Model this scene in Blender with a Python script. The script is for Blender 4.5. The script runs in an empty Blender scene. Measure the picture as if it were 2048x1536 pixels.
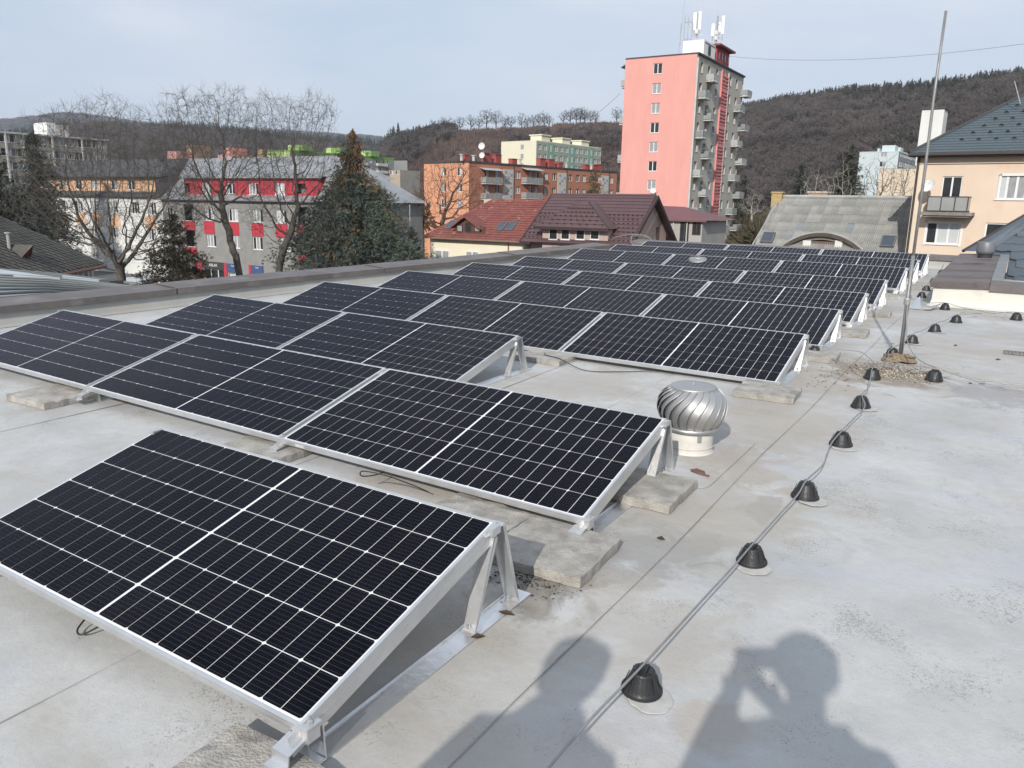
import bpy, bmesh, math, random
import numpy as np
from mathutils import Vector, Matrix, Euler
random.seed(7); RNG = np.random.default_rng(7)
S = bpy.context.scene
COL = S.collection
PI = math.pi
R_ = math.radians

# ------------------------------------------------------------------ camera
F_PX, PITCH, ROLL, YAW, CAMH = 1560.546, 0.2286416, 0.0171397, -0.5620008, 1.648746
SA, SB = -0.008726, 0.016579          # the roof falls very slightly: z = SA*x + SB*y
FWD = Vector((math.sin(YAW)*math.cos(PITCH), math.cos(YAW)*math.cos(PITCH), -math.sin(PITCH)))
RGT = Vector((math.cos(YAW), -math.sin(YAW), 0)); UPV = RGT.cross(FWD)
cR, sR = math.cos(ROLL), math.sin(ROLL)
cam_r = RGT*cR + UPV*sR; cam_u = UPV*cR - RGT*sR
cam = bpy.data.cameras.new('camera'); cam_o = bpy.data.objects.new('camera', cam); COL.objects.link(cam_o)
M = Matrix((cam_r, cam_u, -FWD)).transposed().to_4x4(); M.translation = (0, 0, CAMH)
cam_o.matrix_world = M
cam.sensor_width = 36; cam.lens = F_PX/2048*36; cam.clip_start = 0.05; cam.clip_end = 20000
S.camera = cam_o

# ------------------------------------------------------------------ sky, sun, exposure
SUN_AZ, SUN_EL = R_(167.2), R_(30.3)      # azimuth from +Y towards +X
W = bpy.data.worlds.new('World'); S.world = W; W.use_nodes = True
nt = W.node_tree; nt.nodes.clear()
def N(t, typ, **kw):
    n = t.nodes.new(typ)
    for k, v in kw.items():
        if k.startswith('in_'):
            key = k[3:]
            key = int(key) if key.isdigit() else key.replace('_', ' ')
            n.inputs[key].default_value = v
        else: setattr(n, k, v)
    return n
sky = N(nt, 'ShaderNodeTexSky', sky_type='NISHITA', sun_disc=False, sun_elevation=SUN_EL, sun_rotation=SUN_AZ)
sky.air_density = 1.0; sky.dust_density = 1.2; sky.ozone_density = 1.0; sky.altitude = 300
tc = N(nt, 'ShaderNodeTexCoord'); mp = N(nt, 'ShaderNodeMapping'); mp.inputs['Scale'].default_value = (1.0, 1.4, 4.5)
mp.inputs['Rotation'].default_value = (0.0, 0.12, 0.5)
nz = N(nt, 'ShaderNodeTexNoise', in_Scale=2.0, in_Detail=9.0, in_Roughness=0.56, in_Distortion=0.35)
nz2 = N(nt, 'ShaderNodeTexNoise', in_Scale=1.1, in_Detail=4.0, in_Roughness=0.5)
L = nt.links.new
L(tc.outputs['Generated'], mp.inputs['Vector']); L(mp.outputs[0], nz.inputs['Vector']); L(mp.outputs[0], nz2.inputs['Vector'])
mul = N(nt, 'ShaderNodeMath', operation='MULTIPLY_ADD'); L(nz.outputs['Fac'], mul.inputs[0]); mul.inputs[1].default_value = 0.6
m2 = N(nt, 'ShaderNodeMath', operation='MULTIPLY'); L(nz2.outputs['Fac'], m2.inputs[0]); m2.inputs[1].default_value = 0.5
L(m2.outputs[0], mul.inputs[2])
cr = N(nt, 'ShaderNodeValToRGB'); cr.color_ramp.elements[0].position = 0.36; cr.color_ramp.elements[1].position = 0.72
cr.color_ramp.elements[0].color = (0.72, 0.72, 0.72, 1); cr.color_ramp.elements[1].color = (1.0, 1.0, 1.0, 1)
L(mul.outputs[0], cr.inputs[0])
cr2 = N(nt, 'ShaderNodeValToRGB'); cr2.color_ramp.elements[0].position = 0.4; cr2.color_ramp.elements[1].position = 0.7
cr2.color_ramp.elements[0].color = (5.2, 6.15, 7.5, 1); cr2.color_ramp.elements[1].color = (6.8, 7.2, 7.9, 1)
L(mul.outputs[0], cr2.inputs[0])
mx = N(nt, 'ShaderNodeMix', data_type='RGBA')
L(cr.outputs[0], mx.inputs[0]); L(sky.outputs[0], mx.inputs[6]); L(cr2.outputs[0], mx.inputs[7])
bg = N(nt, 'ShaderNodeBackground'); bg.inputs['Strength'].default_value = 0.1
wo = N(nt, 'ShaderNodeOutputWorld'); L(mx.outputs[2], bg.inputs[0]); L(bg.outputs[0], wo.inputs[0])
sd = bpy.data.lights.new('sun', 'SUN'); sd.energy = 3.8; sd.angle = R_(0.6); sd.color = (1.0, 0.95, 0.87)
so = bpy.data.objects.new('sun', sd); COL.objects.link(so); so.location = (20, -60, 60)
sv = Vector((math.sin(SUN_AZ)*math.cos(SUN_EL), math.cos(SUN_AZ)*math.cos(SUN_EL), math.sin(SUN_EL)))
so.rotation_euler = sv.to_track_quat('Z', 'Y').to_euler()
S.view_settings.view_transform = 'Standard'; S.view_settings.look = 'None'
S.view_settings.exposure = 0.25; S.view_settings.gamma = 1.0; S.view_settings.use_curve_mapping = False
S.render.resolution_x = 1024; S.render.resolution_y = 768
S.render.engine = 'CYCLES'

# ------------------------------------------------------------------ helpers: survey of the photograph into metres
def ray(px, py):
    dx, dy = px-1024.0, py-768.0
    a = cR*dx + sR*dy; b = -sR*dx + cR*dy
    return (FWD*F_PX + RGT*a - UPV*b).normalized()
EYE = Vector((0, 0, CAMH))
def at(px, py, D):
    d = ray(px, py); return EYE + d*(D/math.hypot(d.x, d.y))
def roof_pt(px, py, h=0.0):
    d = ray(px, py); return EYE + d*((h-CAMH)/(d.z-SA*d.x-SB*d.y))
def rz_(x, y, h=0.0): return SA*x + SB*y + h
GROUND = -9.0

# ------------------------------------------------------------------ helpers: materials
MATS = {}
def mat(name, col, rough=0.8, metal=0.0, var=0.12, scale=3.0, bump=0.0, bscale=40.0, col2=None, spec=0.5, coord='Object', detail=6.0, coat=0.0, dirt=None, stretch=None, trans=0.0):
    if name in MATS: return MATS[name]
    m = bpy.data.materials.new(name); m.use_nodes = True
    t = m.node_tree; b = t.nodes['Principled BSDF']; k = t.links.new
    b.inputs['Roughness'].default_value = rough; b.inputs['Metallic'].default_value = metal
    b.inputs['Specular IOR Level'].default_value = spec; b.inputs['Coat Weight'].default_value = coat
    co = N(t, 'ShaderNodeTexCoord'); geo = N(t, 'ShaderNodeNewGeometry')
    src = geo.outputs['Position'] if coord == 'World' else co.outputs[coord]
    if stretch:
        mpn = N(t, 'ShaderNodeMapping'); mpn.inputs['Scale'].default_value = stretch; k(src, mpn.inputs[0]); src = mpn.outputs[0]
    nn = N(t, 'ShaderNodeTexNoise', in_Scale=scale, in_Detail=detail, in_Roughness=0.6); k(src, nn.inputs['Vector'])
    rmp = N(t, 'ShaderNodeValToRGB'); rmp.color_ramp.elements[0].position = 0.32; rmp.color_ramp.elements[1].position = 0.68
    c = np.array(col); lo = np.clip(c*(1-var), 0, 1); hi = np.array(col2) if col2 else np.clip(c*(1+var), 0, 1)
    rmp.color_ramp.elements[0].color = (*lo, 1); rmp.color_ramp.elements[1].color = (*hi, 1)
    k(nn.outputs['Fac'], rmp.inputs[0]); outc = rmp.outputs[0]
    if dirt:
        n3 = N(t, 'ShaderNodeTexNoise', in_Scale=dirt[1], in_Detail=8.0, in_Roughness=0.65); k(src, n3.inputs['Vector'])
        r3 = N(t, 'ShaderNodeValToRGB'); r3.color_ramp.elements[0].position = dirt[2]; r3.color_ramp.elements[1].position = dirt[2]+0.14
        k(n3.outputs['Fac'], r3.inputs[0])
        mm = N(t, 'ShaderNodeMix', data_type='RGBA'); k(r3.outputs[0], mm.inputs[0]); k(outc, mm.inputs[6]); mm.inputs[7].default_value = (*dirt[0], 1)
        outc = mm.outputs[2]
    k(outc, b.inputs['Base Color'])
    if bump > 0:
        n2 = N(t, 'ShaderNodeTexNoise', in_Scale=bscale, in_Detail=5.0); k(src, n2.inputs['Vector'])
        bp = N(t, 'ShaderNodeBump', in_Strength=bump, in_Distance=0.02); k(n2.outputs['Fac'], bp.inputs['Height']); k(bp.outputs[0], b.inputs['Normal'])
    if trans > 0:
        tl = N(t, 'ShaderNodeBsdfTranslucent'); k(outc, tl.inputs['Color']); ms = N(t, 'ShaderNodeMixShader'); ms.inputs[0].default_value = trans
        k(b.outputs[0], ms.inputs[1]); k(tl.outputs[0], ms.inputs[2]); k(ms.outputs[0], t.nodes['Material Output'].inputs['Surface'])
    MATS[name] = m; return m

# ------------------------------------------------------------------ helpers: meshes and objects
class MB:
    def __init__(s): s.v = []; s.f = []
    def add(s, vs, fs):
        o = len(s.v); s.v += [tuple(p) for p in vs]; s.f += [tuple(i+o for i in f) for f in fs]; return s
    def box(s, x0, y0, z0, x1, y1, z1, m=None):
        vs = [(x0,y0,z0),(x1,y0,z0),(x1,y1,z0),(x0,y1,z0),(x0,y0,z1),(x1,y0,z1),(x1,y1,z1),(x0,y1,z1)]
        if m: vs = [m @ Vector(p) for p in vs]
        return s.add(vs, [(0,3,2,1),(4,5,6,7),(0,1,5,4),(1,2,6,5),(2,3,7,6),(3,0,4,7)])
    def poly(s, pts): return s.add(pts, [tuple(range(len(pts)))])
    def prism(s, pts, d):       # polygon pts extruded by vector d
        n = len(pts); d = Vector(d); a = [Vector(p) for p in pts]
        return s.add(a + [p+d for p in a], [tuple(range(n))[::-1], tuple(range(n, 2*n))] + [(i, (i+1) % n, n+(i+1) % n, n+i) for i in range(n)])
    def tube(s, path, r, n=8, cap=True, closed=False):
        path = [Vector(p) for p in path]; rs = r if isinstance(r, (list, tuple)) else [r]*len(path)
        rings = []; prev = None
        for i, p in enumerate(path):
            a = path[i-1] if (i > 0 or closed) else p; b = path[(i+1) % len(path)] if (i < len(path)-1 or closed) else p
            d = (b-a).normalized() if (b-a).length > 1e-9 else Vector((0, 0, 1))
            u = prev - d*prev.dot(d) if prev is not None else None
            if u is None or u.length < 1e-4: u = d.cross(Vector((0, 0, 1)) if abs(d.z) < 0.9 else Vector((1, 0, 0)))
            u.normalize(); w = d.cross(u); prev = u
            rings.append([p + (u*math.cos(2*PI*k/n) + w*math.sin(2*PI*k/n))*rs[i] for k in range(n)])
        vs = [q for rg in rings for q in rg]; fs = []
        m = len(path)
        for i in range(m if closed else m-1):
            j = (i+1) % m
            for k in range(n): fs.append((i*n+k, i*n+(k+1) % n, j*n+(k+1) % n, j*n+k))
        if cap and not closed: fs += [tuple(range(n))[::-1], tuple(range((m-1)*n, m*n))]
        return s.add(vs, fs)
    def lathe(s, prof, n=32, c=(0, 0, 0), cap=True):
        vs = []
        for (r, z) in prof:
            for k in range(n): vs.append((c[0]+r*math.cos(2*PI*k/n), c[1]+r*math.sin(2*PI*k/n), c[2]+z))
        fs = []
        for i in range(len(prof)-1):
            for k in range(n): fs.append((i*n+k, i*n+(k+1) % n, (i+1)*n+(k+1) % n, (i+1)*n+k))
        if cap: fs += [tuple(range(n))[::-1], tuple(range((len(prof)-1)*n, len(prof)*n))]
        return s.add(vs, fs)
    def mesh(s, name, m, smooth=False, bevel=0):
        me = bpy.data.meshes.new(name); me.from_pydata(s.v, [], s.f); me.materials.append(m)
        if bevel or smooth:
            b = bmesh.new(); b.from_mesh(me)
            if bevel: bmesh.ops.bevel(b, geom=[e for e in b.edges if e.is_manifold and e.calc_face_angle(0) > 0.6], offset=bevel, segments=2, affect='EDGES')
            b.to_mesh(me); b.free()
        if smooth: me.polygons.foreach_set('use_smooth', [True]*len(me.polygons)); 
        return me
def bare(name, me, parent=None, loc=(0, 0, 0), rot=(0, 0, 0), scale=None):
    o = bpy.data.objects.new(name, me); COL.objects.link(o)
    o.parent = parent; o.location = loc; o.rotation_euler = rot
    if scale: o.scale = scale
    return o
def part(name, mb, m, parent=None, loc=(0, 0, 0), rot=(0, 0, 0), smooth=False, bevel=0, label=None, kind=None):
    o = bare(name, mb.mesh(name, m, smooth, bevel), parent, loc, rot)
    if label: o['label'] = label
    if kind: o['kind'] = kind
    return o
def tag(o, label, cat, group=None):
    o['label'] = label; o['category'] = cat
    if group: o['group'] = group
    return o
def thing(name, label, cat, loc=(0, 0, 0), rot=(0, 0, 0), group=None):
    return tag(bare(name, None, None, loc, rot), label, cat, group)
def struct(name, mb, m, loc=(0, 0, 0), smooth=False):
    o = part(name, mb, m, None, loc, smooth=smooth); o['kind'] = 'structure'; return o
def np_mesh(name, V, Fc, m, smooth=False):
    me = bpy.data.meshes.new(name); V = np.asarray(V, dtype=np.float32); Fc = np.asarray(Fc, dtype=np.int32)
    k = Fc.shape[1]
    me.vertices.add(len(V)); me.vertices.foreach_set('co', V.ravel())
    me.loops.add(Fc.size); me.loops.foreach_set('vertex_index', Fc.ravel())
    me.polygons.add(len(Fc)); me.polygons.foreach_set('loop_start', np.arange(0, Fc.size, k, dtype=np.int32))
    me.update(calc_edges=True); me.materials.append(m)
    if smooth: me.polygons.foreach_set('use_smooth', np.ones(len(Fc), dtype=bool))
    return me
TILT = (math.atan(SB), math.atan(-SA))

# ------------------------------------------------------------------ materials
def membrane_mat():
    m = bpy.data.materials.new('roof membrane'); m.use_nodes = True; t = m.node_tree; b = t.nodes['Principled BSDF']; k = t.links.new
    g = N(t, 'ShaderNodeNewGeometry'); P = g.outputs['Position']
    def noise(sc, det=8, ro=0.62, st=None, dist=0.0):
        src = P
        if st:
            mpn = N(t, 'ShaderNodeMapping'); mpn.inputs['Scale'].default_value = st; k(P, mpn.inputs[0]); src = mpn.outputs[0]
        n = N(t, 'ShaderNodeTexNoise', in_Scale=sc, in_Detail=det, in_Roughness=ro, in_Distortion=dist); k(src, n.inputs['Vector']); return n.outputs['Fac']
    def ramp(f, a, c0, bb, c1, interp=None):
        r = N(t, 'ShaderNodeValToRGB'); e = r.color_ramp.elements; e[0].position = a; e[1].position = bb
        e[0].color = (*c0, 1); e[1].color = (*c1, 1); k(f, r.inputs[0]); return r.outputs[0]
    def mix(f, a, bb, mode='MIX'):
        x = N(t, 'ShaderNodeMix', data_type='RGBA', blend_type=mode); k(f, x.inputs[0]) if not isinstance(f, float) else setattr(x.inputs[0], 'default_value', f)
        for i, c in ((6, a), (7, bb)):
            if isinstance(c, tuple): x.inputs[i].default_value = (*c, 1)
            else: k(c, x.inputs[i])
        return x.outputs[2]
    def math_(op, a, bb=None, cc=None):
        x = N(t, 'ShaderNodeMath', operation=op)
        for i, c in enumerate((a, bb, cc)):
            if c is None: continue
            if isinstance(c, float): x.inputs[i].default_value = c
            else: k(c, x.inputs[i])
        return x.outputs[0]
    sep = N(t, 'ShaderNodeSeparateXYZ'); k(P, sep.inputs[0]); X, Y = sep.outputs[0], sep.outputs[1]
    base = ramp(noise(1.3), 0.35, (0.41, 0.41, 0.398), 0.65, (0.525, 0.525, 0.52))
    base = mix(ramp(noise(14, 6), 0.4, (0, 0, 0), 0.75, (0.35,)*3), base, (0.36, 0.36, 0.35))
    # lilac chalking, streaked along the fall
    base = mix(ramp(noise(0.9, 5, 0.5, (1, 2.2, 1), 0.6), 0.52, (0, 0, 0), 0.72, (0.6,)*3), base, (0.43, 0.44, 0.50))
    # broad brown silt stains; strongest between the panels and the conductor line, and across the far roof
    band = math_('SUBTRACT', 1.0, math_('MINIMUM', 1.0, math_('ABSOLUTE', math_('MULTIPLY', math_('ADD', X, 1.45), 0.85))))
    band = math_('MAXIMUM', band, 0.0)
    far = math_('MINIMUM', 1.0, math_('MAXIMUM', 0.0, math_('MULTIPLY', math_('SUBTRACT', Y, 5.5), 0.35)))
    w = math_('MAXIMUM', math_('MULTIPLY', band, 0.9), math_('MULTIPLY', far, 0.75))
    st = noise(1.0, 9, 0.62, (1.0, 1.6, 1), 0.5)
    thr = math_('ADD', st, math_('MULTIPLY', w, 0.22))
    base = mix(ramp(thr, 0.57, (0, 0, 0), 0.82, (0.7,)*3), base, (0.355, 0.315, 0.265))
    st2 = noise(2.6, 9, 0.6, None, 1.2)
    base = mix(ramp(math_('ADD', st2, math_('MULTIPLY', w, 0.12)), 0.67, (0, 0, 0), 0.77, (0.5,)*3), base, (0.30, 0.28, 0.25))
    # damp patches with sharp tide lines
    st3 = noise(0.75, 10, 0.55, (1, 1, 1), 0.9)
    tide = ramp(math_('ADD', st3, math_('MULTIPLY', w, 0.07)), 0.70, (0, 0, 0), 0.73, (0.45,)*3)
    base = mix(tide, base, (0.23, 0.215, 0.195))
    # scuffs
    sc = noise(55, 3, 0.5, (1, 1, 1), 2.2); base = mix(ramp(math_('MULTIPLY', sc, noise(2.2, 3)), 0.325, (0, 0, 0), 0.38, (0.7,)*3), base, (0.24, 0.235, 0.225))
    # moss and silt stains that sit at known spots on the membrane
    for (sx, sy, sr, cc, am) in ((-1.50, 2.60, .30, (0.14, 0.12, 0.095), .8), (-1.22, 3.25, .42, (0.27, 0.26, 0.245), .7), (-0.85, 7.9, .75, (0.26, 0.215, 0.165), .85), (-1.3, 4.6, .45, (0.36, 0.315, 0.265), .6), (-2.5, 3.1, .9, (0.385, 0.345, 0.295), .6), (-1.25, 5.6, .7, (0.38, 0.34, 0.295), .55), (-3.0, 5.9, .9, (0.39, 0.35, 0.305), .55), (-1.1, 3.9, .6, (0.385, 0.35, 0.305), .5), (-1.05, 2.6, .5, (0.39, 0.355, 0.31), .5), (-0.6, 2.2, .2, (0.38, 0.33, 0.28), .6), (-5.9, 3.3, .7, (0.36, 0.34, 0.32), .5), (0.0, 7.6, .5, (0.30, 0.29, 0.30), .7), (-1.2, 7.0, .5, (0.36, 0.31, 0.26), .55), (-0.3, 9.6, 1.1, (0.39, 0.36, 0.33), .45)):
        dx = math_('SUBTRACT', X, float(sx)); dy = math_('SUBTRACT', Y, float(sy)); dd = math_('SQRT', math_('ADD', math_('MULTIPLY', dx, dx), math_('MULTIPLY', dy, dy)))
        ff = math_('SUBTRACT', math_('ADD', 1.0, math_('MULTIPLY', math_('SUBTRACT', noise(4.5, 9, .65, None, .6), 0.5), 2.6)), math_('DIVIDE', dd, float(sr)))
        base = mix(ramp(ff, 0.12, (0, 0, 0), 0.55, (am,)*3), base, cc)
    # speckle
    base = mix(ramp(noise(160, 2), 0.58, (0, 0, 0), 0.7, (0.45,)*3), base, (0.31, 0.305, 0.29))
    k(base, b.inputs['Base Color']); b.inputs['Roughness'].default_value = 0.72; b.inputs['Specular IOR Level'].default_value = 0.25
    k(ramp(st3, 0.3, (0.62,)*3, 0.7, (0.85,)*3), b.inputs['Roughness'])
    h = math_('ADD', math_('MULTIPLY', noise(110, 4), 0.25), math_('MULTIPLY', noise(3.0, 4), 2.2), )
    bp = N(t, 'ShaderNodeBump', in_Strength=0.6, in_Distance=0.008); k(h, bp.inputs['Height']); k(bp.outputs[0], b.inputs['Normal'])
    return m
MEMB = membrane_mat()
ALU = mat('aluminium', (0.68, 0.685, 0.69), 0.38, 0.8, 0.07, 9, bump=0.08, bscale=50, dirt=((0.58, 0.57, 0.55), 7.0, 0.60))
ALU2 = mat('mill aluminium', (0.76, 0.765, 0.775), 0.33, 0.9, 0.10, 5, bump=0.10, bscale=30, dirt=((0.50, 0.48, 0.45), 9.0, 0.58))
STEEL = mat('zinc steel', (0.42, 0.42, 0.42), 0.45, 0.6, 0.15, 8)
GALV = mat('galvanised wire', (0.30, 0.30, 0.30), 0.5, 0.5, 0.15, 12)
BACK = mat('panel backsheet white', (0.78, 0.79, 0.80), 0.35, 0, 0.03, 2, spec=0.4)
CAPM = mat('brown sheet metal', (0.145, 0.128, 0.122), 0.55, 0.15, 0.22, 1.6, coord='World', bump=0.15, bscale=8, dirt=((0.22, 0.20, 0.19), 2.0, 0.55))
UPST = mat('upstand membrane', (0.36, 0.36, 0.34), 0.75, 0, 0.12, 1.8, coord='World', bump=0.3, bscale=3.0, dirt=((0.36, 0.32, 0.27), 1.2, 0.56))
CONC = mat('concrete paver', (0.35, 0.33, 0.30), 0.9, 0, 0.30, 9, bump=0.55, bscale=110, dirt=((0.16, 0.145, 0.12), 3.5, 0.6), coord='World')
PLAST = mat('black plastic', (0.022, 0.023, 0.024), 0.42, 0, 0.25, 10, bump=0.1, bscale=80, spec=0.45)
RUBW = mat('white glue', (0.44, 0.43, 0.41), 0.8, 0, 0.15, 12)
CABLE = mat('black cable', (0.02, 0.02, 0.021), 0.5, 0, 0.1, 10)
def cell_mat():
    m = bpy.data.materials.new('solar cell'); m.use_nodes = True; t = m.node_tree; b = t.nodes['Principled BSDF']; k = t.links.new
    co = N(t, 'ShaderNodeTexCoord'); sep = N(t, 'ShaderNodeSeparateXYZ'); k(co.outputs['Object'], sep.inputs[0])
    oi = N(t, 'ShaderNodeObjectInfo')
    a = N(t, 'ShaderNodeMath', operation='MULTIPLY', in_1=1/0.0185); k(sep.outputs[1], a.inputs[0])
    f = N(t, 'ShaderNodeMath', operation='FRACT'); k(a.outputs[0], f.inputs[0])
    c = N(t, 'ShaderNodeMath', operation='LESS_THAN', in_1=0.062); k(f.outputs[0], c.inputs[0])
    # solder pads make the busbars dotted
    a2 = N(t, 'ShaderNodeMath', operation='MULTIPLY', in_1=1/0.0115); k(sep.outputs[0], a2.inputs[0])
    f2 = N(t, 'ShaderNodeMath', operation='FRACT'); k(a2.outputs[0], f2.inputs[0])
    c2 = N(t, 'ShaderNodeMath', operation='GREATER_THAN', in_1=0.62); k(f2.outputs[0], c2.inputs[0])
    c3 = N(t, 'ShaderNodeMath', operation='MULTIPLY_ADD', in_1=0.15, in_2=0.85); k(c2.outputs[0], c3.inputs[0])
    c4 = N(t, 'ShaderNodeMath', operation='MULTIPLY'); k(c.outputs[0], c4.inputs[0]); k(c3.outputs[0], c4.inputs[1])
    r = N(t, 'ShaderNodeValToRGB'); r.color_ramp.elements[0].color = (0.0012, 0.0013, 0.0030, 1); r.color_ramp.elements[1].color = (0.0022, 0.0025, 0.0055, 1)
    k(oi.outputs['Random'], r.inputs[0])
    x = N(t, 'ShaderNodeMix', data_type='RGBA'); k(c4.outputs[0], x.inputs[0]); k(r.outputs[0], x.inputs[6]); x.inputs[7].default_value = (0.055, 0.057, 0.062, 1)
    k(x.outputs[2], b.inputs['Base Color']); b.inputs['Roughness'].default_value = 0.35; b.inputs['Specular IOR Level'].default_value = 0.05; b.inputs['Specular Tint'].default_value = (0.35, 0.45, 1.0, 1)
    return m
CELL = cell_mat()

# ------------------------------------------------------------------ the flat roof: bedding and overlapping membrane sheets
XL, XR, YF, YB = -9.62, 7.2, -6.5, 19.93
def shear(mb): mb.v = [(x, y, z+SA*x+SB*y) for x, y, z in mb.v]; return mb
mb = MB(); mb.box(XL-0.9, YF, -0.35, XR, YB+0.5, -0.012); roof = struct('flat_roof', shear(mb), MEMB)
seams = [-9.75, -8.7, -7.65, -6.62, -5.60, -4.57, -3.50, -2.44, -1.21, 1.45, 3.6, 5.4, XR]
for i in range(len(seams)-1):
    x0, x1 = seams[i], seams[i+1]
    cuts = [YF, 5.87 if i == 7 else (2.9 if i % 2 else 9.4), 12.3 + (i % 3)*1.7, YB]
    for j in range(3):
        hh = 0.0036*(i % 2)+0.0012*j
        mb = MB(); y0, y1 = cuts[j]-(0.04 if j else 0), cuts[j+1]
        n = 14; a = []; bb = []
        for q in range(n+1):
            yy = y0 + (y1-y0)*q/n; wob = 0.008*math.sin(yy*2.1+i*1.7)
            bb.append((x0+wob-(0.03 if i % 2 else 0.0), yy)); a.append((x1+0.008*math.sin(yy*2.1+(i+1)*1.7)+(0.03 if i % 2 else 0.0), yy))
        vs = [(x, y, -0.02) for x, y in bb]+[(x, y, -0.02) for x, y in a]+[(x, y, hh) for x, y in bb]+[(x, y, hh) for x, y in a]
        m_ = n+1; fs = []
        for q in range(n):
            fs += [(2*m_+q, 3*m_+q, 3*m_+q+1, 2*m_+q+1), (q, 2*m_+q, 2*m_+q+1, q+1), (m_+q+1, 3*m_+q+1, 3*m_+q, m_+q)]
        fs += [(0, m_, 3*m_, 2*m_), (m_-1, 3*m_-1, 4*m_-1, 2*m_-1)]
        mb.add(vs, fs); part('membrane_sheet', shear(mb), MEMB, roof)
SEAMD = mat('seam dirt', (0.25, 0.24, 0.225), 0.9, 0, 0.45, 6, coord='World')
for i in (1, 2, 3, 4, 5, 6, 7, 8):
    mb = MB(); n = 60; x0 = seams[i]; vs = []
    for q in range(n+1):
        yy = YF+(YB-YF)*q/n; xx = x0+0.008*math.sin(yy*2.1+i*1.7)+(0.031 if i % 2 == 0 else -0.031); w_ = 0.0013+0.0008*math.sin(q*1.9+i); vs += [(xx-w_, yy, 0.0072), (xx+w_, yy, 0.0072)]
    mb.add(vs, [(2*q, 2*q+1, 2*q+3, 2*q+2) for q in range(n)]); part('seam_weld', shear(mb), SEAMD, roof)
HR = 0.0062    # walking surface
def RP(x, y, h=HR): return Vector((x, y, rz_(x, y, h)))

# our own building under the roof
mb = MB(); mb.box(-10.35, YF, GROUND, XR, YB+0.45, -0.45)
bo = part('own_building', mb, mat('own wall plaster', (0.45, 0.42, 0.36), 0.9, 0, 0.1, 1)); tag(bo, 'rendered building that carries the flat membrane roof and the solar panels', 'building')

# left parapet: leans in slightly towards the far end
def parapet(name, label, line, h, wid, seg, side, fillet=0.10):
    """line: list of (x, y) at the inner face; side = unit vector pointing away from the roof"""
    root = thing(name, label, 'parapet')
    sx, sy = side
    for i in range(len(line)-1):
        (xa, ya), (xb, yb) = line[i], line[i+1]
        mb = MB()
        prof = [(-fillet, 0.0), (-fillet*0.35, 0.022), (-0.012, fillet*0.8), (0.0, h-0.02)]
        A = [(xa+sx*p, ya+sy*p, rz_(xa, ya, q+0.004)) for p, q in prof]; B = [(xb+sx*p, yb+sy*p, rz_(xb, yb, q+0.004)) for p, q in prof]
        n = len(prof); mb.add(A+B, [(k, k+1, n+k+1, n+k) for k in range(n-1)])
        o = part('upstand', mb, UPST, root)
        mb = MB(); mb.prism([(xa+sx*0.02, ya+sy*0.02, rz_(xa, ya, -0.3)), (xa+sx*wid, ya+sy*wid, rz_(xa, ya, -0.3)), (xa+sx*wid, ya+sy*wid, rz_(xa, ya, h-0.012)), (xa+sx*0.02, ya+sy*0.02, rz_(xa, ya, h-0.012))], (xb-xa, yb-ya, SA*(xb-xa)+SB*(yb-ya)))
        part('core', mb, UPST, root)
        # cap sheets, each lapped over the next
        Ln = math.hypot(xb-xa, yb-ya); k = max(1, round(Ln/seg))
        for q in range(k):
            t0, t1 = q/k, (q+1)/k + (0.03/Ln if q < k-1 else 0)
            dz = 0.005*(q % 2) + 0.001*i
            P0 = (xa+(xb-xa)*t0, ya+(yb-ya)*t0); P1 = (xa+(xb-xa)*t1, ya+(yb-ya)*t1)
            mb = MB()
            cs = [(-0.045, h-0.075), (-0.045, h+dz), (wid+0.04, h+0.035+dz), (wid+0.04, h-0.05), (wid+0.036, h-0.05), (wid+0.036, h+0.029+dz), (-0.039, h-0.005+dz), (-0.039, h-0.075)]
            pts = [(P0[0]+sx*p, P0[1]+sy*p, rz_(P0[0], P0[1], z)) for p, z in cs]
            mb.prism(pts, (P1[0]-P0[0], P1[1]-P0[1], SA*(P1[0]-P0[0])+SB*(P1[1]-P0[1])))
            # standing fold at each joint
            t2 = t1-0.03/Ln; Pj = (xa+(xb-xa)*t2, ya+(yb-ya)*t2)
            if q < k-1:
                ux, uy = (xb-xa)/Ln, (yb-ya)/Ln
                mb.prism([(Pj[0]+sx*0.0, Pj[1]+sy*0.0, rz_(Pj[0], Pj[1], h+dz+0.002)), (Pj[0]+sx*(wid), Pj[1]+sy*(wid), rz_(Pj[0], Pj[1], h+0.033+dz)), (Pj[0]+sx*(wid), Pj[1]+sy*(wid), rz_(Pj[0], Pj[1], h+0.051+dz)), (Pj[0]+sx*0.0, Pj[1]+sy*0.0, rz_(Pj[0], Pj[1], h+0.020+dz))], (ux*0.012, uy*0.012, 0))
            part('cap_sheet', mb, CAPM, root)
    return root
parapet('parapet_wall', 'long low roof parapet with brown sheet metal cap left of the solar panels', [(-10.4, -6.4), (-9.69, 4.38), (-9.42, 8.64), (-9.06, 12.08), (-8.78, 18.6)], 0.24, 0.42, 2.0, (-1, 0))
parapet('parapet_wall', 'low grey capped parapet across the far end of the roof behind the last panels', [(-8.78, 19.93), (-0.98, 19.93)], 0.28, 0.40, 2.4, (0, 1))
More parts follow.
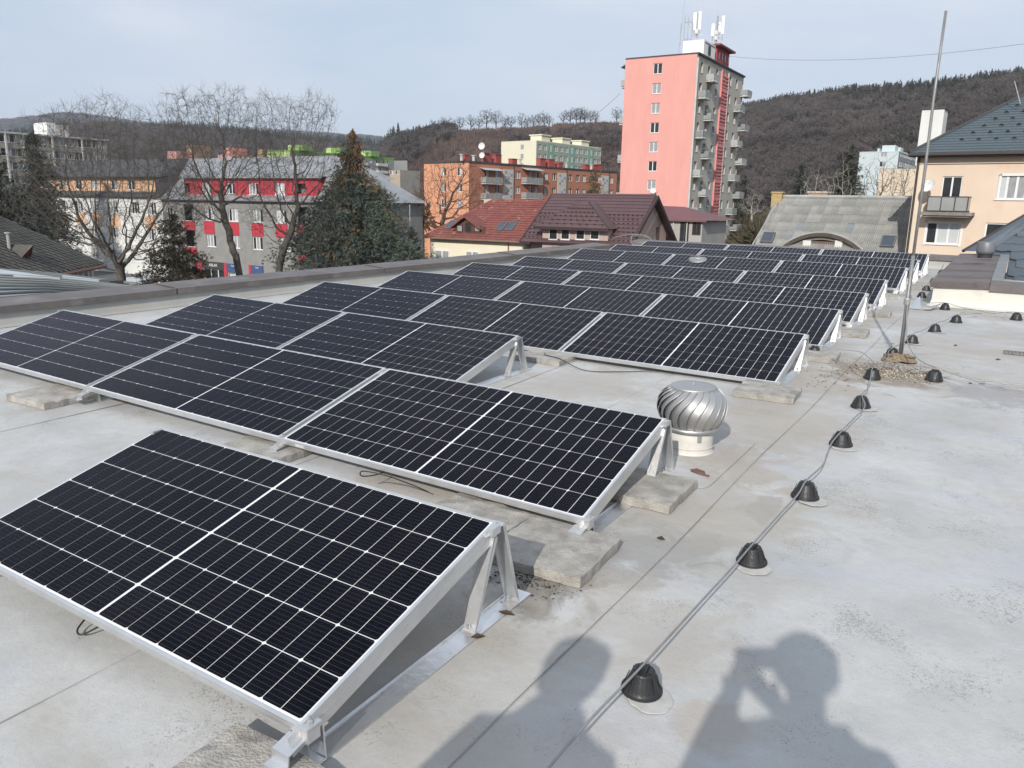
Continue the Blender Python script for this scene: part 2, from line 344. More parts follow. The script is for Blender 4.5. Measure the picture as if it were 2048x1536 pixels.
# curb round the light well at the right
well = thing('roof_curb', 'cream roof curb with wide dirty brown sheet metal cover right of the lightning rod', 'roof curb')
WX0, WY0, WY1, WH = -0.94, 13.42, 19.9, 0.37
def wz(x, y, h): return rz_(x, y, h)
mb = MB()
prof = [(0.16, 0.0), (0.05, 0.02), (0.015, 0.09), (0.0, WH-0.05)]
for i in range(3):
    (p, q), (p2, q2) = prof[i], prof[i+1]
    mb.add([(WX0-p*0.4, WY0-p, wz(WX0, WY0, q+0.004)), (3.2, WY0-p, wz(3.2, WY0, q+0.004)), (3.2, WY0-p2, wz(3.2, WY0, q2+0.004)), (WX0-p2*0.4, WY0-p2, wz(WX0, WY0, q2+0.004))], [(0, 1, 2, 3)])
    mb.add([(WX0-p*0.4, WY1, wz(WX0, WY1, q+0.004)), (WX0-p*0.4, WY0-p, wz(WX0, WY0, q+0.004)), (WX0-p2*0.4, WY0-p2, wz(WX0, WY0, q2+0.004)), (WX0-p2*0.4, WY1, wz(WX0, WY1, q2+0.004))], [(0, 1, 2, 3)])
part('upstand', mb, mat('cream upstand', (0.60, 0.575, 0.52), 0.75, 0, 0.08, 2, bump=0.2, bscale=5, dirt=((0.46, 0.40, 0.33), 1.5, 0.6), coord='World'), well)
DIRTY = mat('dirty brown cover', (0.13, 0.105, 0.10), 0.5, 0.1, 0.25, 1.2, coord='World', dirt=((0.05, 0.045, 0.045), 1.7, 0.52), stretch=(1, 5, 1), bump=0.2, bscale=4)
ys = [WY0-0.05, WY0+0.75, 15.4, 17.0, 18.5, WY1+0.35]
for i in range(len(ys)-1):
    mb = MB(); dz = 0.004*(i % 2)
    x1 = -0.22
    mb.prism([(WX0-0.05, ys[i], wz(WX0, ys[i], WH-0.01+dz)), (x1, ys[i], wz(x1, ys[i], WH+0.02+dz)), (x1, ys[i], wz(x1, ys[i], WH-0.06)), (WX0-0.05, ys[i], wz(WX0, ys[i], WH-0.09))], (0, ys[i+1]-ys[i]+0.02, SB*(ys[i+1]-ys[i])))
    if 0 < i: mb.prism([(WX0-0.03, ys[i]+0.01, wz(WX0, ys[i], WH+dz)), (x1, ys[i]+0.01, wz(x1, ys[i], WH+0.028+dz)), (x1, ys[i]+0.01, wz(x1, ys[i], WH+0.045+dz)), (WX0-0.03, ys[i]+0.01, wz(WX0, ys[i], WH+0.018+dz))], (0, 0.012, 0))
    part('cover_sheet', mb, DIRTY, well)
mb = MB()
for xa, xb in ((-0.215, 1.1), (1.09, 3.2)):
    mb.prism([(xa, WY0-0.05, wz(xa, WY0, WH-0.09)), (xa, WY0-0.05, wz(xa, WY0, WH+0.004)), (xa, WY0+0.38, wz(xa, WY0+.4, WH+0.03)), (xa, WY0+0.38, wz(xa, WY0+.4, WH-0.06))], (xb-xa, 0, SA*(xb-xa)))
part('front_cover', mb, CAPM, well)
mb = MB(); mb.prism([(-0.215, 13.82, wz(0, 14, WH-0.06)), (-0.215, 13.82, wz(0, 14, WH+0.05)), (-0.06, 13.82, wz(0, 14, WH+0.05)), (-0.06, 13.82, wz(0, 14, WH-0.06))], (0, 6.4, SB*6.4))
part('edge_flashing', mb, mat('grey flashing', (0.21, 0.215, 0.22), 0.5, 0.2, 0.15, 3), well)
mb = MB(); mb.box(WX0+0.03, WY0+0.03, -0.2, -0.25, WY1, WH+0.1); mb.box(-0.25, WY0+0.03, -0.2, 3.2, WY0+0.3, WH+0.1)
part('core', mb, UPST, well)

# ------------------------------------------------------------------ solar panels
PW, PH, GAP, Z0 = 2.094, 1.038, 0.0293, 0.12
XS = [-3.618, -7.897, -7.867, -7.884, -7.901, -7.887, -7.879, -7.854, -7.84, -7.827]
YS = [1.322, 3.138, 4.883, 6.661, 8.44, 10.171, 11.916, 14.183, 15.917, 17.671]
TI = [-0.0052, -0.0042, -0.0101, 0.008, -0.007, -0.0049, -0.0027, 0.0062, 0.0093, 0.0104]
DZ = [0.0338, 0.0082, -0.01, -0.0373, -0.0125, -0.0074, -0.0007, 0.0062, 0.0093, 0.0103]
SX = [0.0007, -0.0044, -0.0037, -0.0031, -0.0014, -0.0006, 0.0029, 0.0012, 0.0039, 0.0045]
NP = [1, 3, 2, 3, 3, 3, 3, 3, 3, 3]
def frame_mesh():
    mb = MB(); w, t, d = PW, 0.011, 0.035
    for (x0, y0, x1, y1) in ((0, 0, w, t), (0, PH-t, w, PH), (0, t, t, PH-t), (w-t, t, w, PH-t)): mb.box(x0, y0, -d, x1, y1, 0)
    for (x0, y0, x1, y1) in ((0, t, w, 0.03), (0, PH-0.03, w, PH-t)): mb.box(x0, y0, -d, x1, y1, -d+0.002)
    # drip groove on the outer faces
    for (x0, y0, x1, y1) in ((0.0, -0.0012, w, 0), (w, 0, w+0.0012, PH)): mb.box(x0, y0, -0.034, x1, y1, -0.014); mb.box(x0, y0, -0.011, x1, y1, 0)
    return mb.mesh('frame', ALU)
def back_mesh():
    mb = MB(); mb.box(0.011, 0.011, -0.008, PW-0.011, PH-0.011, -0.0035); return mb.mesh('backsheet', BACK)
CW, CHH, C = 0.0812, 0.1630, 0.0062      # half cells: 24 columns of 6
def cell_poly(left):
    w, h, c = CW/2, CHH/2, C
    if left: return [(-w+c, -h), (w, -h), (w, h), (-w+c, h), (-w, h-c), (-w, -h+c)]
    return [(-w, -h), (w-c, -h), (w, -h+c), (w, h-c), (w-c, h), (-w, h)]
def cell_mesh(left):
    p = cell_poly(left); mb = MB(); n = len(p)
    mb.add([(x, y, 0.0) for x, y in p]+[(x, y, -0.0015) for x, y in p], [tuple(range(n))]+[(i, n+i, n+(i+1) % n, (i+1) % n) for i in range(n)])
    return mb.mesh('solar_cell', CELL)
CM = [cell_mesh(True), cell_mesh(False)]
CELLS = []
for i in range(24):
    cx = PW/2 + (i-11.5)*0.0853 + (0.0055 if i >= 12 else -0.0055)
    for j in range(6): CELLS.append((cx, 0.0215+0.1675*(j+0.5)-0.003+0.002, i % 2))
def joined_cells():
    mb = MB()
    for (cx, cy, k) in CELLS:
        p = cell_poly(k == 0); mb.add([(x+cx, y+cy, -0.0015) for x, y in p], [tuple(range(len(p)))])
    return mb.mesh('cells', CELL)
FM, BM, JC = frame_mesh(), back_mesh(), joined_cells()
GLASS = bpy.data.materials.new('panel glass'); GLASS.use_nodes = True
_t = GLASS.node_tree; _t.nodes.clear(); _k = _t.links.new
_o = N(_t, 'ShaderNodeOutputMaterial'); _mx = N(_t, 'ShaderNodeMixShader'); _tr = N(_t, 'ShaderNodeBsdfTransparent'); _gl = N(_t, 'ShaderNodeBsdfGlossy', in_Roughness=0.09)
_gl.inputs['Color'].default_value = (0.77, 0.74, 0.86, 1)
_fr = N(_t, 'ShaderNodeFresnel', in_IOR=1.22); _ml = N(_t, 'ShaderNodeMath', operation='MULTIPLY', in_1=0.64)
_k(_fr.outputs[0], _ml.inputs[0]); _k(_ml.outputs[0], _mx.inputs[0]); _k(_tr.outputs[0], _mx.inputs[1]); _k(_gl.outputs[0], _mx.inputs[2])
_g = N(_t, 'ShaderNodeNewGeometry'); _n = N(_t, 'ShaderNodeTexNoise', in_Scale=1.6, in_Detail=9.0, in_Roughness=0.7); _k(_g.outputs['Position'], _n.inputs['Vector'])
_r = N(_t, 'ShaderNodeValToRGB'); _r.color_ramp.elements[0].position = 0.45; _r.color_ramp.elements[1].position = 0.8; _r.color_ramp.elements[1].color = (0.014, 0.014, 0.014, 1); _k(_n.outputs['Fac'], _r.inputs[0])
_d = N(_t, 'ShaderNodeBsdfDiffuse'); _d.inputs['Color'].default_value = (0.42, 0.40, 0.37, 1); _m3 = N(_t, 'ShaderNodeMixShader'); _k(_r.outputs[0], _m3.inputs[0]); _k(_mx.outputs[0], _m3.inputs[1]); _k(_d.outputs[0], _m3.inputs[2]); _k(_m3.outputs[0], _o.inputs[0])
mb = MB(); mb.poly([(0.010, 0.010, -0.0008), (PW-0.010, 0.010, -0.0008), (PW-0.010, PH-0.010, -0.0008), (0.010, PH-0.010, -0.0008)])
GM = mb.mesh('glass', GLASS)
ORD = ['nearest', 'second', 'third', 'fourth', 'fifth', 'sixth', 'seventh', 'eighth', 'ninth', 'farthest']
def rowz(r, x): return Z0 + DZ[r] + SX[r]*(x+4.8) + SA*x
PANELS = {}
for r in range(10):
    for p in range(NP[r]):
        x = XS[r] + p*(PW+GAP); y = YS[r]; z = rowz(r, x) + SB*y
        if r == 0: lb = 'solar panel standing alone in front, nearest the camera and cut by the left edge'
        elif r == 2: lb = 'solar panel in the third row from the camera, ' + ('the one nearer the parapet' if p == 0 else 'right one ending at open roof')
        else: lb = 'solar panel at the %s of the %s' % (['left end', 'middle', 'right end'][p], 'farthest row against the end parapet' if r == 9 else ORD[r]+' row from the camera')
        root = thing('solar_panel', lb, 'solar panel', (x, y, z), (TI[r]+0.2547045+SB, -(SX[r]+SA), 0), 'solar panels in ten rows on the roof')
        PANELS[(r, p)] = root
        bare('frame', FM, root); bare('backsheet', BM, root); bare('glass', GM, root)
        if r < 5:
            for (cx, cy, k) in CELLS: bare('solar_cell', CM[k], root, (cx, cy, -0.0020+0.0005))
        else:
            o = bare('cells', JC, root); o['kind'] = 'stuff'
        if p == 2 and r == 1:     # maker's mark on the front of the frame
            pass
def text_obj(name, txt, size, m, parent, loc, rot, ext=0.002, align='CENTER', sx=1.0):
    c = bpy.data.curves.new(name, 'FONT'); c.body = txt; c.size = size; c.extrude = ext; c.align_x = align; c.align_y = 'CENTER'
    c.space_character = 1.05
    o = bpy.data.objects.new('tmp', c); COL.objects.link(o)
    dg = bpy.context.evaluated_depsgraph_get(); me = bpy.data.meshes.new_from_object(o.evaluated_get(dg)); bpy.data.objects.remove(o)
    me.materials.clear(); me.materials.append(m)
    return bare(name, me, parent, loc, rot, (sx, 1, 1))
text_obj('maker_sticker', 'ESDEC', 0.026, BACK, PANELS[(1, 2)], (0.16, -0.0016, -0.019), (PI/2, 0, 0), 0.0004)

# ------------------------------------------------------------------ triangular mounting brackets under the panel ends
def bracket_parts(ends):
    """local frame: origin under the front edge of the panel on the roof; y along the slope run"""
    out = {}
    m = MB(); m.box(-0.045, -0.06, 0, 0.045, 1.22, 0.0035); m.box(-0.045, -0.06, 0, -0.042, 1.22, 0.010); out['base_strip'] = m
    return out
def make_bracket(root, h0, tilt, lean, kind):
    """h0: height of the panel underside at its front edge"""
    ct, st = math.cos(tilt), math.sin(tilt)
    def up(v, off=0.0): return (v*ct + off*st*0, h0 + v*st + off)
    # base strip on the roof
    m = MB(); m.box(-0.042, -0.05, 0.0, 0.042, 1.24, 0.003); m.box(-0.042, -0.05, 0.003, -0.0395, 1.24, 0.011); part('base_strip', m, ALU2, root)
    # sloping rail carrying the panel edges
    m = MB()
    y0, z0 = up(-0.03); y1, z1 = up(PH+0.0)
    for (xa, xb, hh, tt) in ((-0.020, -0.017, -0.038, 0.002), (0.017, 0.020, -0.038, 0.002)):
        m.prism([(xa, y0, z0+hh), (xb, y0, z0+hh), (xb, y0, z0+tt-0.004), (xa, y0, z0+tt-0.004)], (0, y1-y0, z1-z0))
    m.prism([(-0.02, y0, z0-0.004), (0.02, y0, z0-0.004), (0.02, y0, z0-0.001), (-0.02, y0, z0-0.001)], (0, y1-y0, z1-z0))
    m.prism([(-0.004, y0, z0-0.001), (0.004, y0, z0-0.001), (0.004, y0, z0+0.018), (-0.004, y0, z0+0.018)], (0, y1-y0, z1-z0))
    part('rail', m, ALU, root)
    # front foot: folded bracket and lip
    m = MB(); w = 0.034
    m.prism([(-w, -0.055, z0-0.01), (-w, 0.075, z0+0.018), (-w, 0.075, z0+0.014), (-w, -0.052, z0-0.014)], (2*w, 0, 0))
    m.prism([(-w, 0.072, z0+0.018), (-w, 0.078, z0+0.018), (-w, 0.084, 0.004), (-w, 0.078, 0.004)], (2*w, 0, 0))
    m.prism([(-w, -0.056, z0-0.010), (-w, -0.052, z0-0.010), (-w, -0.056, z0-0.040), (-w, -0.060, z0-0.040)], (2*w, 0, 0)); m.box(-w, -0.088, z0-0.044, w, -0.057, z0-0.040); m.box(-w, -0.091, z0-0.052, w, -0.088, z0-0.038)
    part('front_foot', m, ALU2, root)
    # front clamp holding the panel corner
    m = MB(); m.box(*((0.0195, 0.005, z0-0.01, 0.046, 0.055, z0+0.036) if kind == 'right' else (-0.014, 0.005, z0, 0.014, 0.055, z0+0.034)))
    m.box(-0.024 if kind != 'right' else 0.006, 0.0, z0+0.0365, 0.024 if kind != 'right' else 0.050, 0.060, z0+0.044)
    part('front_clamp', m, ALU, root, bevel=0.002)
    b = MB(); b.lathe([(0.010, 0), (0.010, 0.009), (0.006, 0.012), (0.005, 0.022)], 6, (0.0 if kind != 'right' else 0.032, 0.03, z0+0.044)); part('bolt', b, STEEL, root)
    # rear A-frame
    ya, za = up(PH-0.03); zt = za + 0.012
    lw = 0.027
    m = MB(); yb = ya-0.125
    m.prism([(-lw, ya+0.004, zt-0.012), (-lw, ya+0.010, zt-0.012), (-lw, yb+0.006, 0.004), (-lw, yb, 0.004)], (2*lw, 0, 0))
    for s in (-lw, lw-0.003): m.prism([(s, ya+0.010, zt-0.03), (s, ya+0.028, zt-0.03), (s, yb+0.022, 0.03), (s, yb+0.006, 0.012)], (0.003, 0, 0))
    part('leg', m, ALU, root)
    b = MB(); b.lathe([(0.009, 0), (0.009, 0.008), (0.005, 0.016)], 6); part('bolt', b, STEEL, root, (0, yb-0.0, 0.03), (R_(68), 0, 0))
    m = MB(); yt = ya+0.075; yc = ya+0.185
    m.prism([(-lw-0.002, ya-0.05, zt+0.0), (-lw-0.002, yt, zt+0.010), (-lw-0.002, yt, zt+0.006), (-lw-0.002, ya-0.05, zt-0.004)], (2*lw+0.004, 0, 0))
    m.prism([(-lw-0.002, yt-0.004, zt+0.008), (-lw-0.002, yt, zt+0.010), (-lw-0.002, yc, 0.004), (-lw-0.002, yc-0.006, 0.004)], (2*lw+0.004, 0, 0))
    for s in (-lw-0.005, lw+0.002): m.prism([(s, yt-0.02, zt+0.006), (s, yt, zt+0.006), (s, yc, 0.012), (s, yc-0.024, 0.03)], (0.003, 0, 0))
    part('leg', m, ALU, root)
    m = MB(); m.box(-lw, yc-0.05, 0.003, lw, yc+0.012, 0.007); m.box(-lw, yb-0.012, 0.003, lw, yb+0.05, 0.007); part('foot_plate', m, ALU2, root)
    b = MB(); b.lathe([(0.009, 0), (0.009, 0.008), (0.005, 0.016)], 6, (0, yc-0.035, 0.007)); b.lathe([(0.009, 0), (0.009, 0.008), (0.005, 0.016)], 6, (0, ya+0.03, zt+0.011)); part('bolt', b, STEEL, root)
    m = MB(); m.box(0.0195 if kind == 'right' else -0.014, ya-0.035, zt-0.004, 0.046 if kind == 'right' else 0.014, ya+0.02, zt+0.028); part('rear_clamp', m, ALU, root, bevel=0.002)
for r in range(10):
    n = NP[r]
    for q in range(n+1):
        x = XS[r] + q*(PW+GAP) - GAP/2 + (-0.034 if q == n else (0.034 if q == 0 else 0))
        z = rowz(r, x) + SB*YS[r]; zr = rz_(x, YS[r], HR)
        rn = 'single nearest solar panel' if r == 0 else ('farthest row of panels' if r == 9 else ORD[r]+' row of panels')
        if q == 0: lb = 'triangular aluminium bracket holding up the left end of the '+rn
        elif q == n: lb = 'triangular aluminium bracket with bare legs at the right end of the '+rn
        elif n == 2: lb = 'aluminium bracket under the only panel joint of the third row of panels'
        else: lb = 'aluminium bracket under the %s panel joint of the %s' % ('left' if q == 1 else 'right', rn)
        root = thing('mounting_bracket', lb, 'mounting bracket', (x, YS[r], zr), (TILT[0], TILT[1], 0), 'aluminium mounting brackets of the solar panels')
        make_bracket(root, z - zr - 0.035, TI[r]+0.2547045, 0, 'right' if q == n else ('left' if q == 0 else 'mid'))

# ------------------------------------------------------------------ concrete pavers weighing the brackets down
def paver_mesh(w, d, h, seed):
    rng = random.Random(seed); b = bmesh.new(); bmesh.ops.create_grid(b, x_segments=9, y_segments=9, size=0.5)
    for v in b.verts:
        v.co.x *= w; v.co.y *= d
        e = abs(v.co.x) > w*0.49 or abs(v.co.y) > d*0.49
        v.co.z = h + rng.uniform(-0.0012, 0.0012) - (rng.uniform(0.001, 0.009)*rng.random()*1.6 if e else 0)
        if e: v.co.x += rng.uniform(-0.005, 0.003); v.co.y += rng.uniform(-0.005, 0.003)
    r = bmesh.ops.extrude_edge_only(b, edges=[e for e in b.edges if e.is_boundary]); vs = [x for x in r['geom'] if isinstance(x, bmesh.types.BMVert)]
    for v in vs: v.co.z = h*0.55; v.co.x *= 1.004 + rng.uniform(-0.01, 0.008); v.co.y *= 1.004 + rng.uniform(-0.01, 0.008)
    r = bmesh.ops.extrude_edge_only(b, edges=[e for e in b.edges if e.is_boundary]); vs = [x for x in r['geom'] if isinstance(x, bmesh.types.BMVert)]
    for v in vs: v.co.z = 0.0; v.co.x *= 0.997
    bmesh.ops.recalc_face_normals(b, faces=b.faces)
    me = bpy.data.meshes.new('paver'); b.to_mesh(me); b.free(); me.materials.append(CONC); return me
pv = [(-1.60, 2.93, 3, 'damp concrete paver beneath the bracket legs right of the nearest solar panel', .48, .46),
      (-2.10, 2.96, -4, 'concrete paver in the shade under the back edge of the nearest solar panel', .48, .46),
      (-1.56, 3.88, 1, 'concrete paver lying under the right end of the second panel row by the turbine vent', .46, .44),
      (-1.545, 1.085, 1, 'concrete paver at the bottom edge in front of the nearest panel corner', .50, .50),
      (-6.10, 3.05, 2, 'concrete paver in front of the second row at the far left, on open roof', .50, .42),
      (-3.78, 3.08, 2, 'concrete paver half hidden behind the top edge of the nearest solar panel', .50, .42),
      (-3.74, 6.58, 2, 'pale brown concrete paver behind the bare bracket legs of the third row', .50, .44),
      (-1.56, 6.46, 3, 'mossy edged concrete paver in front of the fourth row corner, behind the big vent', .48, .40),
      (-1.58, 8.26, 4, 'grey concrete paver by the fifth row corner, next to a black wire holder', .48, .42),
      (-1.54, 9.94, 3, 'grey concrete paver by the front right corner of the sixth panel row', .46, .42),
      (-1.52, 11.80, 3, 'grey concrete paver by the front right corner of the seventh panel row', .44, .42),
      (-1.50, 13.95, 3, 'small looking grey concrete paver by the corner of the eighth panel row', .44, .40),
      (-1.50, 15.70, 3, 'small looking grey concrete paver by the corner of the ninth panel row', .44, .40)]
for i, (x, y, a, lb, w, d) in enumerate(pv):
    o = bare('concrete_paver', paver_mesh(w, d, 0.052, i), None, RP(x, y, HR+0.0035 if 0 else HR+0.001), (TILT[0], TILT[1], R_(a))); tag(o, lb, 'paver', 'concrete pavers weighing down the panel brackets')

# ------------------------------------------------------------------ rotating turbine vents
ROT = mat('vent aluminium', (0.50, 0.495, 0.485), 0.48, 0.88, 0.10, 4, bump=0.06, bscale=14, dirt=((0.42, 0.39, 0.35), 3.0, 0.62))
VBASE = mat('vent base cream membrane', (0.56, 0.54, 0.50), 0.6, 0.0, 0.08, 5, dirt=((0.42, 0.38, 0.32), 5.0, 0.6))
DARKIN = mat('vent inside', (0.03, 0.03, 0.03), 0.8, 0, 0.1, 2)
def turbine(x, y, label, hb=0.152, sheet=True):
    root = thing('turbine_vent', label, 'roof vent', RP(x, y), (TILT[0], TILT[1], 0), 'round turbine vents')
    m = MB(); m.lathe([(0.165, 0.0), (0.154, 0.006), (0.149, 0.018), (0.148, hb*0.6), (0.1475, hb)], 40); part('base_pipe', m, VBASE, root, smooth=True)
    m = MB(); m.lathe([(0.152, 0.040), (0.156, 0.045), (0.152, 0.050)], 40, cap=False); part('clamp_band', m, VBASE, root, smooth=True)
    m = MB(); m.lathe([(0.168, hb-0.004), (0.176, hb+0.002), (0.176, hb+0.022), (0.168, hb+0.024)], 40); part('lower_ring', m, ROT, root, smooth=True)
    zb, zt = hb+0.018, hb+0.272
    # vanes: curved, overlapping blades between lower ring and top plate
    prof = []
    for i in range(13):
        t = i/12; z = zb+(zt-zb)*t
        rr = 0.160 + (0.218-0.160)*math.sin(PI*min(t/0.48, 1)*0.5)**0.8 if t < 0.48 else 0.218 - (0.218-0.135)*((t-0.48)/0.52)**2.6
        prof.append((rr, z, t))
    nv = 22; mb = MB(); wd = 2*PI/nv*1.12
    vs = []; th = 0.0
    for (rr, z, t) in prof:
        tw = 0.62*t - 0.20*math.sin(t*PI)      # swirl
        for q in range(5):
            a = tw + wd*(q/4.0); r2 = rr - 0.017*(1-q/4.0)**1.5*math.sin(PI*(0.15+0.8*t)) + (0.004 if q == 4 else 0)
            vs.append((r2*math.cos(a), r2*math.sin(a), z))
    fs = []
    for i in range(12):
        for q in range(4): fs.append((i*5+q, i*5+q+1, (i+1)*5+q+1, (i+1)*5+q))
    mb.add(vs, fs)
    # rolled bead on the outer edge of the vane
    vme = mb.mesh('vane', ROT, True)
    bd = MB(); bd.tube([vs[i*5+4] for i in range(13)], 0.0032, 5); 
    mb2 = MB(); mb2.add(mb.v, mb.f); mb2.add(bd.v, bd.f); vme = mb2.mesh('vane', ROT, True)
    for k in range(nv): bare('vane', vme, root, (0, 0, 0), (0, 0, 2*PI*k/nv))
    m = MB(); m.lathe([(0.142, zt-0.010), (0.146, zt), (0.140, zt+0.006), (0.09, zt+0.012), (0.0, zt+0.016)], 40, cap=False); part('top_plate', m, ROT, root, smooth=True)
    m = MB(); m.lathe([(0.012, zt+0.012), (0.012, zt+0.022), (0.004, zt+0.026)], 10); part('hub_cap', m, STEEL, root)
    m = MB(); m.lathe([(0.012, hb), (0.012, zt)], 8); m.lathe([(0.125, hb-0.02), (0.125, hb+0.01)], 24); part('spindle', m, DARKIN, root)
    m = MB(); m.box(0.148, -0.012, hb-0.055, 0.158, 0.012, hb-0.006); part('bracket_tab', m, STEEL, root, rot=(0, 0, R_(-48)))
    if sheet:
        m = MB(); pts = []
        for cx, cy, a0 in ((0.26, 0.34, 0), (-0.28, 0.34, 90), (-0.28, -0.56, 180), (0.26, -0.56, 270)):
            for q in range(5): a = R_(a0+q*22.5); pts.append((cx+0.07*math.cos(a), cy+0.07*math.sin(a), 0.0))
        m.prism(pts, (0, 0, 0.0045)); part('flashing_sheet', m, MEMB, root)
turbine(-1.612, 4.74, 'shiny aluminium turbine vent on the open roof right of the second panel row')
v2 = at(1395.5, 531, 15.85)
v2.z += 0.05; turbine(v2.x, v2.y, 'far turbine vent showing only its dome between the seventh and eighth panel rows', hb=v2.z - rz_(v2.x, v2.y, HR) - 0.17, sheet=False)

# ------------------------------------------------------------------ conductor holders and lightning protection
def holder_meshes():
    n = 28
    def outline(s, flat):
        pts = []
        for k in range(n):
            a = 2*PI*k/n; x, y = math.cos(a), math.sin(a)
            y = max(y, -1.0); x = max(-flat, min(flat, x*1.0))
            pts.append((x*s, y*s))
        return pts
    m = MB(); lv = [(0.074, 1.0, 0.006), (0.0745, 1.0, 0.016), (0.069, 0.98, 0.022), (0.060, 0.93, 0.050), (0.048, 0.86, 0.083), (0.044, 0.84, 0.088)]
    vs = []
    for s, f, z in lv: vs += [(x, y, z) for x, y in outline(s, f)]
    fs = [(i*n+k, i*n+(k+1) % n, (i+1)*n+(k+1) % n, (i+1)*n+k) for i in range(len(lv)-1) for k in range(n)] + [tuple(range((len(lv)-1)*n, len(lv)*n))]
    m.add(vs, fs); body = m.mesh('body', PLAST, False, 0)
    m = MB(); m.lathe([(0.079, 0.0), (0.080, 0.006), (0.076, 0.009), (0.079, 0.012), (0.075, 0.017)], 32, cap=False); rim = m.mesh('base_rim', PLAST, True)
    m = MB()
    for s in (-1, 1):
        m.box(s*0.0125-0.0035, -0.030, 0.086, s*0.0125+0.0035, 0.030, 0.100)
        m.box(s*0.030-0.006, -0.018, 0.087, s*0.030+0.006, 0.020, 0.093)
    for a in range(0, 360, 45):
        c, q = math.cos(R_(a+12)), math.sin(R_(a+12))
        m.prism([(c*0.069-q*0.002, q*0.069+c*0.002, 0.02), (c*0.069+q*0.002, q*0.069-c*0.002, 0.02), (c*0.050+q*0.002, q*0.050-c*0.002, 0.078), (c*0.050-q*0.002, q*0.050+c*0.002, 0.078)], (c*0.003, q*0.003, 0))
    clip = m.mesh('clip', PLAST)
    rng = random.Random(3); m = MB(); nn = 22; rs = [0.083+rng.uniform(-0.006, 0.006) for _ in range(nn)]
    m.add([(rs[k]*math.cos(2*PI*k/nn), rs[k]*math.sin(2*PI*k/nn), 0.002) for k in range(nn)] + [((rs[k]+.003)*math.cos(2*PI*k/nn), (rs[k]+.003)*math.sin(2*PI*k/nn), 0.0) for k in range(nn)], [tuple(range(nn))]+[(k, nn+k, nn+(k+1) % nn, (k+1) % nn) for k in range(nn)])
    return body, rim, clip, m.mesh('glue_patch', RUBW)
HB, HRM, HC, HG = holder_meshes()
hold = [(-0.86, 2.22, 8, 'black wire holder nearest the camera, beside the shadow of a head', 0.93), (-0.815, 3.37, -6, 'black wire holder second from the camera on the grey conductor', 0.92),
        (-0.79, 4.32, 4, 'black wire holder third from the camera, right of the big vent foreground', 1), (-0.80, 5.42, -3, 'black wire holder right of the turbine vent, fourth along the conductor', 1),
        (-0.85, 6.52, 5, 'black wire holder fifth along the conductor, before the stony rod base', 1), (-0.93, 7.64, -25, 'black wire holder in the gravel just before the rod base', 1),
        (-0.91, 8.81, 20, 'black wire holder directly behind the foot of the lightning rod', 1), (-0.83, 9.79, 12, 'black wire holder first beyond the lightning rod foot', 1),
        (-0.68, 10.80, 15, 'black wire holder second beyond the lightning rod on the wire to the curb', 1), (-0.51, 11.79, 15, 'black wire holder last before the wire junction at the cream curb', 1),
        (-0.73, 13.02, 70, 'black wire holder at the foot of the left corner of the cream curb', 0.95), (-1.16, 14.33, 0, 'black wire holder left of the curb corner, behind the bent metal scrap', 0.95),
        (-1.19, 15.41, 0, 'black wire holder beside the brown curb cover, next to the eighth row', 0.95), (-1.20, 16.90, 0, 'black wire holder beside the brown curb cover, next to the ninth row', 0.95),
        (-1.22, 18.9, 0, 'farthest black wire holder, near the end parapet', 0.95), (-0.45, 7.90, 80, 'black wire holder right of the gravel on the twin wires going right', 1.02),
        (0.16, 12.56, 80, 'black wire holder by the right edge of the picture below the cream curb', 1), (-1.60, 8.42, 0, 'black wire holder half hidden behind the bracket leg of the fourth row', 1)]
for i, (x, y, a, lb, s) in enumerate(hold):
    root = thing('wire_holder', lb, 'wire holder', RP(x, y), (TILT[0]+.03*math.sin(i*2.3), TILT[1]+.03*math.cos(i*3.7), R_(a)), 'black cone shaped wire holders'); s *= .95; root.scale = (s, s, s)
    bare('body', HB, root); bare('base_rim', HRM, root); bare('clip', HC, root)
    ox, oy = (0.045, -0.035) if i % 2 == 0 else (0.03, -0.045)
    if i < 9 and i not in (5, 6): bare('glue_patch', HG, root, (ox, oy, 0), (0, 0, i))
def smooth_path(pts, n=8):
    pts = [Vector(p) for p in pts]; out = []
    for i in range(len(pts)-1):
        p0 = pts[max(i-1, 0)]; p1 = pts[i]; p2 = pts[i+1]; p3 = pts[min(i+2, len(pts)-1)]
        for k in range(n):
            t = k/n; out.append(0.5*((2*p1)+(p2-p0)*t+(2*p0-5*p1+4*p2-p3)*t*t+(3*p1-p0-3*p2+p3)*t**3))
    return out+[pts[-1]]
def wire(name, label, pts, r, m, cat='wire', n=8, group=None):
    mb = MB(); mb.tube(smooth_path(pts, 7), r, n); o = part(name, mb, m, None, smooth=True); tag(o, label, cat, group); return o
hz = 0.100
P3 = lambda x, y, h: RP(x, y, HR+h)
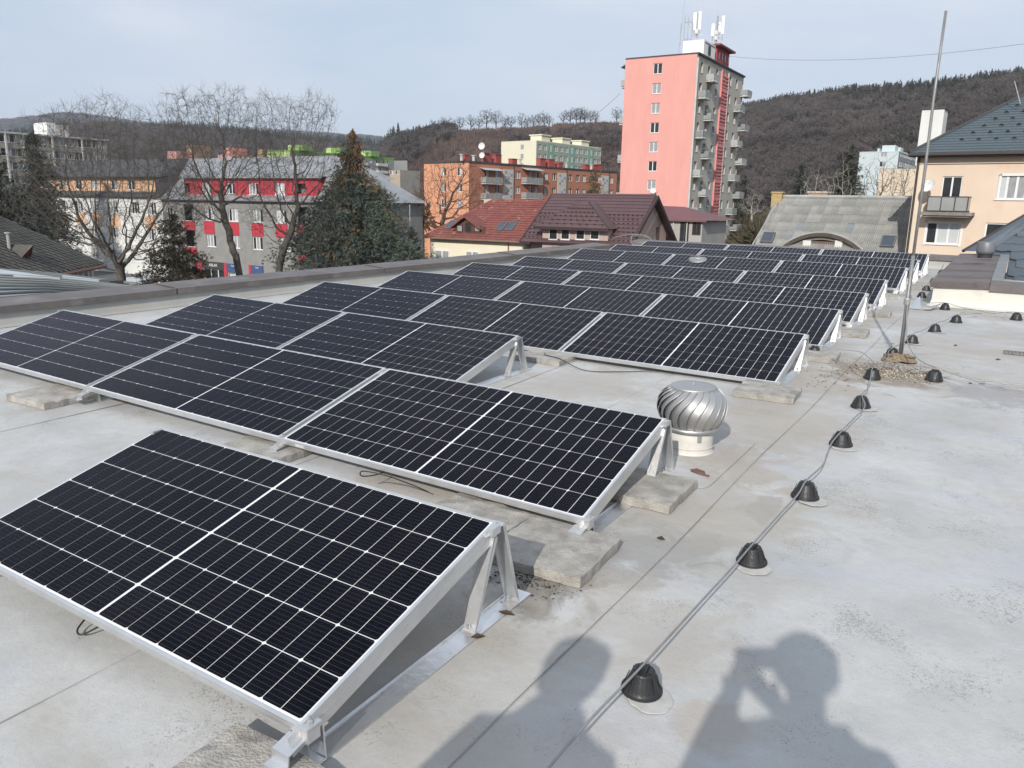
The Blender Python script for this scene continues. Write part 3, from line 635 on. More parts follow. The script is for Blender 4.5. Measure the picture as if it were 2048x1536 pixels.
wire('conductor_wire', 'thick grey wire running over the black holders from the camera to the rod base', [P3(-0.92, 0.2, .07), P3(-0.90, 1.2, .07), P3(-0.89, 1.8, .085), P3(-0.86, 2.22, .094), P3(-0.845, 2.7, .085), P3(-0.825, 3.1, .088), P3(-0.815, 3.37, .092), P3(-0.80, 3.85, .085), P3(-0.785, 4.1, .092), P3(-0.79, 4.32, .1), P3(-0.775, 4.7, .085), P3(-0.81, 5.1, .09), P3(-0.80, 5.42, .1), P3(-0.80, 5.85, .075), P3(-0.78, 6.2, .088), P3(-0.85, 6.52, .1), P3(-0.86, 6.95, .07), P3(-0.90, 7.3, .085), P3(-0.93, 7.64, .103), P3(-0.87, 7.88, .12), P3(-0.88, 8.2, .1), P3(-0.92, 8.55, .1), P3(-0.90, 8.82, .101), P3(-0.86, 9.3, .085), P3(-0.83, 9.79, .1), P3(-0.76, 10.3, .085), P3(-0.68, 10.8, .1), P3(-0.6, 11.3, .085), P3(-0.51, 11.79, .1), P3(-0.38, 12.2, .07), P3(-0.25, 12.55, .05)], 0.0044, GALV)
wire('conductor_wire', 'thin grey wire along the cream curb foot and round its corner to the far holders', [P3(1.8, 12.42, .08), P3(0.9, 12.47, .07), P3(0.16, 12.56, .1), P3(-0.1, 12.62, .05), P3(-0.3, 12.8, .05), P3(-0.55, 12.9, .07), P3(-0.73, 13.02, .096), P3(-0.95, 13.15, .06), P3(-1.06, 13.5, .05), P3(-1.12, 13.9, .07), P3(-1.16, 14.33, .096), P3(-1.18, 14.9, .07), P3(-1.19, 15.41, .096), P3(-1.2, 16.2, .07), P3(-1.2, 16.9, .096), P3(-1.22, 17.9, .07), P3(-1.22, 18.9, .096), P3(-1.25, 19.8, .15)], 0.0045, GALV)
wire('conductor_wire', 'upper of the two grey wires running right from the rod base across the roof', [P3(-0.90, 8.05, .12), P3(-0.7, 8.0, .09), P3(-0.45, 7.94, .1), P3(-0.2, 7.96, .06), P3(0.1, 8.0, .03), P3(0.7, 8.05, .03), P3(1.6, 8.0, .03)], 0.0045, GALV)
wire('conductor_wire', 'grey wire dropping from the rod clamp and running right along the roof', [P3(-0.82, 8.63, .62), P3(-0.79, 8.55, .4), P3(-0.74, 8.4, .22), P3(-0.62, 8.2, .12), P3(-0.45, 7.97, .103), P3(-0.15, 7.88, .05), P3(0.2, 7.86, .02), P3(0.9, 7.9, .02), P3(1.6, 7.86, .02)], 0.0045, GALV)
wire('bonding_wire', 'thin grey wire curving from the fifth row corner to the stony rod base', [P3(-1.55, 8.5, .08), P3(-1.4, 8.55, .06), P3(-1.18, 8.5, .07), P3(-1.05, 8.3, .05), P3(-0.96, 8.0, .06), P3(-0.93, 7.9, .09)], 0.0035, GALV)
wire('bonding_wire', 'lower thin grey wire from the fourth row paver to the stony rod base', [P3(-1.36, 8.05, .05), P3(-1.2, 8.0, .03), P3(-1.02, 7.88, .03), P3(-0.93, 7.78, .05)], 0.003, GALV)
wire('black_cable', 'black cable looping up out from below the second panel row', [P3(-2.95, 3.4, .03), P3(-2.85, 3.15, .06), P3(-2.83, 2.98, .10), P3(-2.78, 2.93, .155), P3(-2.66, 2.98, .14), P3(-2.55, 3.08, .075), P3(-2.50, 3.14, .03)], 0.0035, CABLE, 'cable')
wire('black_cable', 'black cable lying on the open roof in front of the fourth panel row', [P3(-4.2, 6.9, .05), P3(-3.85, 6.72, .04), P3(-3.72, 6.5, .062), P3(-3.5, 6.42, .058), P3(-3.2, 6.33, .01), P3(-2.9, 6.48, .008), P3(-2.6, 6.72, .02), P3(-2.5, 6.9, .05)], 0.004, CABLE, 'cable')
wire('black_cable', 'short black cable end sticking out under the front edge of the nearest panel', [P3(-2.79, 1.42, .03), P3(-2.76, 1.365, .014), P3(-2.72, 1.36, .010), P3(-2.69, 1.42, .03)], 0.0035, CABLE, 'cable')
hp_pts = [at(1222, 480, 21.6), at(1236, 473, 21.3), at(1262, 469, 21.0), at(1285, 470, 20.8), at(1300, 476, 20.6), at(1303, 485, 20.5)]
wire('bent_conductor', 'thin pale wire arched over the parapet corner beyond the farthest panels', hp_pts, 0.011, GALV)
wire('bent_conductor', 'second thin wire arch inside the first at the far parapet corner', [at(1262, 486, 20.9), at(1264, 472, 21.0), at(1276, 472, 20.9), at(1294, 474, 20.7), at(1296, 479, 20.7)], 0.009, GALV)
cb_ = at(1275, 488, 20.6); mb = MB(); mb.box(-.16, -.15, -.35, .16, .15, -.06); tag(part('junction_box', mb, VBASE, None, cb_), 'small pale box at the far parapet corner left of the farthest panel', 'box')
# clamps on the wires near the curb
for i, (x, y, a, lb) in enumerate([(-0.30, 12.48, 30, 'wire clamp at the junction left in front of the cream curb'), (-0.47, 12.78, 60, 'wire clamp on the wire just left of the curb junction'), (-0.06, 12.60, 0, 'wire clamp in the middle of the wire along the cream curb foot'), (0.03, 12.55, 20, 'wire clamp nearest the right edge along the cream curb foot'), (-0.06, 7.95, 0, 'left wire clamp on the twin wires right of the rod base'), (0.09, 7.93, 0, 'right wire clamp on the twin wires right of the rod base'), (-1.50, 8.48, 70, 'wire clamp at the front right corner of the fifth panel row')]):
    root = thing('wire_clamp', lb, 'wire clamp', P3(x, y, .035 if i > 3 else .05), (0, 0, R_(a)), 'small wire clamps')
    m = MB(); m.box(-0.022, -0.018, -0.004, 0.022, 0.018, -0.001); m.box(-0.022, -0.018, 0.008, 0.022, 0.018, 0.011); part('plate', m, ALU2, root)
    m = MB()
    for sx in (-0.014, 0.014): m.lathe([(0.006, -0.006), (0.006, 0.018)], 6, (sx, 0, 0))
    part('bolt', m, STEEL, root)
# lightning rod
RX, RY = -0.822, 8.66
rod = thing('lightning_rod', 'tall thin lightning rod standing in a stony clump right of the fourth panel row', 'lightning rod', RP(RX, RY, HR))
m = MB(); m.tube([(0, 0, 0.03), (0.0, 0, 1.05)], 0.018, 14); part('lower_tube', m, mat('weathered grey tube', (0.26, 0.258, 0.255), 0.5, 0.45, 0.2, 9), rod, smooth=True)
m = MB(); m.tube([(0, 0, 0.9), (0.004, 0, 1.9), (-0.002, 0, 2.5), (0.004, 0, 3.27)], [0.0145, 0.0140, 0.0130, 0.012], 14); part('upper_tube', m, mat('weathered grey tube', (0.26, 0.258, 0.255), 0.5, 0.45, 0.2, 9), rod, smooth=True)
m = MB(); m.lathe([(0.027, 0.56), (0.031, 0.57), (0.031, 0.62), (0.026, 0.63)], 14); m.box(0.02, -0.008, 0.575, 0.055, 0.008, 0.615); m.box(-0.05, -0.008, 0.60, -0.02, 0.008, 0.64); part('clamp', m, STEEL, rod)
m = MB(); m.tube([(0.022, -0.02, 0.02), (0.024, -0.022, 0.6), (0.022, -0.012, 0.9)], 0.004, 6); part('earth_lead', m, GALV, rod)
rs_ = random.Random(11)
m = MB()
for z in (0.01, 0.055):
    m.tube([(0.145*math.cos(2*PI*k/22)+rs_.uniform(-.014, .014), -0.06+0.085*math.sin(2*PI*k/22)+rs_.uniform(-.012, .012), z+rs_.uniform(-.004, .004)) for k in range(22)], 0.0035, 5, closed=True)
for k in range(16):
    a = 2*PI*k/16; m.tube([(0.145*math.cos(a), -0.06+0.085*math.sin(a), 0.0), (0.145*math.cos(a+.05), -0.06+0.085*math.sin(a+.05), 0.06)], 0.003, 5)
part('wire_basket', m, mat('rusty wire', (0.07, 0.055, 0.045), 0.8, 0.2, 0.3, 20), rod)
m = MB(); m.lathe([(0.17, 0.0), (0.14, 0.045), (0.10, 0.060), (0.03, 0.065)], 20); 
m.v = [(x, -0.06+y*0.62, z+rs_.uniform(-0.02, 0.02)) for x, y, z in m.v]
part('rubble_footing', m, mat('rubble brown', (0.24, 0.18, 0.12), 0.95, 0, 0.45, 30, bump=1.0, bscale=60), rod)
# crumbled stones round it
def stones(name, n, centre, spread, smin, smax, m, dens=1.7):
    V = []; Fc = []; rng = np.random.default_rng(5)
    for i in range(n):
        g = rng.normal(size=2); x = centre[0]+spread[0]*g[0]+0.25*spread[0]*g[1]; y = centre[1]+spread[1]*g[1]
        s = rng.uniform(smin, smax)*(0.5+rng.random()**3); b = len(V); z = rz_(x, y, HR)
        q = rng.normal(size=(6, 3)); base = np.array([(1,0,0),(-1,0,0),(0,1,0),(0,-1,0),(0,0,.7),(0,0,-.3)])*s
        base = base*(1+0.3*q); base[:, 2] = np.abs(base[:, 2])*0.8
        for p in base: V.append((x+p[0], y+p[1], z+p[2]))
        for f in ((0,2,4),(2,1,4),(1,3,4),(3,0,4),(2,0,5),(1,2,5),(3,1,5),(0,3,5)): Fc.append(tuple(b+k for k in f))
    return np_mesh(name, V, Fc, m)
PALE = mat('pale crumbs', (0.56, 0.50, 0.40), 0.9, 0, 0.35, 25, coord='World'); BRN = mat('brown crumbs', (0.15, 0.105, 0.07), 0.95, 0, 0.5, 25, coord='World')
o = bare('gravel', stones('gravel', 900, (-0.82, 7.95), (0.17, 0.16), 0.004, 0.010, PALE)); o['kind'] = 'stuff'; o['label'] = 'pale stone crumbs scattered round the lightning rod base'; o['category'] = 'gravel'
o = bare('gravel', stones('gravel', 1300, (-0.84, 8.08), (0.20, 0.20), 0.003, 0.010, BRN)); o['kind'] = 'stuff'; o['label'] = 'brown mossy crumbs mixed into the pale stones round the rod base'; o['category'] = 'gravel'
o = bare('gravel', stones('gravel', 130, (-1.26, 7.35), (0.10, 0.25), 0.003, 0.010, BRN)); o['kind'] = 'stuff'; o['label'] = 'brown crumbs trailing from the rod base towards the fourth panel row'; o['category'] = 'gravel'
MOSS = mat('dark moss', (0.05, 0.045, 0.035), 0.95, 0, 0.5, 30, coord='World')
o = bare('moss', stones('moss', 420, (-1.62, 2.64), (0.10, 0.045), 0.002, 0.006, MOSS)); o['kind'] = 'stuff'; o['label'] = 'dark moss crumbs along the front edge of the damp paver by the nearest panel'; o['category'] = 'moss'
# bent sheet metal offcut
sc = thing('metal_scrap', 'bent shiny sheet metal offcut lying on the roof left of the cream curb', 'metal scrap', RP(-1.02, 12.9))
m = MB(); m.add([(-0.20, -0.14, 0.004), (0.0, -0.16, 0.006), (-0.06, 0.20, 0.16), (-0.20, -0.14, 0.002), (0.0, -0.16, 0.003), (-0.058, 0.202, 0.155)], [(0, 1, 2), (5, 4, 3), (0, 3, 4, 1), (1, 4, 5, 2), (2, 5, 3, 0)]); part('left_fold', m, ALU2, sc)
m = MB(); m.prism([(0.0, -0.16, 0.004), (0.13, -0.17, 0.012), (0.27, 0.22, 0.09), (0.12, 0.12, 0.012)], (0, 0, 0.003)); part('right_fold', m, ALU2, sc)
m = MB(); m.prism([(-1.465, 4.36, 0), (-1.44, 4.40, 0), (-1.38, 4.375, 0), (-1.36, 4.33, 0), (-1.335, 4.33, 0), (-1.33, 4.30, 0), (-1.40, 4.31, 0), (-1.45, 4.33, 0)], (0, 0, 0.003)); m.v = [(x, y, rz_(x, y, HR+0.006)+z) for x, y, z in m.v]
tag(part('torn_patch', m, mat('rust brown patch', (0.16, 0.085, 0.06), 0.85, 0, 0.3, 20)), 'small torn reddish brown scrap on the roof between vent and paver', 'scrap')
def twig(label, x, y, a, l, m_):
    mb = MB(); c, s = math.cos(a), math.sin(a)
    mb.prism([(x-c*l, y-s*l, HR+.001), (x-s*.008, y+c*.008, HR+.012), (x+c*l, y+s*l, HR+.004), (x+s*.010, y-c*.010, HR+.003)], (0, 0, 0.004)); mb.v = [(p, q, z+SA*p+SB*q) for p, q, z in mb.v]
    tag(part('dry_leaf', mb, m_), label, 'leaf', 'dry leaves and twigs on the roof')
LEAF = mat('dry leaf', (0.05, 0.03, 0.022), 0.8, 0, 0.3, 30)
for lb, x, y, a, l in (('dark curled dry leaf beside the front leg of the nearest bracket', -1.50, 2.37, .1, .035), ('small dry twig just below the bracket foot of the nearest panel', -1.50, 2.17, .6, .025), ('dry twig on the stained roof between two pavers', -1.25, 3.36, -.1, .022), ('dry leaf on the open roof behind the metal rod of the curb', -0.40, 9.9, .5, .02), ('tiny dark speck of leaf in the shadow of the photographer', -0.30, 1.9, .5, .006), ('dry leaf on the roof near the right edge of the picture', 0.02, 9.3, .2, .025)):
    twig(lb, x, y, a, l, LEAF)
# drain grate far right
m = MB()
for k in range(6): m.box(-0.10+k*0.036, -0.09, 0.0, -0.085+k*0.036, 0.09, 0.012)
m.box(-0.11, -0.1, 0, 0.11, -0.09, 0.012); m.box(-0.11, 0.09, 0, 0.11, 0.1, 0.012)
g_ = roof_pt(2030, 708); tag(part('drain_grate', m, mat('dirty grate', (0.20, 0.19, 0.18), 0.8, 0.2, 0.3, 20), None, RP(g_.x, g_.y)), 'small flat dirty grey grate on the roof at the right edge', 'grate')

# ------------------------------------------------------------------ the two people whose shadows fall on the roof (they stand behind the camera)
SKIN = mat('skin', (0.50, 0.31, 0.23), 0.55, 0, 0.05, 8); HAIR = mat('dark hair', (0.03, 0.022, 0.018), 0.7, 0, 0.3, 40)
def skin_body(name, joints, bones, m, parent, sub=2, root=0):
    me = bpy.data.meshes.new(name); me.from_pydata([j[0] for j in joints], bones, []); me.materials.append(m)
    o = bare(name, me, parent)
    md = o.modifiers.new('skin', 'SKIN'); md.use_smooth_shade = True
    for i, j in enumerate(joints):
        r = j[1]; me.skin_vertices[0].data[i].radius = (r, r) if not isinstance(r, tuple) else r
        me.skin_vertices[0].data[i].use_root = (i == root)
    o.modifiers.new('sub', 'SUBSURF').levels = sub; o.modifiers['sub'].render_levels = sub
    return o
def person(label, loc, yaw, hgt, arms, jacket, trousers, hair_kind):
    root = thing('person', label, 'person', loc, (0, 0, yaw), 'people behind the camera'); s = hgt/1.80
    v = lambda x, y, z: (x*s, y*s, z*s)
    # faces local +Y
    J = [(v(0, 0, .98), .13*s), (v(0, 0.0, 1.16), .12*s), (v(0, .0, 1.36), .135*s), (v(0, 0, 1.50), .075*s), (v(0, .01, 1.58), .055*s), (v(0, .025, 1.66), .082*s), (v(0, .015, 1.73), .088*s)]
    B = [(0, 1), (1, 2), (2, 3), (3, 4), (4, 5), (5, 6)]
    for sd_ in (-1, 1):
        i0 = len(J); J += [(v(.10*sd_, 0, .92), .10*s), (v(.11*sd_, .02, .50), .062*s), (v(.12*sd_, -.01, .10), .045*s), (v(.13*sd_, .12, .045), .038*s)]
        B += [(0, i0), (i0, i0+1), (i0+1, i0+2), (i0+2, i0+3)]
        sh = v(.185*sd_, 0, 1.43); el, wr = arms[0 if sd_ < 0 else 1]
        i1 = len(J); J += [(sh, .062*s), (el, .045*s), (wr, .030*s)]; B += [(2, i1), (i1, i1+1), (i1+1, i1+2)]
        # hand: palm and five curled fingers
        w = Vector(wr); d = (w-Vector(el)).normalized(); side = Vector((sd_*-1.0, 0, 0.1)).normalized(); nrm = d.cross(side).normalized(); side = nrm.cross(d).normalized()
        pm = w + d*0.055*s; i2 = len(J); J.append((tuple(pm), .030*s)); B.append((i1+2, i2))
        for f in range(4):
            o_ = side*(-0.027+0.018*f)*s; ln = (0.030, 0.035, 0.033, 0.026)[f]*s
            a = pm + o_ + d*0.03*s; b_ = a + d*ln + nrm*-0.012*s; c_ = b_ + d*ln*0.45 + nrm*-0.022*s
            i3 = len(J); J += [(tuple(a), .0095*s), (tuple(b_), .0088*s), (tuple(c_), .0078*s)]; B += [(i2, i3), (i3, i3+1), (i3+1, i3+2)]
        a = w + d*0.03*s + side*-0.032*s; b_ = a + d*0.028*s + side*-0.018*s - nrm*0.008*s; i3 = len(J); J += [(tuple(a), .0105*s), (tuple(b_), .009*s)]; B += [(i1+2, i3), (i3, i3+1)]
    skin_body('body', J, B, SKIN, root)
    # head features
    m = MB(); m.tube([v(0, .100, 1.70), v(0, .122, 1.665), v(0, .105, 1.655)], [.010*s, .017*s, .010*s], 8); part('nose', m, SKIN, root, smooth=True)
    for sd_ in (-1, 1):
        m = MB(); m.lathe([(.001, -.012), (.009, -.008), (.0125, 0), (.009, .008), (.001, .012)], 10); part('eye', m, mat('eye white', (0.7, 0.7, 0.68), 0.3, 0, 0.02, 2), root, v(.032*sd_, .094, 1.697), smooth=True)
        m = MB(); m.tube([v(.090*sd_, .01, 1.715), v(.098*sd_, -.002, 1.70), v(.092*sd_, .008, 1.665)], [.010*s, .014*s, .008*s], 7); part('ear', m, SKIN, root, smooth=True)
    m = MB(); m.tube([v(-.026, .098, 1.628), v(0, .105, 1.626), v(.026, .098, 1.628)], [.004, .007, .004], 6); part('mouth', m, mat('lips', (0.4, 0.17, 0.15), 0.5, 0, 0.05, 5), root, smooth=True)
    b = bmesh.new(); bmesh.ops.create_uvsphere(b, u_segments=20, v_segments=14, radius=1.0)
    for q in b.verts:
        z = q.co.z; fr = q.co.y
        q.co = Vector((q.co.x*.108, q.co.y*.118-0.012, max(z, -0.55 if fr < 0.2 else 0.42)*.112+1.735))*s
        if hair_kind != 'hair': q.co.x *= 1.08; q.co.y *= 1.08; q.co.z = (q.co.z-1.73*s)*(1.5 if q.co.z < 1.73*s else 0.95)+1.73*s
        q.co += Vector(((math.sin(q.co.z*90)+math.cos(q.co.x*110))*.002,)*3)
    me = bpy.data.meshes.new('hair'); b.to_mesh(me); b.free(); me.materials.append(HAIR if hair_kind == 'hair' else trousers); me.polygons.foreach_set('use_smooth', [True]*len(me.polygons)); bare('hair' if hair_kind == 'hair' else 'knit_hat', me, root)
    # jacket and trousers follow the body
    JJ = [(v(0, 0, .80), (.185*s, .16*s)), (v(0, 0, 1.14), (.175*s, .145*s)), (v(0, 0, 1.36), (.175*s, .15*s)), (v(0, 0, 1.50), (.085 if hair_kind == 'hair' else .125)*s), (v(0, 0, 1.60), (.075 if hair_kind == 'hair' else .12)*s)][:4 if hair_kind == 'hair' else 5]; BB = [(0, 1), (1, 2), (2, 3)] + ([] if hair_kind == 'hair' else [(3, 4)])
    for sd_ in (-1, 1):
        i1 = len(JJ); el, wr = arms[0 if sd_ < 0 else 1]
        JJ += [(v(.20*sd_, 0, 1.42), .085*s), (el, .064*s), (wr, .048*s)]; BB += [(2, i1), (i1, i1+1), (i1+1, i1+2)]
    skin_body('jacket', JJ, BB, jacket, root)
    JT = [(v(0, 0, 1.04), (.165*s, .14*s))]; BT = []
    for sd_ in (-1, 1):
        i1 = len(JT); JT += [(v(.10*sd_, 0, .84), .105*s), (v(.11*sd_, .02, .50), .078*s), (v(.12*sd_, -.01, .03), .072*s)]; BT += [(0, i1), (i1, i1+1), (i1+1, i1+2)]
    skin_body('trousers', JT, BT, trousers, root)
    for sd_ in (-1, 1):
        m = MB(); x = .125*sd_*s
        m.prism([(x-.045, -.09, 0), (x+.045, -.09, 0), (x+.052, .10, 0), (x+.03, .19, 0), (x-.03, .19, 0), (x-.052, .10, 0)], (0, 0, .075)); part('shoe', m, mat('shoe leather', (0.04, 0.03, 0.025), 0.5, 0, 0.2, 9), root, bevel=0.015)
    return root
# photographer: right behind the camera, both hands up to the phone
ph = RP(0.235, -0.225)
pa = ((-0.33, 0.10, 1.20), (-0.235, 0.165, 1.53)), ((0.19, 0.17, 1.27), (-0.09, 0.20, 1.51))
person('photographer in a dark jacket holding a phone up in front of the face', ph, R_(14), 1.87, pa, mat('dark jacket cloth', (0.04, 0.045, 0.06), 0.9, 0, 0.2, 20), mat('work trousers cloth', (0.06, 0.065, 0.08), 0.9, 0, 0.2, 20), 'hair')
pb = ((-0.27, -0.03, 1.16), (-0.27, 0.06, 0.92)), ((0.27, -0.03, 1.16), (0.26, 0.10, 0.94))
person('person standing left of the photographer with arms hanging down', RP(-0.505, -0.455), R_(8), 1.72, pb, mat('grey jacket cloth', (0.15, 0.16, 0.17), 0.9, 0, 0.2, 20), mat('blue work cloth', (0.04, 0.06, 0.12), 0.9, 0, 0.2, 20), 'hat')
phn = thing('phone', 'thin black phone held upright in landscape by the photographer', 'phone')
bk = -FWD
Mp = Matrix((cam_r, cam_u, bk)).transposed().to_4x4(); Mp.translation = Vector((0, 0, CAMH)) + bk*0.012 - cam_r*0.0
phn.matrix_world = Mp
m = MB(); m.box(-0.075, -0.055, 0.0, 0.085, 0.022, 0.008); part('case', m, PLAST, phn, bevel=0.002)
m = MB(); m.box(-0.071, -0.052, 0.0081, 0.081, 0.019, 0.0086); part('screen', m, mat('phone screen', (0.02, 0.02, 0.025), 0.1, 0, 0.02, 2), phn)

# ------------------------------------------------------------------ buildings
WHITEF = mat('white window frame', (0.72, 0.72, 0.71), 0.45, 0, 0.03, 3); DGLASS = mat('dark window glass', (0.03, 0.034, 0.038), 0.12, 0, 0.5, 1.2, spec=0.6)
CURT = mat('pane with curtain', (0.30, 0.31, 0.32), 0.22, 0, 0.25, 2.0, spec=0.6, stretch=(6, 6, 1)); BLIND = mat('pane with blind', (0.50, 0.53, 0.54), 0.3, 0, 0.05, 3, spec=0.5)
BROWNF = mat('brown window frame', (0.06, 0.035, 0.028), 0.6, 0, 0.2, 5)
RAILM = mat('balcony panel grey', (0.27, 0.285, 0.285), 0.7, 0, 0.1, 2); SLABM = mat('balcony slab', (0.50, 0.49, 0.46), 0.85, 0, 0.12, 1)
WCACHE = {}
def win_mesh(w, h, n, fm, sill=True, d=0.16):
    key = (round(w, 2), round(h, 2), n, fm.name, sill, d)
    if key in WCACHE: return WCACHE[key]
    t = max(0.05, min(0.085, w*0.06)); m = MB(); y0, y1 = d-0.05, d+0.01
    m.box(-w/2, y0, 0, -w/2+t, y1, h); m.box(w/2-t, y0, 0, w/2, y1, h); m.box(-w/2+t, y0, 0, w/2-t, y1, t); m.box(-w/2+t, y0, h-t, w/2-t, y1, h)
    for k in range(1, n): x = -w/2+w*k/n; m.box(x-t*0.75, y0-0.01, t, x+t*0.75, y1, h-t)
    if sill: m.box(-w/2-0.04, -0.07, -0.05, w/2+0.04, d-0.052, -0.004)
    fr = m.mesh('window', fm); pn = []
    m = MB()
    pw = w/n-t*1.6
    m.box(-pw/2, -0.006, 0, pw/2, 0.006, h-2*t)
    for g in (DGLASS, CURT, BLIND): pn.append(m.mesh('pane', g))
    WCACHE[key] = (fr, pn, t); return WCACHE[key]
BR = random.Random(42)
class Bld:
    def __init__(s, name, label, P, ang, Wd, Dp, H, group=None, cat='building', zg=GROUND):
        s.W, s.D, s.H, s.ang, s.P = Wd, Dp, H, R_(ang), P
        s.root = thing(name, label, cat, (P.x, P.y, zg), (0, 0, R_(ang)), group); s.zg = zg; s.op = {'front': [], 'right': []}
    def xf(s, face):
        return {'front': ((0, 0), 0), 'right': ((0, 0), PI/2), 'back': ((0, s.D), PI), 'left': ((-s.W, s.D), -PI/2)}[face]
    def uz(s, face, px, py, off=0.0):
        (ox, oy), r = s.xf(face); a = s.ang
        n = Vector((math.sin(a+r), -math.cos(a+r), 0)); o = Vector((s.P.x, s.P.y, 0)) + Vector((math.cos(a)*ox-math.sin(a)*oy, math.sin(a)*ox+math.cos(a)*oy, 0)) + n*off
        d = ray(px, py); t = (o-EYE).dot(n)/d.dot(n); q = EYE+d*t; u = Vector((math.cos(a+r), math.sin(a+r), 0))
        return (q-o).dot(u), q.z-s.zg
    def span(s, face): return (-s.W, 0) if face == 'front' else (0, s.D)
    def wall(s, face, m, z0=0.0, z1=None, u0=None, u1=None, off=0.0, ops=None, th=0.16, label=None, name='wall'):
        z1 = s.H if z1 is None else z1; a, b = s.span(face)
        if face in ('back',): a, b = 0, s.W
        if face in ('left',): a, b = 0, s.D
        u0 = a if u0 is None else u0; u1 = b if u1 is None else u1
        ops = s.op.get(face, []) if ops is None else ops
        ops = [(max(x0, u0+.01), max(q0, z0+.01), min(x1, u1-.01), min(q1, z1-.01)) for (x0, q0, x1, q1) in ops if x1 > u0 and x0 < u1 and q1 > z0 and q0 < z1]
        us = sorted({u0, u1} | {round(o[0], 4) for o in ops} | {round(o[2], 4) for o in ops}); zs = sorted({z0, z1} | {round(o[1], 4) for o in ops} | {round(o[3], 4) for o in ops})
        mb = MB()
        for zi in range(len(zs)-1):
            run = None; zc = (zs[zi]+zs[zi+1])/2
            for ui in range(len(us)-1):
                uc = (us[ui]+us[ui+1])/2; hole = any(o[0] < uc < o[2] and o[1] < zc < o[3] for o in ops)
                if not hole: run = us[ui] if run is None else run
                if (hole or ui == len(us)-2) and run is not None:
                    e = us[ui] if hole else us[ui+1]
                    mb.add([(run, 0, zs[zi]), (e, 0, zs[zi]), (e, 0, zs[zi+1]), (run, 0, zs[zi+1])], [(0, 1, 2, 3)]); run = None
        for (x0, q0, x1, q1) in ops:
            mb.add([(x0, 0, q0), (x1, 0, q0), (x1, 0, q1), (x0, 0, q1), (x0, th, q0), (x1, th, q0), (x1, th, q1), (x0, th, q1)], [(0, 1, 5, 4), (1, 2, 6, 5), (2, 3, 7, 6), (3, 0, 4, 7)])
        (ox, oy), r = s.xf(face); nx, ny = math.sin(r), -math.cos(r)
        return part(name, mb, m, s.root, (ox+nx*off, oy+ny*off, 0), (0, 0, r), label=label)
    def place(s, face, u, z, y=0.0, off=0.0):
        (ox, oy), r = s.xf(face); y = y-off
        return (ox+math.cos(r)*u-math.sin(r)*y, oy+math.sin(r)*u+math.cos(r)*y, z), (0, 0, r)
    def window(s, face, u, z, w, h, n=2, fm=None, sill=True, d=0.16, glass=None, hole=True, off=0.0, name='window', label=None):
        fm = fm or WHITEF; fr, pn, t = win_mesh(w, h, n, fm, sill, d)
        loc, rot = s.place(face, u, z, 0, off); o = bare(name, fr, s.root, loc, rot)
        if label: o['label'] = label
        for k in range(n):
            g = glass if glass is not None else BR.choice((0, 0, 1, 1, 2) if n > 1 else (0, 1))
            bare('pane', pn[g], o, (-w/2+w*(k+0.5)/n, d-0.02, t))
        if hole: s.op[face].append((u-w/2+.002, z+.002, u+w/2-.002, z+h-.002))
        return o
    def roof_slab(s, m, t=0.25, ov=0.0, z=None, name='roof'):
        z = s.H if z is None else z; mb = MB(); mb.box(-s.W-ov, -ov, z+0.002, ov, s.D+ov, z+t); return part(name, mb, m, s.root)
    def balcony(s, face, u, z, w, d, hr=1.0, m=None, label=None, slats=True):
        loc, rot = s.place(face, u, z); m = m or RAILM
        mb = MB(); mb.box(-w/2, -d, -0.16, w/2, -0.003, 0); o = part('balcony', mb, SLABM, s.root, loc, rot, label=label)
        mb = MB()
        mb.box(-w/2, -d, 0.10, w/2, -d+0.03, hr-0.05); mb.box(-w/2, -d+0.03, 0.10, -w/2+0.03, 0, hr-0.05); mb.box(w/2-0.03, -d+0.03, 0.10, w/2, 0, hr-0.05)
        part('railing', mb, m, o)
        mb = MB(); mb.box(-w/2-0.02, -d-0.02, hr-0.045, w/2+0.02, -d+0.04, hr); mb.box(-w/2-0.02, -d+0.04, hr-0.045, -w/2+0.04, 0, hr); mb.box(w/2-0.04, -d+0.04, hr-0.045, w/2+0.02, 0, hr)
        for k in range(5): x = -w/2 + (w-0.03)*k/4; mb.box(x, -d-0.012, 0, x+0.03, -d-0.002, hr-0.05)
        part('handrail', mb, SLABM, o)
        return o
def plain(b, m, faces=('back', 'left'), **k):
    for f in faces: b.wall(f, m, ops=[], **k)
DROOF = mat('dark flat roof edge', (0.05, 0.052, 0.052), 0.8, 0, 0.2, 1)
def gridwin(b, face, us, zs, w, h, n=2, **k):
    for u in us:
        for z in zs: b.window(face, u, z, w, h, n, **k)

# ---- pink tower block
D0 = 123.5
P = at(1394.7, 107.5, D0); T = Bld('tower_block', 'tall pink and beige tower block with antenna masts on the roof', P, 0.9, 11.2, 24.4, P.z-GROUND)
PINK = mat('pink render', (0.68, 0.325, 0.285), 0.9, 0, 0.05, 0.6, bump=0.05, dirt=((0.62, 0.30, 0.265), 0.5, 0.55), stretch=(1, 1, .25)); BEIGE = mat('beige render', (0.46, 0.44, 0.39), 0.9, 0, 0.06, 0.5, dirt=((0.36, 0.345, 0.31), 0.35, 0.58))
uP = T.uz('front', 1312, 200)[0]; FL = 2.8
zt1 = T.uz('front', 1316, 147)[1]
for k in range(11): T.window('front', uP, zt1-0.05-FL*k, 1.42, 1.5, 2, glass=(0, 1, 1, 0, 1, 0, 1)[k % 7])
T.wall('front', PINK); plain(T, BEIGE)
mb = MB(); mb.box(-T.W-0.03, -0.03, T.H, 0.03, 0.0+0.2, T.H+0.06); part('parapet_edge', mb, mat('dark red edge', (0.16, 0.05, 0.045), 0.6, 0, 0.1, 1), T.root)
def ru(px, py): return T.uz('right', px, py)[0]
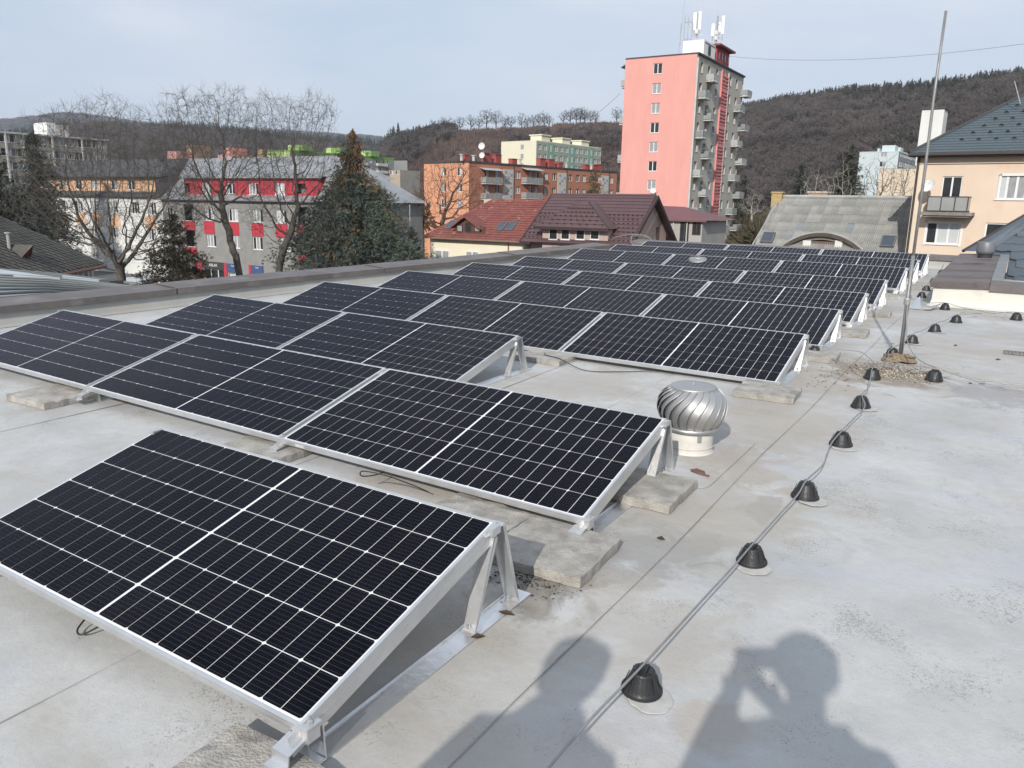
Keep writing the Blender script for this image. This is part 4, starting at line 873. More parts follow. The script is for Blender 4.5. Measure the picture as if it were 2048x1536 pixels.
cols = [ru(1403.6, 134), ru(1418.6, 140), ru(1434.3, 146), ru(1461.3, 160), ru(1474, 165), ru(1486.3, 170)]
ztop = T.uz('right', 1404, 146)[1]
BALF = mat('balcony sheet green grey', (0.22, 0.245, 0.245), 0.6, 0, 0.15, 2); BALW = mat('balcony bars pale', (0.36, 0.37, 0.365), 0.6, 0, 0.1, 3)
for k in range(11):
    z = ztop-FL*k
    lb = (1 if k % 2 == 0 else 0); rb = (5 if k % 2 == 0 else 4)
    for ci, u in enumerate(cols):
        if ci in (lb, rb): T.window('right', u, z-0.75, 1.25, 2.15, 1, sill=False, d=0.3)
        else: T.window('right', u, z, 1.15, 1.45, 1, d=0.3)
    for ci in (lb, rb):
        T.balcony('right', cols[ci]+(0.5 if ci in (0, 4) else 0.3), z-0.80, 2.9, 1.15, 0.95, (BALF, BALW, RAILM)[(k*2+ci) % 3])
T.wall('right', BEIGE, th=0.32)
us0, us1 = ru(1442.6, 150), ru(1455.3, 155)
mb = MB(); mb.box(us0, -0.05, 0, us1, -0.003, T.H-0.7); loc, rot = T.place('right', 0, 0); part('stair_strip', mb, mat('dark red strip', (0.50, 0.13, 0.12), 0.85, 0, 0.1, 1), T.root, loc, rot)
REDB = mat('pink red rung', (0.66, 0.24, 0.23), 0.8, 0, 0.08, 1)
m1 = MB(); m1.box(-(us1-us0)/2, -0.22, 0, (us1-us0)/2, -0.05, 0.22); rung = m1.mesh('stair_rung', REDB)
m1 = MB(); m1.box(-0.42, -0.09, 0, 0.42, -0.052, 0.34); spn = m1.mesh('stair_pane', CURT)
m1 = MB(); m1.box(-(us1-us0)/2, -0.20, 0, (us1-us0)/2, -0.05, 0.55); sband = m1.mesh('stair_band', REDB)
for k in range(11):
    zb = T.H-0.9-FL*(k+1)
    for q in range(4):
        loc, rot = T.place('right', (us0+us1)/2, zb+0.65+q*0.54); bare('stair_rung', rung, T.root, loc, rot)
        loc, rot = T.place('right', (us0+us1)/2+(0.35 if q % 2 else -0.35), zb+0.90+q*0.54); bare('stair_pane', spn, T.root, loc, rot)
    loc, rot = T.place('right', (us0+us1)/2, zb); bare('stair_band', sband, T.root, loc, rot)
for s0, s1, mm in ((us0-0.12, us0-0.01, REDB), (us1+0.01, us1+0.16, SLABM), (0.05, 0.25, SLABM)):
    mb = MB(); mb.box(s0, -0.26, 0, s1, -0.004, T.H-0.5); loc, rot = T.place('right', 0, 0); part('edge_strip', mb, mm, T.root, loc, rot)
T.roof_slab(DROOF, 0.22, 0.0)
mb = MB(); mb.box(-0.02, 0.15, T.H+0.0, 0.28, T.D, T.H+0.24); part('roof_edge', mb, DROOF, T.root)
# roof huts
mb = MB(); x0 = T.uz('front', 1366, 90, -3.0)[0]; x1 = T.uz('front', 1408, 90, -3.0)[0]; zz = T.uz('front', 1400, 79.5, -3.0)[1]
mb.box(x0, 3.0, T.H+.2, x1, 8.4, zz); part('lift_hut', mb, mat('white hut', (0.80, 0.80, 0.79), 0.7, 0, 0.03, 1), T.root)
mb = MB(); mb.box(x1+0.02, 5.0, zz-1.8, x1+0.10, 6.0, zz-0.5); mb.box(x1+0.01, 3.4, zz-0.35, x1+0.05, 8.0, zz-0.25); part('hut_vent', mb, DROOF, T.root)
mb = MB(); mb.box(-3.2, 9.6, T.H+.2, -0.25, 16.2, T.H+2.6); part('red_hut', mb, mat('red hut', (0.42, 0.07, 0.08), 0.85, 0, 0.1, 1), T.root)
mb = MB(); mb.box(-3.6, 9.0, T.H+2.62, 0.5, 17.0, T.H+2.9); part('hut_roof', mb, mat('red hut roof', (0.20, 0.05, 0.05), 0.8, 0, 0.2, 1), T.root)
mb = MB()
for y in (10.5, 12.0, 13.6, 15.2): mb.box(-0.25, y, T.H+0.9, -0.16, y+0.55, T.H+1.9)
part('hut_window', mb, DGLASS, T.root)
for y in (6.2, 11.0, 15.5):
    mb = MB(); mb.box(-1.4, y, T.H+.2, -0.5, y+1.1, T.H+0.95); part('roof_vent_box', mb, SLABM, T.root)
def mast(label, px, pbase, ptop, depth, panels, bars):
    u0_, z0_ = T.uz('front', px[0], pbase, -depth); u1_, z1_ = T.uz('front', px[0], ptop, -depth)
    a = T.ang; loc = (T.P.x+math.cos(a)*u0_-math.sin(a)*depth, T.P.y+math.sin(a)*u0_+math.cos(a)*depth, z0_+GROUND)
    root = thing('antenna_mast', label, 'antenna mast', loc, (0, 0, 0.4)); hh = z1_-z0_
    m = MB(); m.tube([(0, 0, 0), (0, 0, hh)], 0.13, 8); m.tube([(0, 0, hh), (0, 0, hh+1.6)], 0.03, 5); part('pole', m, STEEL, root)
    for (dx, dy, z0p, z1p, wd) in panels:
        m = MB(); m.box(dx-wd/2, dy-0.09, z0p*hh, dx+wd/2, dy+0.09, z1p*hh); part('antenna_panel', m, mat('antenna white', (0.75, 0.76, 0.76), 0.5, 0, 0.03, 1), root, bevel=0.03)
        m = MB(); m.box(min(0, dx), dy*0.5-0.03, (z0p+.06)*hh, max(0, dx), dy*0.5+0.03, (z0p+.06)*hh+0.07); m.box(min(0, dx), dy*0.5-0.03, (z1p-.08)*hh, max(0, dx), dy*0.5+0.03, (z1p-.08)*hh+0.07)
        m.tube([(dx, dy+.12, z0p*hh-0.9), (dx, dy+.12, z1p*hh-.1)], 0.055, 6); part('panel_bracket', m, STEEL, root)
    for zb in bars:
        m = MB(); m.box(-0.9, -0.05, zb*hh, 0.9, 0.05, zb*hh+0.09); m.box(-0.35, -0.35, zb*hh+.2, 0.1, 0.0, zb*hh+0.8); part('cross_bar', m, STEEL, root)
    return root
mast('left antenna mast with white panels on the white hut of the pink tower', (1393.2,), 76, 26, 5.2, [(-0.42, 0.0, 0.30, 1.02, 0.5), (0.28, -0.1, 0.32, 1.05, 0.42)], [0.1])
mast('right antenna mast with white panels and boxes above the red hut of the tower', (1431.5,), 96, 32, 10.5, [(-0.62, 0, 0.36, 0.76, 0.46), (0.85, 0, 0.42, 1.0, 0.40), (0.38, 0.3, 0.48, 0.82, 0.35)], [0.20, 0.36])
u0_, z0_ = T.uz('front', 1372, 82, -4.0)
lad = thing('aerial_mast', 'dark tubular antenna frame beside the left mast on the tower roof', 'antenna', (T.P.x+u0_, T.P.y+4.0, z0_+GROUND-0.6))
m = MB()
for x, h_ in ((-1.0, 3.1), (-0.45, 4.3), (0.12, 3.9), (0.75, 3.7)): m.tube([(x, 0, 0), (x, 0, h_)], 0.05, 6)
for z in (0.8, 3.2): m.tube([(-0.45, 0, z), (0.75, 0, z)], 0.04, 6)
m.tube([(-1.25, 0.3, -0.9), (-0.75, 0.3, 6.8)], 0.025, 5); part('tubes', m, STEEL, lad)
ud, zd = T.uz('front', 1304, 378); loc, rot = T.place('front', ud+0.35, zd-0.3, -0.45)
def dish(parent, loc, rot, r, m, name='satellite_dish'):
    mb = MB(); mb.lathe([(0.001, 0.0), (r*0.4, 0.02*r/0.4), (r*0.75, 0.075*r/0.4), (r, 0.14*r/0.4), (r*1.01, 0.14*r/0.4), (r*0.75, 0.068*r/0.4), (r*.4, 0.012), (.001, -.008)], 24, cap=False)
    mb.tube([(0, 0, 0), (0, 0.02, -0.22)], 0.02, 6); mb.tube([(0, r*0.6, 0.07), (0, 0.0, r*1.1)], 0.012, 5); mb.box(-0.03, -0.03, r*1.08, 0.03, 0.03, r*1.22)
    return part(name, mb, m, parent, loc, rot)
DISHW = mat('dish white', (0.66, 0.66, 0.64), 0.6, 0, 0.05, 4)
wl = bpy.data.objects  # the dish hangs on the tower window
d_ = dish(None, T.root.matrix_basis @ Vector(loc), (R_(70), 0, R_(25)), 0.45, DISHW); tag(d_, 'round white satellite dish at the lowest visible window of the pink tower face', 'satellite dish')
for zf in (8.3, 5.3, 2.6):   # balconies seen edge-on past the left corner
    uu, z_ = T.uz('left', 1240, 200)
for i, (py) in enumerate((171, 246, 322, 398)):
    z_ = T.uz('front', 1240, py)[1]; T.balcony('left', T.D-3.0, z_, 3.2, 1.2, 1.0, BALW)
mb = MB(); z_ = T.uz('front', 1244, 131)[1]; mb.prism([(-T.W, 1.2, z_+0.6), (-T.W-1.3, 1.2, z_-0.1), (-T.W-1.3, 1.2, z_-0.02), (-T.W, 1.2, z_+0.7)], (0, 3.6, 0)); part('awning', mb, STEEL, T.root)
# aerial wires
def longwire(label, p, q, sag, r=0.02):
    pts = [Vector(p).lerp(Vector(q), t/24) - Vector((0, 0, sag*4*(t/24)*(1-t/24))) for t in range(25)]
    mb = MB(); mb.tube(pts, r, 5); tag(part('aerial_wire', mb, mat('dark wire', (0.05, 0.05, 0.055), 0.7, 0, 0.1, 3)), label, 'wire')
longwire('long thin wire strung across the sky from the tower roof to the right', at(1452, 112, 133), at(2300, 48, 95), 1.6, 0.018)
longwire('thin wire running down to the left from the left corner of the pink tower', at(1240, 187, 124), at(1120, 262, 150), 1.0, 0.024)

# ---- orange block
D1 = 143.5
P = at(938, 325, D1); O = Bld('apartment_block', 'long orange apartment block with red roof chimneys and grey balconies', P, -8.2, 11.6, 47.5, P.z-GROUND)
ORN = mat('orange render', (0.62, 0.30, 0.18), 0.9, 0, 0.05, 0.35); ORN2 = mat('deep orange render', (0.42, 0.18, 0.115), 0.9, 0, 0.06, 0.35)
o1 = O.uz('front', 887, 346)[0]; o2 = O.uz('front', 919, 346)[0]; z1 = O.uz('front', 887, 352)[1]
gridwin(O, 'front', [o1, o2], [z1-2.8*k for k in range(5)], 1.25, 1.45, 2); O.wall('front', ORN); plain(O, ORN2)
ou = lambda px: O.uz('right', px, 345)[0]
zr_ = O.uz('right', 1037, 357)[1]
wcols = [974, 996, 1037, 1063, 1074.5, 1092, 1109, 1141.5, 1156, 1169, 1184, 1199, 1224]
for k in range(5):
    for i, px in enumerate(wcols):
        balc = i in (0, 3)
        O.window('right', ou(px), zr_-2.8*k-(0.7 if balc else 0), 1.3, 2.1 if balc else 1.35, 2, sill=not balc, fm=WHITEF, d=0.22)
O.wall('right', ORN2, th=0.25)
for k in range(4):
    for px in (979, 1060): O.balcony('right', ou(px), O.uz('right', px, 367)[1]-2.8*k, 4.6 if px < 1000 else 5.0, 1.25, 1.05, RAILM)
for px in (979, 1060):
    u_ = ou(px); z_ = O.uz('right', px, 339)[1]; mb = MB(); mb.prism([(u_-2.6, 0, z_+0.25), (u_-2.6, -1.5, z_-0.15), (u_-2.6, -1.5, z_-0.22), (u_-2.6, 0, z_+0.18)], (5.2, 0, 0)); loc, rot = O.place('right', 0, 0); part('awning', mb, mat('corrugated awning', (0.5, 0.52, 0.52), 0.5, 0.2, 0.1, 3), O.root, loc, rot)
for px in (1017, 1124.5, 1210.5):
    u_ = ou(px); m1 = MB(); m1.box(u_-1.5, -0.10, 0, u_+1.5, -0.004, O.H-0.75); loc, rot = O.place('right', 0, 0); part('stair_panel', m1, mat('cream panel', (0.52, 0.48, 0.42), 0.9, 0, 0.05, 1), O.root, loc, rot)
    for k in range(5):
        for r4 in range(4):
            for c3 in range(3):
                m2_ = WCACHE.get('gb') or MB().box(-0.30, -0.13, 0, 0.30, -0.102, 0.42).mesh('stair_window', BLIND); WCACHE['gb'] = m2_
                m3_ = WCACHE.get('gb2') or MB().box(-0.30, -0.13, 0, 0.30, -0.102, 0.42).mesh('stair_window', CURT); WCACHE['gb2'] = m3_
                loc, rot = O.place('right', u_+(c3-1)*0.78, O.H-1.5-0.52*r4-2.8*k); bare('stair_window', m2_ if (r4+c3+k) % 3 else m3_, O.root, loc, rot)
O.roof_slab(DROOF, 0.3, 0.12)
for i, (px, w_) in enumerate([(947, 1.0), (988, 1.3), (1010, 1.3), (1042, 1.2), (1098, 1.4), (1116, 1.5), (1134, 1.2), (1187, 1.2), (1203, 1.4), (1212, 1.0)]):
    u_ = ou(px); mb = MB(); h_ = (1.0, 1.6, 1.5, 1.0, 1.5, 1.5, 1.0, 1.0, 1.1, 1.3)[i]; mb.box(-2.6, u_-w_*.6, O.H+.31, -1.6, u_+w_*.6, O.H+.3+h_); mb.box(-2.7, u_-w_*.68, O.H+.31+h_, -1.5, u_+w_*.68, O.H+.42+h_); part('chimney', mb, mat('chimney red', (0.33, 0.07, 0.06), 0.9, 0, 0.15, 1), O.root)
for px in (931, 955, 1048, 1140, 1190): mb = MB(); mb.lathe([(0.25, 0), (0.25, 0.9), (0.4, 0.95), (0.4, 1.1)], 8, (-1.0, ou(px), O.H+.3)); part('vent_pipe', mb, SLABM, O.root)
loc = O.root.matrix_basis @ Vector((-1.4, ou(975), O.H+3.1)); d_ = dish(None, loc, (R_(80), 0, R_(10)), 0.62, DISHW); tag(d_, 'upper of two white satellite dishes above the orange block roof', 'satellite dish')
loc = O.root.matrix_basis @ Vector((-1.2, ou(974), O.H+1.5)); d_ = dish(None, loc, (R_(80), 0, R_(10)), 0.52, DISHW); tag(d_, 'lower of two white satellite dishes above the orange block roof', 'satellite dish')
mb = MB(); mb.tube([(-1.4, ou(975)+.3, O.H+.3), (-1.4, ou(975)+.3, O.H+3.3)], 0.06, 5); part('dish_pole', mb, STEEL, O.root)
for px in (1037-10, 1133, 1218): mb = MB(); mb.tube([(0.1, ou(px), 0), (0.1, ou(px), O.H)], 0.07, 5); part('downpipe', mb, DROOF, O.root)

# ---- cream and green block beyond
P = at(1073, 282, 250); C_ = Bld('apartment_block', 'cream and pale green apartment block with three cream boxes on its roof', P, -6.4, 14.0, 36.8, P.z-GROUND)
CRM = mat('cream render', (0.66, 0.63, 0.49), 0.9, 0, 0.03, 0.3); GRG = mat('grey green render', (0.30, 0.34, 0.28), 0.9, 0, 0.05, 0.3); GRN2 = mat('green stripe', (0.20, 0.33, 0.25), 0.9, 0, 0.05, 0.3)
c1 = C_.uz('front', 1044, 300)[0]; zc = C_.uz('front', 1044, 299.5)[1]
for k in range(5): C_.window('front', c1, zc-2.8*k, 1.3, 1.5, 1, glass=1)
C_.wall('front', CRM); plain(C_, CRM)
cu = lambda px: C_.uz('right', px, 296)[0]; zc2 = C_.uz('right', 1079, 299.5)[1]
for px in (1079, 1090.5, 1112, 1123, 1133.5, 1153.5, 1162.5, 1172.5, 1191, 1199.5):
    for k in range(6): C_.window('right', cu(px), zc2-2.8*k, 1.8, 1.6, 2, d=0.2, glass=1)
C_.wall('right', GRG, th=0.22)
for px in (1101, 1143.5, 1182):
    mb = MB(); mb.box(cu(px)-1.7, -0.08, 0, cu(px)+1.7, -0.004, C_.H-0.02); loc, rot = C_.place('right', 0, 0); part('green_strip', mb, GRN2, C_.root, loc, rot)
    for k in range(6): mb = WCACHE.get('gs') or MB().box(-0.45, -0.12, 0, 0.45, -0.082, 1.9).mesh('stair_window', BLIND); WCACHE['gs'] = mb; loc, rot = C_.place('right', cu(px)+.2, zc2-0.3-2.8*k); bare('stair_window', mb, C_.root, loc, rot)
C_.roof_slab(CRM, 0.25, 0.02)
for (pa_, pb_, pt) in ((1061, 1092, 271), (1105, 1133.5, 277.5), (1144.5, 1172, 282.5)):
    ua, ub = C_.uz('front', pa_, 280, -cu((pa_+pb_)/2+8))[0], 0
    yy = cu((pa_+pb_)/2+9); z_ = C_.uz('front', (pa_+pb_)/2, pt, -yy)[1]
    x0_ = C_.uz('front', pa_, 280, -yy)[0]; x1_ = C_.uz('front', pb_-9, 280, -yy)[0]
    mb = MB(); mb.box(x0_, yy, C_.H+.26, x1_, yy+4.5, z_); mb.box(x0_-.4, yy-.3, z_+.01, x1_+.3, yy+4.8, z_+.35); part('roof_box', mb, CRM, C_.root)

# ---- lime green block far left of centre
P = at(580, 302.5, 300); G_ = Bld('apartment_block', 'grey apartment block with lime green top band seen over the grey metal roof', P, -2.0, 12.5, 62, P.z-GROUND)
LIME = mat('lime render', (0.42, 0.54, 0.22), 0.9, 0, 0.04, 0.3); LIME2 = mat('lime green band', (0.19, 0.32, 0.09), 0.9, 0, 0.04, 0.3); GRY = mat('grey panel render', (0.23, 0.235, 0.235), 0.9, 0, 0.07, 0.3)
G_.wall('front', LIME); plain(G_, GRY)
gu = lambda px: G_.uz('right', px, 315)[0]; zg_ = G_.uz('right', 778, 328.5)[1]; GD = gu(778)
G_.D = max(30, GD+3)
for px in (590, 604, 618, 631, 646, 659, 672, 686, 700, 714, 727, 741, 752, 764, 774):
    for k in range(5): G_.window('right', gu(px), zg_-2.8*k-(0.5 if px in (764, 727, 686, 646) else 0), 1.6 if px != 764 else 2.6, 1.6, 2 if px != 764 else 3, d=0.2)
G_.wall('right', GRY, z1=G_.H-0.9, th=0.22); G_.wall('right', LIME2, z0=G_.H-0.9, ops=[]); G_.roof_slab(LIME2, 0.5, 0.1)
for k in range(4):
    G_.balcony('right', gu(761.5), zg_-0.9-2.8*k, 5.5, 1.2, 1.0, SLABM); G_.balcony('right', gu(722), zg_-0.9-2.8*k, 5.5, 1.2, 1.0, SLABM)
for (pa_, pb_, pt) in ((576, 605, 289), (650, 678, 295), (722, 741, 301)):
    yy = gu((pa_+pb_)/2+6); z_ = G_.uz('front', pb_, pt, -yy)[1]; x1_ = G_.uz('front', pa_+(pb_-pa_)*.42, 300, -yy)[0]; x0_ = G_.uz('front', pa_, 300, -yy)[0]; x2_ = G_.uz('front', pb_, 300, -yy)[0]
    mb = MB(); mb.box(x0_, yy, G_.H+.5, x1_, yy+5, z_); part('roof_box', mb, LIME, G_.root); mb = MB(); mb.box(x1_+.02, yy+.3, G_.H+.5, x2_, yy+5, z_-.05); part('roof_box', mb, LIME2, G_.root)

# ---- grey beige block at the far left
P = at(-22, 264, 200); Q = Bld('apartment_block', 'weathered grey beige apartment block at the far left behind the spruces', P, 0, 14, 70, P.z-GROUND)
qu = lambda px: Q.uz('right', px, 275)[0]; Q.D = qu(213)
GB = mat('weathered beige panel', (0.30, 0.28, 0.245), 0.9, 0, 0.1, 0.4); zq = Q.uz('right', 32, 285.5)[1]
for i, px in enumerate((14, 32, 52, 70, 88, 106, 122, 140, 154, 168, 184, 198)):
    for k in range(6): Q.window('right', qu(px), zq-2.8*k, 3.0 if i % 3 == 0 else 2.0, 1.6, 3 if i % 3 == 0 else 2, d=0.25)
Q.wall('right', GB, th=0.27); Q.wall('front', GB, ops=[]); plain(Q, GB); Q.roof_slab(SLABM, 0.35, 0.3)
mb = MB()
for px in (10, 45, 103, 162): mb.box(qu(px)-.15, -0.3, 0, qu(px)+.15, -.004, Q.H)
loc, rot = Q.place('right', 0, 0); part('wall_rib', mb, SLABM, Q.root, loc, rot)
mb = MB(); y0_ = qu(99); mb.box(-6, y0_, Q.H+.36, -0.6, qu(116), Q.H+3.0); part('roof_hut', mb, mat('white hut', (0.8,)*3), Q.root)
mb = MB(); mb.box(-6, qu(116)+.01, Q.H+.36, -0.6, qu(142), Q.H+2.7); part('roof_hut', mb, SLABM, Q.root)

# ---- pale blue block right
P = at(1798, 304, 300); Bq = Bld('apartment_block', 'pale blue apartment block right of the tall dark spruce, below the hillside', P, -3, 20, 45, P.z-GROUND)
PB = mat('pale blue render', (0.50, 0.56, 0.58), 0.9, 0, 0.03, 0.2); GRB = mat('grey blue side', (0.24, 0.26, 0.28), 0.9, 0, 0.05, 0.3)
Bq.W = -Bq.uz('front', 1720, 300)[0]
ub = Bq.uz('front', 1767.5, 310)[0]; zb_ = Bq.uz('front', 1767, 314)[1]
for k in range(6): Bq.window('front', ub, zb_-3.2*k, 2.0, 1.7, 2)
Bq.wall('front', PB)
bu = lambda px: Bq.uz('right', px, 315)[0]
for px in (1801.5, 1805.5, 1809.5, 1813, 1816.5, 1820, 1823.5, 1827, 1830.5):
    for k in range(5): Bq.window('right', bu(px), Bq.uz('right', 1801.5, 313.5)[1]-3.2*k, 2.6, 1.9, 2, d=0.2)
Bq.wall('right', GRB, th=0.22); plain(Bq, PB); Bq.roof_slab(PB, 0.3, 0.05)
for a_, b_, c_, y_ in ((1764, 1790, 291, 3), (1790.5, 1801, 295, 10), (1755, 1759, 297, 5)):
    x0_, x1_ = Bq.uz('front', a_, 300, -y_)[0], Bq.uz('front', b_, 300, -y_)[0]; z_ = Bq.uz('front', a_, c_, -y_)[1]; mb = MB(); mb.box(x0_, y_, Bq.H+.3, x1_, y_+5, z_); part('roof_box', mb, PB, Bq.root)
P = at(1836, 338, 230); X_ = Bld('low_building', 'low cream building behind the leafless trees left of the peach house', P, -3, 9, 12, P.z-GROUND); X_.wall('front', mat('pale cream', (0.62, 0.52, 0.40), 0.9), ops=[]); plain(X_, GB, ('back', 'left', 'right')); X_.roof_slab(GB, 0.2)
P = at(1654, 388, 170); X_ = Bld('low_building', 'small pale outbuilding behind the leafless saplings above the long roof', P, -3, 3.6, 4, 0.2+P.z-GROUND+0.0); X_.wall('front', mat('pale brick', (0.42, 0.30, 0.23), 0.9), ops=[]); plain(X_, GB, ('back', 'left', 'right')); X_.roof_slab(mat('pale cream', (0.62, 0.52, 0.40), 0.9), 0.3, 0.2)
P = at(800, 341, 330); X_ = Bld('low_building', 'small tan block behind the autumn brown tree left of the orange block', P, -3, 9, 12, P.z-GROUND)
for px in (783, 794): X_.window('front', X_.uz('front', px, 346)[0], X_.uz('front', px, 349)[1], 1.8, 1.5, 2)
X_.wall('front', mat('tan render', (0.40, 0.33, 0.25), 0.9), ops=None); plain(X_, GB, ('back', 'left', 'right')); X_.roof_slab(GB, 0.2)
for i, (pa_, pb_, pt, D_) in enumerate(((300, 352, 303, 300), (352, 384, 291, 320), (432, 458, 296, 310), (384, 470, 310, 305), (500, 526, 299, 312))):
    P = at(pb_, pt, D_); X_ = Bld('low_building', ('low salmon building seen through the left bare tree above the dark roof', 'small tan roof hut above the salmon building', 'small pink roof hut seen through the middle bare tree', 'long low salmon roofline between the pink hut and the tan hut', 'small brown hut next to the lime green wall')[i], P, 0, abs(at(pa_, pt, D_).x-P.x)*1.1, 8, P.z-GROUND)
    c = ((0.58, 0.30, 0.25), (0.34, 0.24, 0.15), (0.60, 0.27, 0.23), (0.52, 0.27, 0.22), (0.34, 0.24, 0.15))[i]; mm = mat('far render %d' % i, c, 0.9); X_.wall('front', mm, ops=[]); plain(X_, mm, ('back', 'left', 'right')); X_.roof_slab(mm, 0.2)
for i, (px, py, D_, w_) in enumerate(((1666, 305, 520, 9), (1703, 299, 540, 8), (1569, 330, 430, 4))):
    P = at(px, py, D_); zt_ = P.z
    X_ = Bld('hillside_house', ('white house on the wooded hillside left of the tall spruce', 'white house on the hillside peeping out behind the tall spruce top', 'tiny pale hut among the trees below the hillside')[i], P, 8, w_, 6, 9.0, zg=zt_-9.0)
    for k in range(3): X_.window('front', -w_*(0.2+0.3*k), 7.0, 1.4, 1.4, 2)
    X_.wall('front', mat('white far wall', (0.7, 0.7, 0.68), 0.9)); plain(X_, mat('white far wall', (0.7,)*3), ('back', 'left', 'right'))
    mb = MB(); mb.prism([(-w_-.4, -.4, 9.0), (.4, -.4, 9.0), (-w_/2, -.4, 9.0+w_*.22)], (0, 6.8, 0)); part('roof', mb, mat('far roof', (0.2, 0.17, 0.15), 0.9), X_.root)

# ---- street house: grey render with red panels, and its white and orange neighbour (one facade line)
DR = 94.0
RED = mat('red render', (0.42, 0.035, 0.055), 0.85, 0, 0.06, 1); GREYR = mat('grey roughcast', (0.235, 0.23, 0.22), 0.95, 0, 0.12, 1.2, bump=0.3, bscale=20)
ZINC = mat('pale zinc roof', (0.33, 0.34, 0.35), 0.5, 0.3, 0.10, 0.8, dirt=((0.24, 0.245, 0.25), 0.5, 0.5)); SLATE = mat('dark slate roof', (0.060, 0.061, 0.065), 0.75, 0, 0.15, 0.8)
P = at(640, 405, DR)
A_ = Bld('street_house', 'grey street house with bright red panels, red attic storey and pale metal roof', P, 1.9, 17.7, 13, 10.6-0.0)
A_.H = A_.uz('front', 500, 402.5)[1]
xs_ = lambda px, py=440: A_.uz('front', px, py)[0]
zz_ = lambda px, py: A_.uz('front', px, py)[1]
xL, xR = xs_(326, 430), xs_(757, 440)
sill1 = zz_(470, 443); sill2 = zz_(430, 494)
w1 = [(343, 1.7), (419, 1.75), (467, 1.75), (516, 1.75), (563, 1.75)]
for px, w in w1: A_.window('front', xs_(px), sill1, w, 1.55, 3)
for px, w in ((424, 1.75), (471, 1.75), (516, 1.75), (571, 1.75), (343, 1.7)): A_.window('front', xs_(px, 490)-0.05, sill2, w, 1.55, 3)
# recessed balconies at both ends
def loggia(b, u, z, w, h):
    b.op['front'].append((u-w/2, z, u+w/2, z+h)); mb = MB(); mb.box(u-w/2, 1.2, z, u+w/2, 1.25, z+h); part('loggia_wall', mb, GREYR, b.root)
    mb = MB(); mb.box(u+w/2-0.75, 1.12, z, u+w/2-0.1, 1.19, z+h-.15); o = part('door', mb, WHITEF, b.root); mb = MB(); mb.box(u+w/2-0.65, 1.09, z+.1, u+w/2-0.2, 1.115, z+h-.25); part('pane', mb, DGLASS, o)
for px in (379, 607):
    for zz in (sill1-0.15, sill2-0.15): loggia(A_, xs_(px), zz, 1.9, 2.1)
for px in (379, 607):
    for zz in (sill1-0.15, sill2-0.15):
        mb = MB(); mb.box(xs_(px)-1.05, -0.12, zz-1.15, xs_(px)+1.05, -0.004, zz-0.02); part('red_panel', mb, RED, A_.root)
        mb = MB(); mb.box(xs_(px)-1.08, -0.16, zz-.02, xs_(px)+1.08, -0.004, zz+0.05); part('sill', mb, WHITEF, A_.root)
for px in (419, 467, 515, 563): mb = MB(); mb.box(xs_(px, 455)-1.0, -0.05, sill2+1.62, xs_(px, 455)+1.0, -0.004, sill1-0.12); part('red_panel', mb, RED, A_.root)
# ground floor: shop
gz = zz_(430, 524)
SIGN = mat('dark sign board', (0.045, 0.043, 0.042), 0.6); BLUE = mat('blue banner', (0.05, 0.085, 0.20), 0.6)
sx0, sx1 = xs_(406, 530), xs_(449, 530)
mb = MB(); mb.box(sx0, -0.16, gz-0.85, sx1, -0.004, gz); sg = part('shop_sign', mb, SIGN, A_.root); text_obj('lettering', 'ABLAK', 0.52, WHITEF, sg, ((sx0+sx1)/2+0.1, -0.165, gz-0.42), (PI/2, 0, 0), 0.006)
b0, b1 = xs_(455.5, 535), xs_(476, 535); b2, b3 = xs_(505, 540), xs_(527, 540)
for q, (a, b) in enumerate(((b0, b1+0.6), (b2, b3))): mb = MB(); mb.box(a, -0.14, gz-1.1, b, -0.004, gz-0.05); o = part('blue_banner', mb, BLUE, A_.root); text_obj('lettering', 'Plastové' if q == 0 else 'Plast', 0.26, WHITEF, o, ((a+b)/2, -0.145, gz-0.3), (PI/2, 0, 0), 0.005)
for a, b in ((399, 405.5), (449.5, 455), (499, 504), (392, 396)): mb = MB(); mb.box(xs_(a, 540), -0.12, 0, xs_(b, 540), -0.004, gz-0.02); part('red_pilaster', mb, RED, A_.root)
A_.window('front', (sx0+sx1)/2, gz-3.6, (sx1-sx0)-.1, 2.7, 3, sill=False, glass=0); A_.window('front', (b0+b1)/2+.2, gz-3.6, 1.9, 2.3, 2, sill=False, glass=2); A_.window('front', (b2+b3)/2, gz-3.6, 1.8, 2.3, 2, sill=False, glass=2)
for px, w in ((571, 2.4), (607, 2.0)): mb = MB(); mb.box(xs_(px, 540)-w/2, -0.1, gz-2.2, xs_(px, 540)+w/2, -0.004, gz-0.7); part('red_panel', mb, RED, A_.root)
A_.wall('front', GREYR, u0=xL, u1=xR); A_.W = -xL
_c = Vector((A_.P.x+math.cos(A_.ang)*xR, A_.P.y+math.sin(A_.ang)*xR, 0)); _d = ray(829, 403); _n = Vector((math.cos(A_.ang), math.sin(A_.ang), 0)); _t = (_c-EYE).dot(_n)/_d.dot(_n); SD = ((EYE+_d*_t)-_c).dot(Vector((-math.sin(A_.ang), math.cos(A_.ang), 0))); SD = max(8.0, min(SD, 16.0)); print('side depth', SD)
mb = MB(); mb.add([(xL, 13, 0), (xL, 13, A_.H), (xL, 0.01, A_.H), (xL, 0.01, 0)], [(0, 1, 2, 3)]); mb.add([(xR, 0.01, 0), (xR, SD, 0), (xR, SD, A_.H), (xR, 0.01, A_.H)], [(0, 1, 2, 3)]); mb.add([(xL, SD, 0), (xR, SD, 0), (xR, SD, A_.H), (xL, SD, A_.H)], [(3, 2, 1, 0)]); part('wall', mb, GREYR, A_.root)
